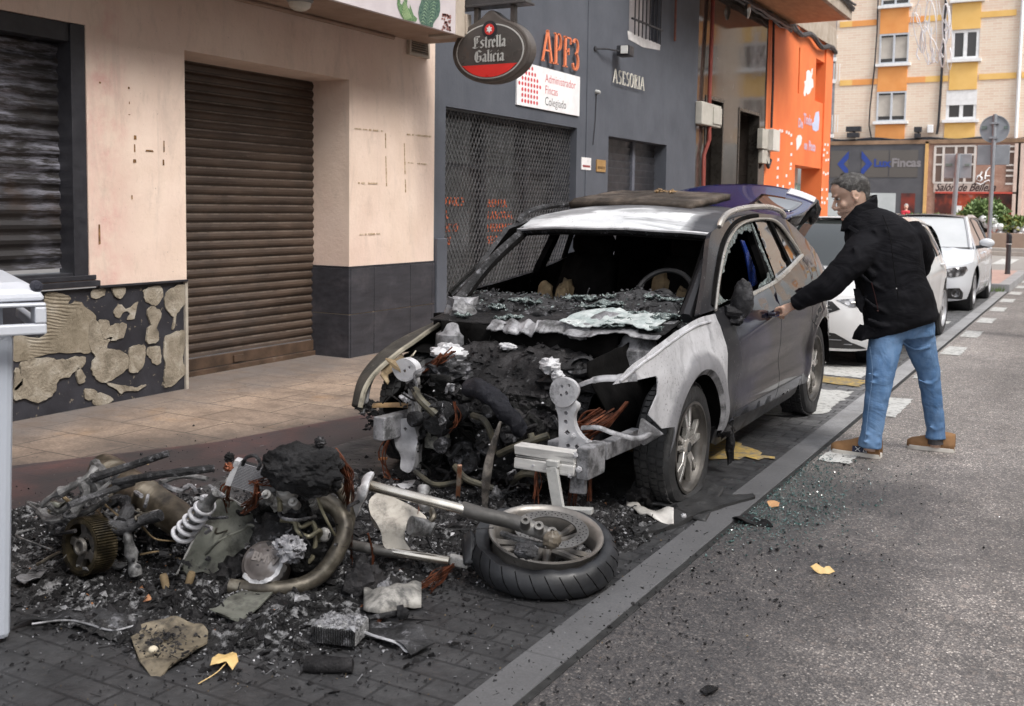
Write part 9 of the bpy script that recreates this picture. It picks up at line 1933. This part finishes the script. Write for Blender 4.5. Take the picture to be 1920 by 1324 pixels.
for nm, m, n, a, b in (('rubble', CH, 9000, .006, .026), ('rubble', CHG, 2600, .005, .016), ('ash_flakes', ASH, 1500, .0025, .008), ('ash_flakes', ASHD, 2200, .003, .014), ('rust_flakes', pm('rust_bits', [(.35, (.12,.04,.015)), (.7, (.38,.17,.07))], 30), 90, .004, .014)):
    q = MB(); bits(q, n, rpt, a, b, RR); struct(q.build(nm, m), 'stuff')
def wide(): 
    x = RR.gauss(-2.7,.95); y = RR.gauss(3.3,1.0); return Vector((x, y, .012)) if -5.2 < x < -.9 and y > 1.6 else wide()
for m, n, a, b in ((CH, 3400, .0025, .009), (CHG, 2200, .002, .008), (ASHD, 1500, .0015, .005), (TAN, 400, .0015, .005)): q = MB(); bits(q, n, wide, a, b, RR); struct(q.build('soot_crumbs', m), 'stuff')
q = MB(); bits(q, 520, lambda: Vector((-1.45+abs(RR.gauss(0,.35)), RR.gauss(4.2,1.3), .010)), .0025, .009, RR); struct(q.build('soot_crumbs', CH), 'stuff')
# glass crumbs on the road
GLD = NT('green_glass_crumb'); GLD.set(GLD.ramp(GLD.noise(30), [(.3, (.02,.05,.05)), (.7, (.10,.17,.16))]), .08, 0, .5, .8); GLD = GLD.m
def gpt(): a = RR.random(); c = G(1450,965) if a < .55 else (G(1560,945) if a < .75 else G(1500,890)); return Vector((-1.44+abs(c.x+1.44+RR.gauss(0,.16)), c.y+RR.gauss(0,.30), .012))
q = MB(); bits(q, 2400, gpt, .0025, .0075, RR); struct(q.build('glass_crumbs', GLD), 'stuff')
q = MB(); bits(q, 420, gpt, .0025, .0065, RR); struct(q.build('glass_crumbs', BRG), 'stuff')
q = MB(); bits(q, 900, lambda: Vector((RR.gauss(-1.25,.35), RR.gauss(5.3,.8), .010)), .0015, .004, RR); struct(q.build('glass_crumbs', GLD), 'stuff')
# single pieces
def sheet(nm, lab, cat, px, z, m, th=.004, wob=.012, group=None, tilt=None, step=.02, tz=0):
    P0 = G(*px[0], z); pts = [G(a, b, z) for a, b in px]; sl = tilt or (0, 0); c = sum(pts, Vector())/len(pts)
    o = panel(nm, [(p.x, p.y) for p in pts], lambda u, v: (u, v, z+sl[0]*(u-c.x)+sl[1]*(v-c.y)+wob*mnoise.noise(Vector((u*13, v*13, z*9)))), m, None, th, step)
    return tag(o, lab, cat, group)
o = sheet('metal_plate', 'scorched tan plate fragment with a round bolt lying before the motorcycle wreck', 'debris', [(245,1192),(262,1175),(320,1168),(372,1175),(390,1192),(388,1205),(300,1252),(285,1253),(265,1235)], .035, m_ash('tan_plate', (.11,.09,.06), (.26,.22,.16), (.04,.035,.03), .54, .2), .006, .02, tilt=(0,.15)); c_ = G(287,1218,.045)
MB().ball(c_, (rp(c_,9),rp(c_,9),.012), 14, 8).build('bolt_head', pm('cream_bolt', [(.3,(.5,.44,.33)),(.7,(.62,.56,.45))]), o, smooth=True); q = MB(); bits(q, 160, lambda: G(RR.gauss(310,32), RR.gauss(1205,14), .045), .004, .011, RR); q.build('soot_crust', CH, o)
LF = pm('dry_leaf', [(.3, (.52,.33,.11)), (.7, (.75,.56,.27))], 12, .6, bump=.3)
def leaf(lab, px, z, grp=None, m=LF, wob=.03): return sheet('fallen_leaf', lab, 'leaf', px, z, m, .0012, wob, grp, step=.012)
lo_ = leaf('pale yellow curled leaf with a long stem in front of the wreck', [(394,1250),(398,1236),(410,1228),(422,1230),(436,1222),(444,1232),(447,1242),(436,1252),(424,1246),(410,1250)], .03); MB().tube(crom([G(424,1243,.03), G(405,1262,.02), G(372,1282,.01)], 4), .0018, 5).build('leaf_stem', LF, lo_)
leaf('thin crumpled yellow leaf alone on the grey road', [(1519,1067),(1530,1064),(1545,1068),(1556,1066),(1566,1070),(1555,1072),(1540,1071),(1526,1070)], .02, wob=.05)
leaf('small orange-brown leaf on the road among the glass crumbs', [(1438,944),(1446,940),(1462,944),(1460,950),(1446,950)], .018, m=pm('brown_leaf', [(.3,(.4,.2,.08)),(.7,(.55,.32,.16))]))
sheet('metal_plate', 'olive flat plate under the engine of the motorcycle wreck', 'debris', [(392,1145),(455,1108),(512,1112),(470,1150),(445,1162)], .055, OLV2, .005, .012)
sheet('torn_sheet', 'long torn black sheet with pale jagged edge left of the tan plate', 'debris', [(25,1172),(70,1165),(130,1160),(160,1168),(210,1180),(255,1172),(300,1165),(250,1150),(150,1140),(60,1150)], .03, CHG, .005, .03)
tag(MB().tube(crom([G(60,1170,.035), G(120,1163,.04), G(158,1168,.035), G(208,1182,.03), G(250,1174,.035)], 6), .0045, 5).build('metal_strip', ASHD, None, smooth=True), 'thin silver strip along the torn black sheet at the left foreground', 'debris')
tag(MB().tube(crom([G(665,1178,.03), G(700,1192,.04), G(745,1206,.03), G(765,1222,.02), G(800,1210,.02)], 6), .005, 5).build('metal_strip', ASH, None, smooth=True), 'bright jagged strip on the pavers in front of the ribbed block', 'debris')
sheet('torn_sheet', 'crumpled dark sheet curling behind the bright jagged strip', 'debris', [(665,1176),(720,1165),(790,1180),(815,1208),(770,1222),(745,1204),(700,1190)], .035, CHG, .005, .03)
q = MB(); q.grid(lambda a, b: (lambda p: p+UZ*(.05*math.sin(math.pi*b)*(.5+.5*math.sin(a*3))+.02*mnoise.noise(p*20)))(G(682+108*a, 1142-38*b+8*math.sin(a*5), .03)), 26, 10); o = q.build('crumpled_shell', m_ash('pale_crumple', (.16,.155,.145), (.40,.385,.36), (.04,.04,.04), .52, .15), None, smooth=True, solid=.004); tag(o, 'pale crumpled metal shell between the wreck engine and the fallen wheel', 'debris')
q = MB(); q.tube([G(690,1160,.03), G(742,1150,.035)], .010, 10); q.lathe([(.012,-.012),(.026,-.01),(.026,.01),(.012,.012)], G(752,1148,.04), (RV+UZ*.2).normalized(), 14, cap=False); q.ball(G(757,1150,.04), .02, 10, 8, nz=.5); tag(q.build('shift_lever', CHG, None, smooth=True), 'short dark rod with a knuckle end lying below the pale crumpled shell', 'debris')
# ribbed block and charred cylinder
cK = G(640,1180,.05); q = MB(); ang_ = (RV+FV*-.25).normalized(); perp = UZ.cross(ang_)
q.obox(cK, ang_, perp, UZ, rp(cK,42), .06, .028); kk = q.build('ribbed_block', m_char('ash_block', (.03,.03,.03), (.12,.12,.12), (.42,.42,.43), .52, .8, 50, .02), None, bevel=.004, disp=None)
q = MB(); n_ = 18
for k in range(n_): q.obox(cK+ang_*rp(cK,42)*(-.95+1.9*k/(n_-1))-perp*(.062 if perp.dot(FV) > 0 else -.062), ang_, perp, UZ, .0022, .006, .026)
q.build('ribs', CHG, kk); q = MB(); bits(q, 240, lambda: cK+ang_*RR.uniform(-1,1)*rp(cK,42)+perp*RR.uniform(-.06,.06)+UZ*.03, .004, .014, RR); q.build('ash_crust', ASHD, kk); tag(kk, 'ash-covered block with fine ribs on its front edge in the foreground rubble', 'debris')
q = MB(); a_, b_ = G(572,1245,.03), G(662,1248,.03); q.tube([a_, a_.lerp(b_,.3), a_.lerp(b_,.7), b_], [.026,.03,.027,.024], 16); tag(q.build('charred_cylinder', CH, None, smooth=True, disp=((.012,.03),)), 'charred black cylinder lying in front of the ribbed block', 'debris')
q = MB(); q.grid(lambda a, b: (lambda p: p+UZ*(.03*mnoise.noise(p*12)+.02*a))(G(1175+88*a, 950+38*a-18*b+6*math.sin(a*4), .03)), 20, 8); tag(q.build('metal_fragment', m_ash('silver_frag', (.38,.36,.33), (.62,.60,.57), (.16,.15,.14), .68, .3), None, smooth=True, solid=.004), 'curved silver metal fragment in the rubble before the burnt front wheel', 'debris')
lm2 = lambda nm, lab, px, py, z, r, m, s: tag(MB().ball(G(px,py,z), rp(G(px,py,z), r), 20, 14, None, .6, 2.5, s).build(nm, m, None, smooth=True), lab, 'debris')
lm2('charred_lump', 'glossy black charred chunk with a rusty edge right of the wreck engine', 680, 1088, .06, 34, CH, 4); lm2('charred_lump', 'dark conical charred chunk in the rubble by the burnt front wheel', 1205, 925, .07, 26, CH, 6); lm2('charred_lump', 'grey ashy clump under the fork end of the wreck', 720, 1105, .04, 14, ASHD, 9); lm2('melted_lump', 'white melted metal lump on the kerb side of the silver fragment', 1282, 968, .03, 5, ASH, 3)
sheet('rubber_strip', 'flat charred rubber strip reaching over the kerb beside the burnt wheel', 'debris', [(1180,985),(1230,965),(1300,945),(1360,928),(1412,922),(1416,930),(1370,942),(1310,962),(1270,980),(1230,995),(1190,1000)], .028, CHT, .02, .012)
lm3 = sheet('black_shard', 'black splintered shard on the road edge among the glass crumbs', 'debris', [(1372,968),(1395,962),(1422,968),(1450,985),(1425,982),(1400,980),(1384,978)], .02, CH, .006, .03); lm3
sheet('black_shard', 'small black scrap alone at the bottom of the road', 'debris', [(1312,1296),(1328,1286),(1348,1287),(1340,1296),(1325,1302)], .016, CH, .008, .03)
ob_ = MB(); ob_.obox(G(718,860,.06), (RV-FV*.6+UZ*.2), UZ, FV, .032, .006, .014); tag(ob_.build('orange_fragment', pm('orange_frag', [(.3,(.42,.15,.05)),(.7,(.62,.27,.10))]), None, bevel=.002), 'orange scrap on the rubble left of the burnt car front', 'debris')
q = MB(); q.bar(G(858,940,.03), G(862,872,.24), .022, .014); tag(q.build('upright_strip', m_ash('rusty_upright', (.30,.27,.22), (.5,.46,.40), (.28,.09,.03), .5, .2), None, bevel=.003), 'upright pale and rust strip standing in the rubble before the engine', 'debris')
for k, (px, py, r, lab) in enumerate(((905,912,13,'small bright ash clump left of the upright strip'), (985,905,10,'bright ash clump under the crash beam end'), (925,930,18,'large grey ash clump right of the upright strip'), (790,888,10,'grey ash clump near the left post foot'))): lm2('ash_clump', lab, px, py, .06, r, ASH if k != 2 else ASHD, 20+k)
sheet('metal_flake', 'long pale flake lying in front of the left post of the car', 'debris', [(720,912),(760,898),(790,902),(770,915),(735,922)], .05, ASH, .004, .03)
sheet('dark_tread', 'dark flat scrap at the left with light torn edge near the container', 'debris', [(30,1085),(60,1062),(90,1066),(70,1085),(45,1095)], .04, ASHD, .004, .03)
for k, (a, b) in enumerate(((352,1100),(312,1105))): c_ = G(a, b, .03); tag(MB().lathe([(.010,-.02),(.013,-.02),(.016,.05),(.012,.06),(0,.06)], c_, (UZ+RV*(.3-k*.5)).normalized(), 10).build('pipe_stub', TAN, None, smooth=True), ('tan' if k == 0 else 'short tan')+' pipe stub sticking up in the rubble '+('below the warped olive sheet' if k == 0 else 'left of the taller stub'), 'debris')
# weeds at the corner kerb
wd = MB()
for k in range(60): p = Vector((-1.72+RR.uniform(-.2,.2), 21.82+RR.uniform(-.04,.04), .0)); u_ = Vector((RR.gauss(0,.4), RR.gauss(0,.3), 1)).normalized(); s = Vector((.012,0,0)); wd.add([p-s, p+s, p+u_*RR.uniform(.06,.14)], [(0,1,2)])
tag(wd.build('weed', LG[1]), 'small green weed growing at the foot of the corner kerb', 'plant')

# rubble on the dashboard and engine is countless; every other mesh of far-apart pieces becomes one part per piece
def split_parts(o, gap=.02):
    me = o.data; n = len(me.vertices); pr = list(range(n))
    def f(i):
        while pr[i] != i: pr[i] = pr[pr[i]]; i = pr[i]
        return i
    for p in me.polygons:
        a = f(p.vertices[0])
        for v in p.vertices[1:]: pr[f(v)] = a
    gr = {}
    for i in range(n): gr.setdefault(f(i), []).append(i)
    bx = [[g, [min(me.vertices[i].co[k] for i in g)-gap/2 for k in range(3)], [max(me.vertices[i].co[k] for i in g)+gap/2 for k in range(3)]] for g in gr.values()]
    if len(bx) > 400: return
    ch = True
    while ch:
        ch = False
        for i in range(len(bx)):
            for j in range(len(bx)-1, i, -1):
                A_, B_ = bx[i], bx[j]
                if all(A_[1][k] <= B_[2][k] and B_[1][k] <= A_[2][k] for k in range(3)): A_[0] = A_[0]+B_[0]; A_[1] = [min(x) for x in zip(A_[1], B_[1])]; A_[2] = [max(x) for x in zip(A_[2], B_[2])]; del bx[j]; ch = True
    if not 1 < len(bx) <= 60: return
    base = o.name.split('.')[0]; P_ = [v.co.copy() for v in me.vertices]; F_ = [(tuple(p.vertices), p.use_smooth, p.material_index) for p in me.polygons]
    for g, _, _ in bx:
        mp_ = {v: i for i, v in enumerate(g)}; m2 = bpy.data.meshes.new(base); fs = [q for q in F_ if q[0][0] in mp_]; m2.from_pydata([tuple(P_[v]) for v in g], [], [tuple(mp_[v] for v in q[0]) for q in fs])
        for m_ in me.materials: m2.materials.append(m_)
        for p, q in zip(m2.polygons, fs): p.use_smooth = q[1]; p.material_index = q[2]
        c = o.copy(); c.data = m2; C.objects.link(c)
    bpy.data.objects.remove(o)
SPL = ('hose', 'shattered_glass', 'pilaster', 'string_course', 'balcony_edge', 'railing', 'hanger', 'housing', 'upper_window', 'shop_column', 'joint', 'shop_frame', 'shutter_post', 'cast_boss', 'bolt', 'seat_foam', 'grille_rail', 'window_sill', 'pillar_tiles', 'fork_lug', 'torn_sidewall', 'window_frames', 'window_panes', 'door_frame', 'door', 'rust_mark', 'clamp', 'crash_can', 'sticker', 'cowl_panel', 'melted_sill_trim', 'plinth_strip', 'window_shutter', 'steering_wheel', 'beam_strut')
for o in [o for o in C.objects if o.type == 'MESH' and o.parent is not None and not o.children and o.name.split('.')[0] in SPL]: split_parts(o)
for o in C.objects:
    if o.type == 'MESH' and o.parent is not None and o.name.split('.')[0] in ('dash_rubble', 'engine_rubble', 'burnt_fragments', 'ash_flakes', 'wiring_loom', 'wiring', 'soot_crust', 'stubble', 'charred_clump', 'foliage', 'ash_crust', 'debris_lump', 'glue_mark', 'paint_dot'): o['kind'] = 'stuff'
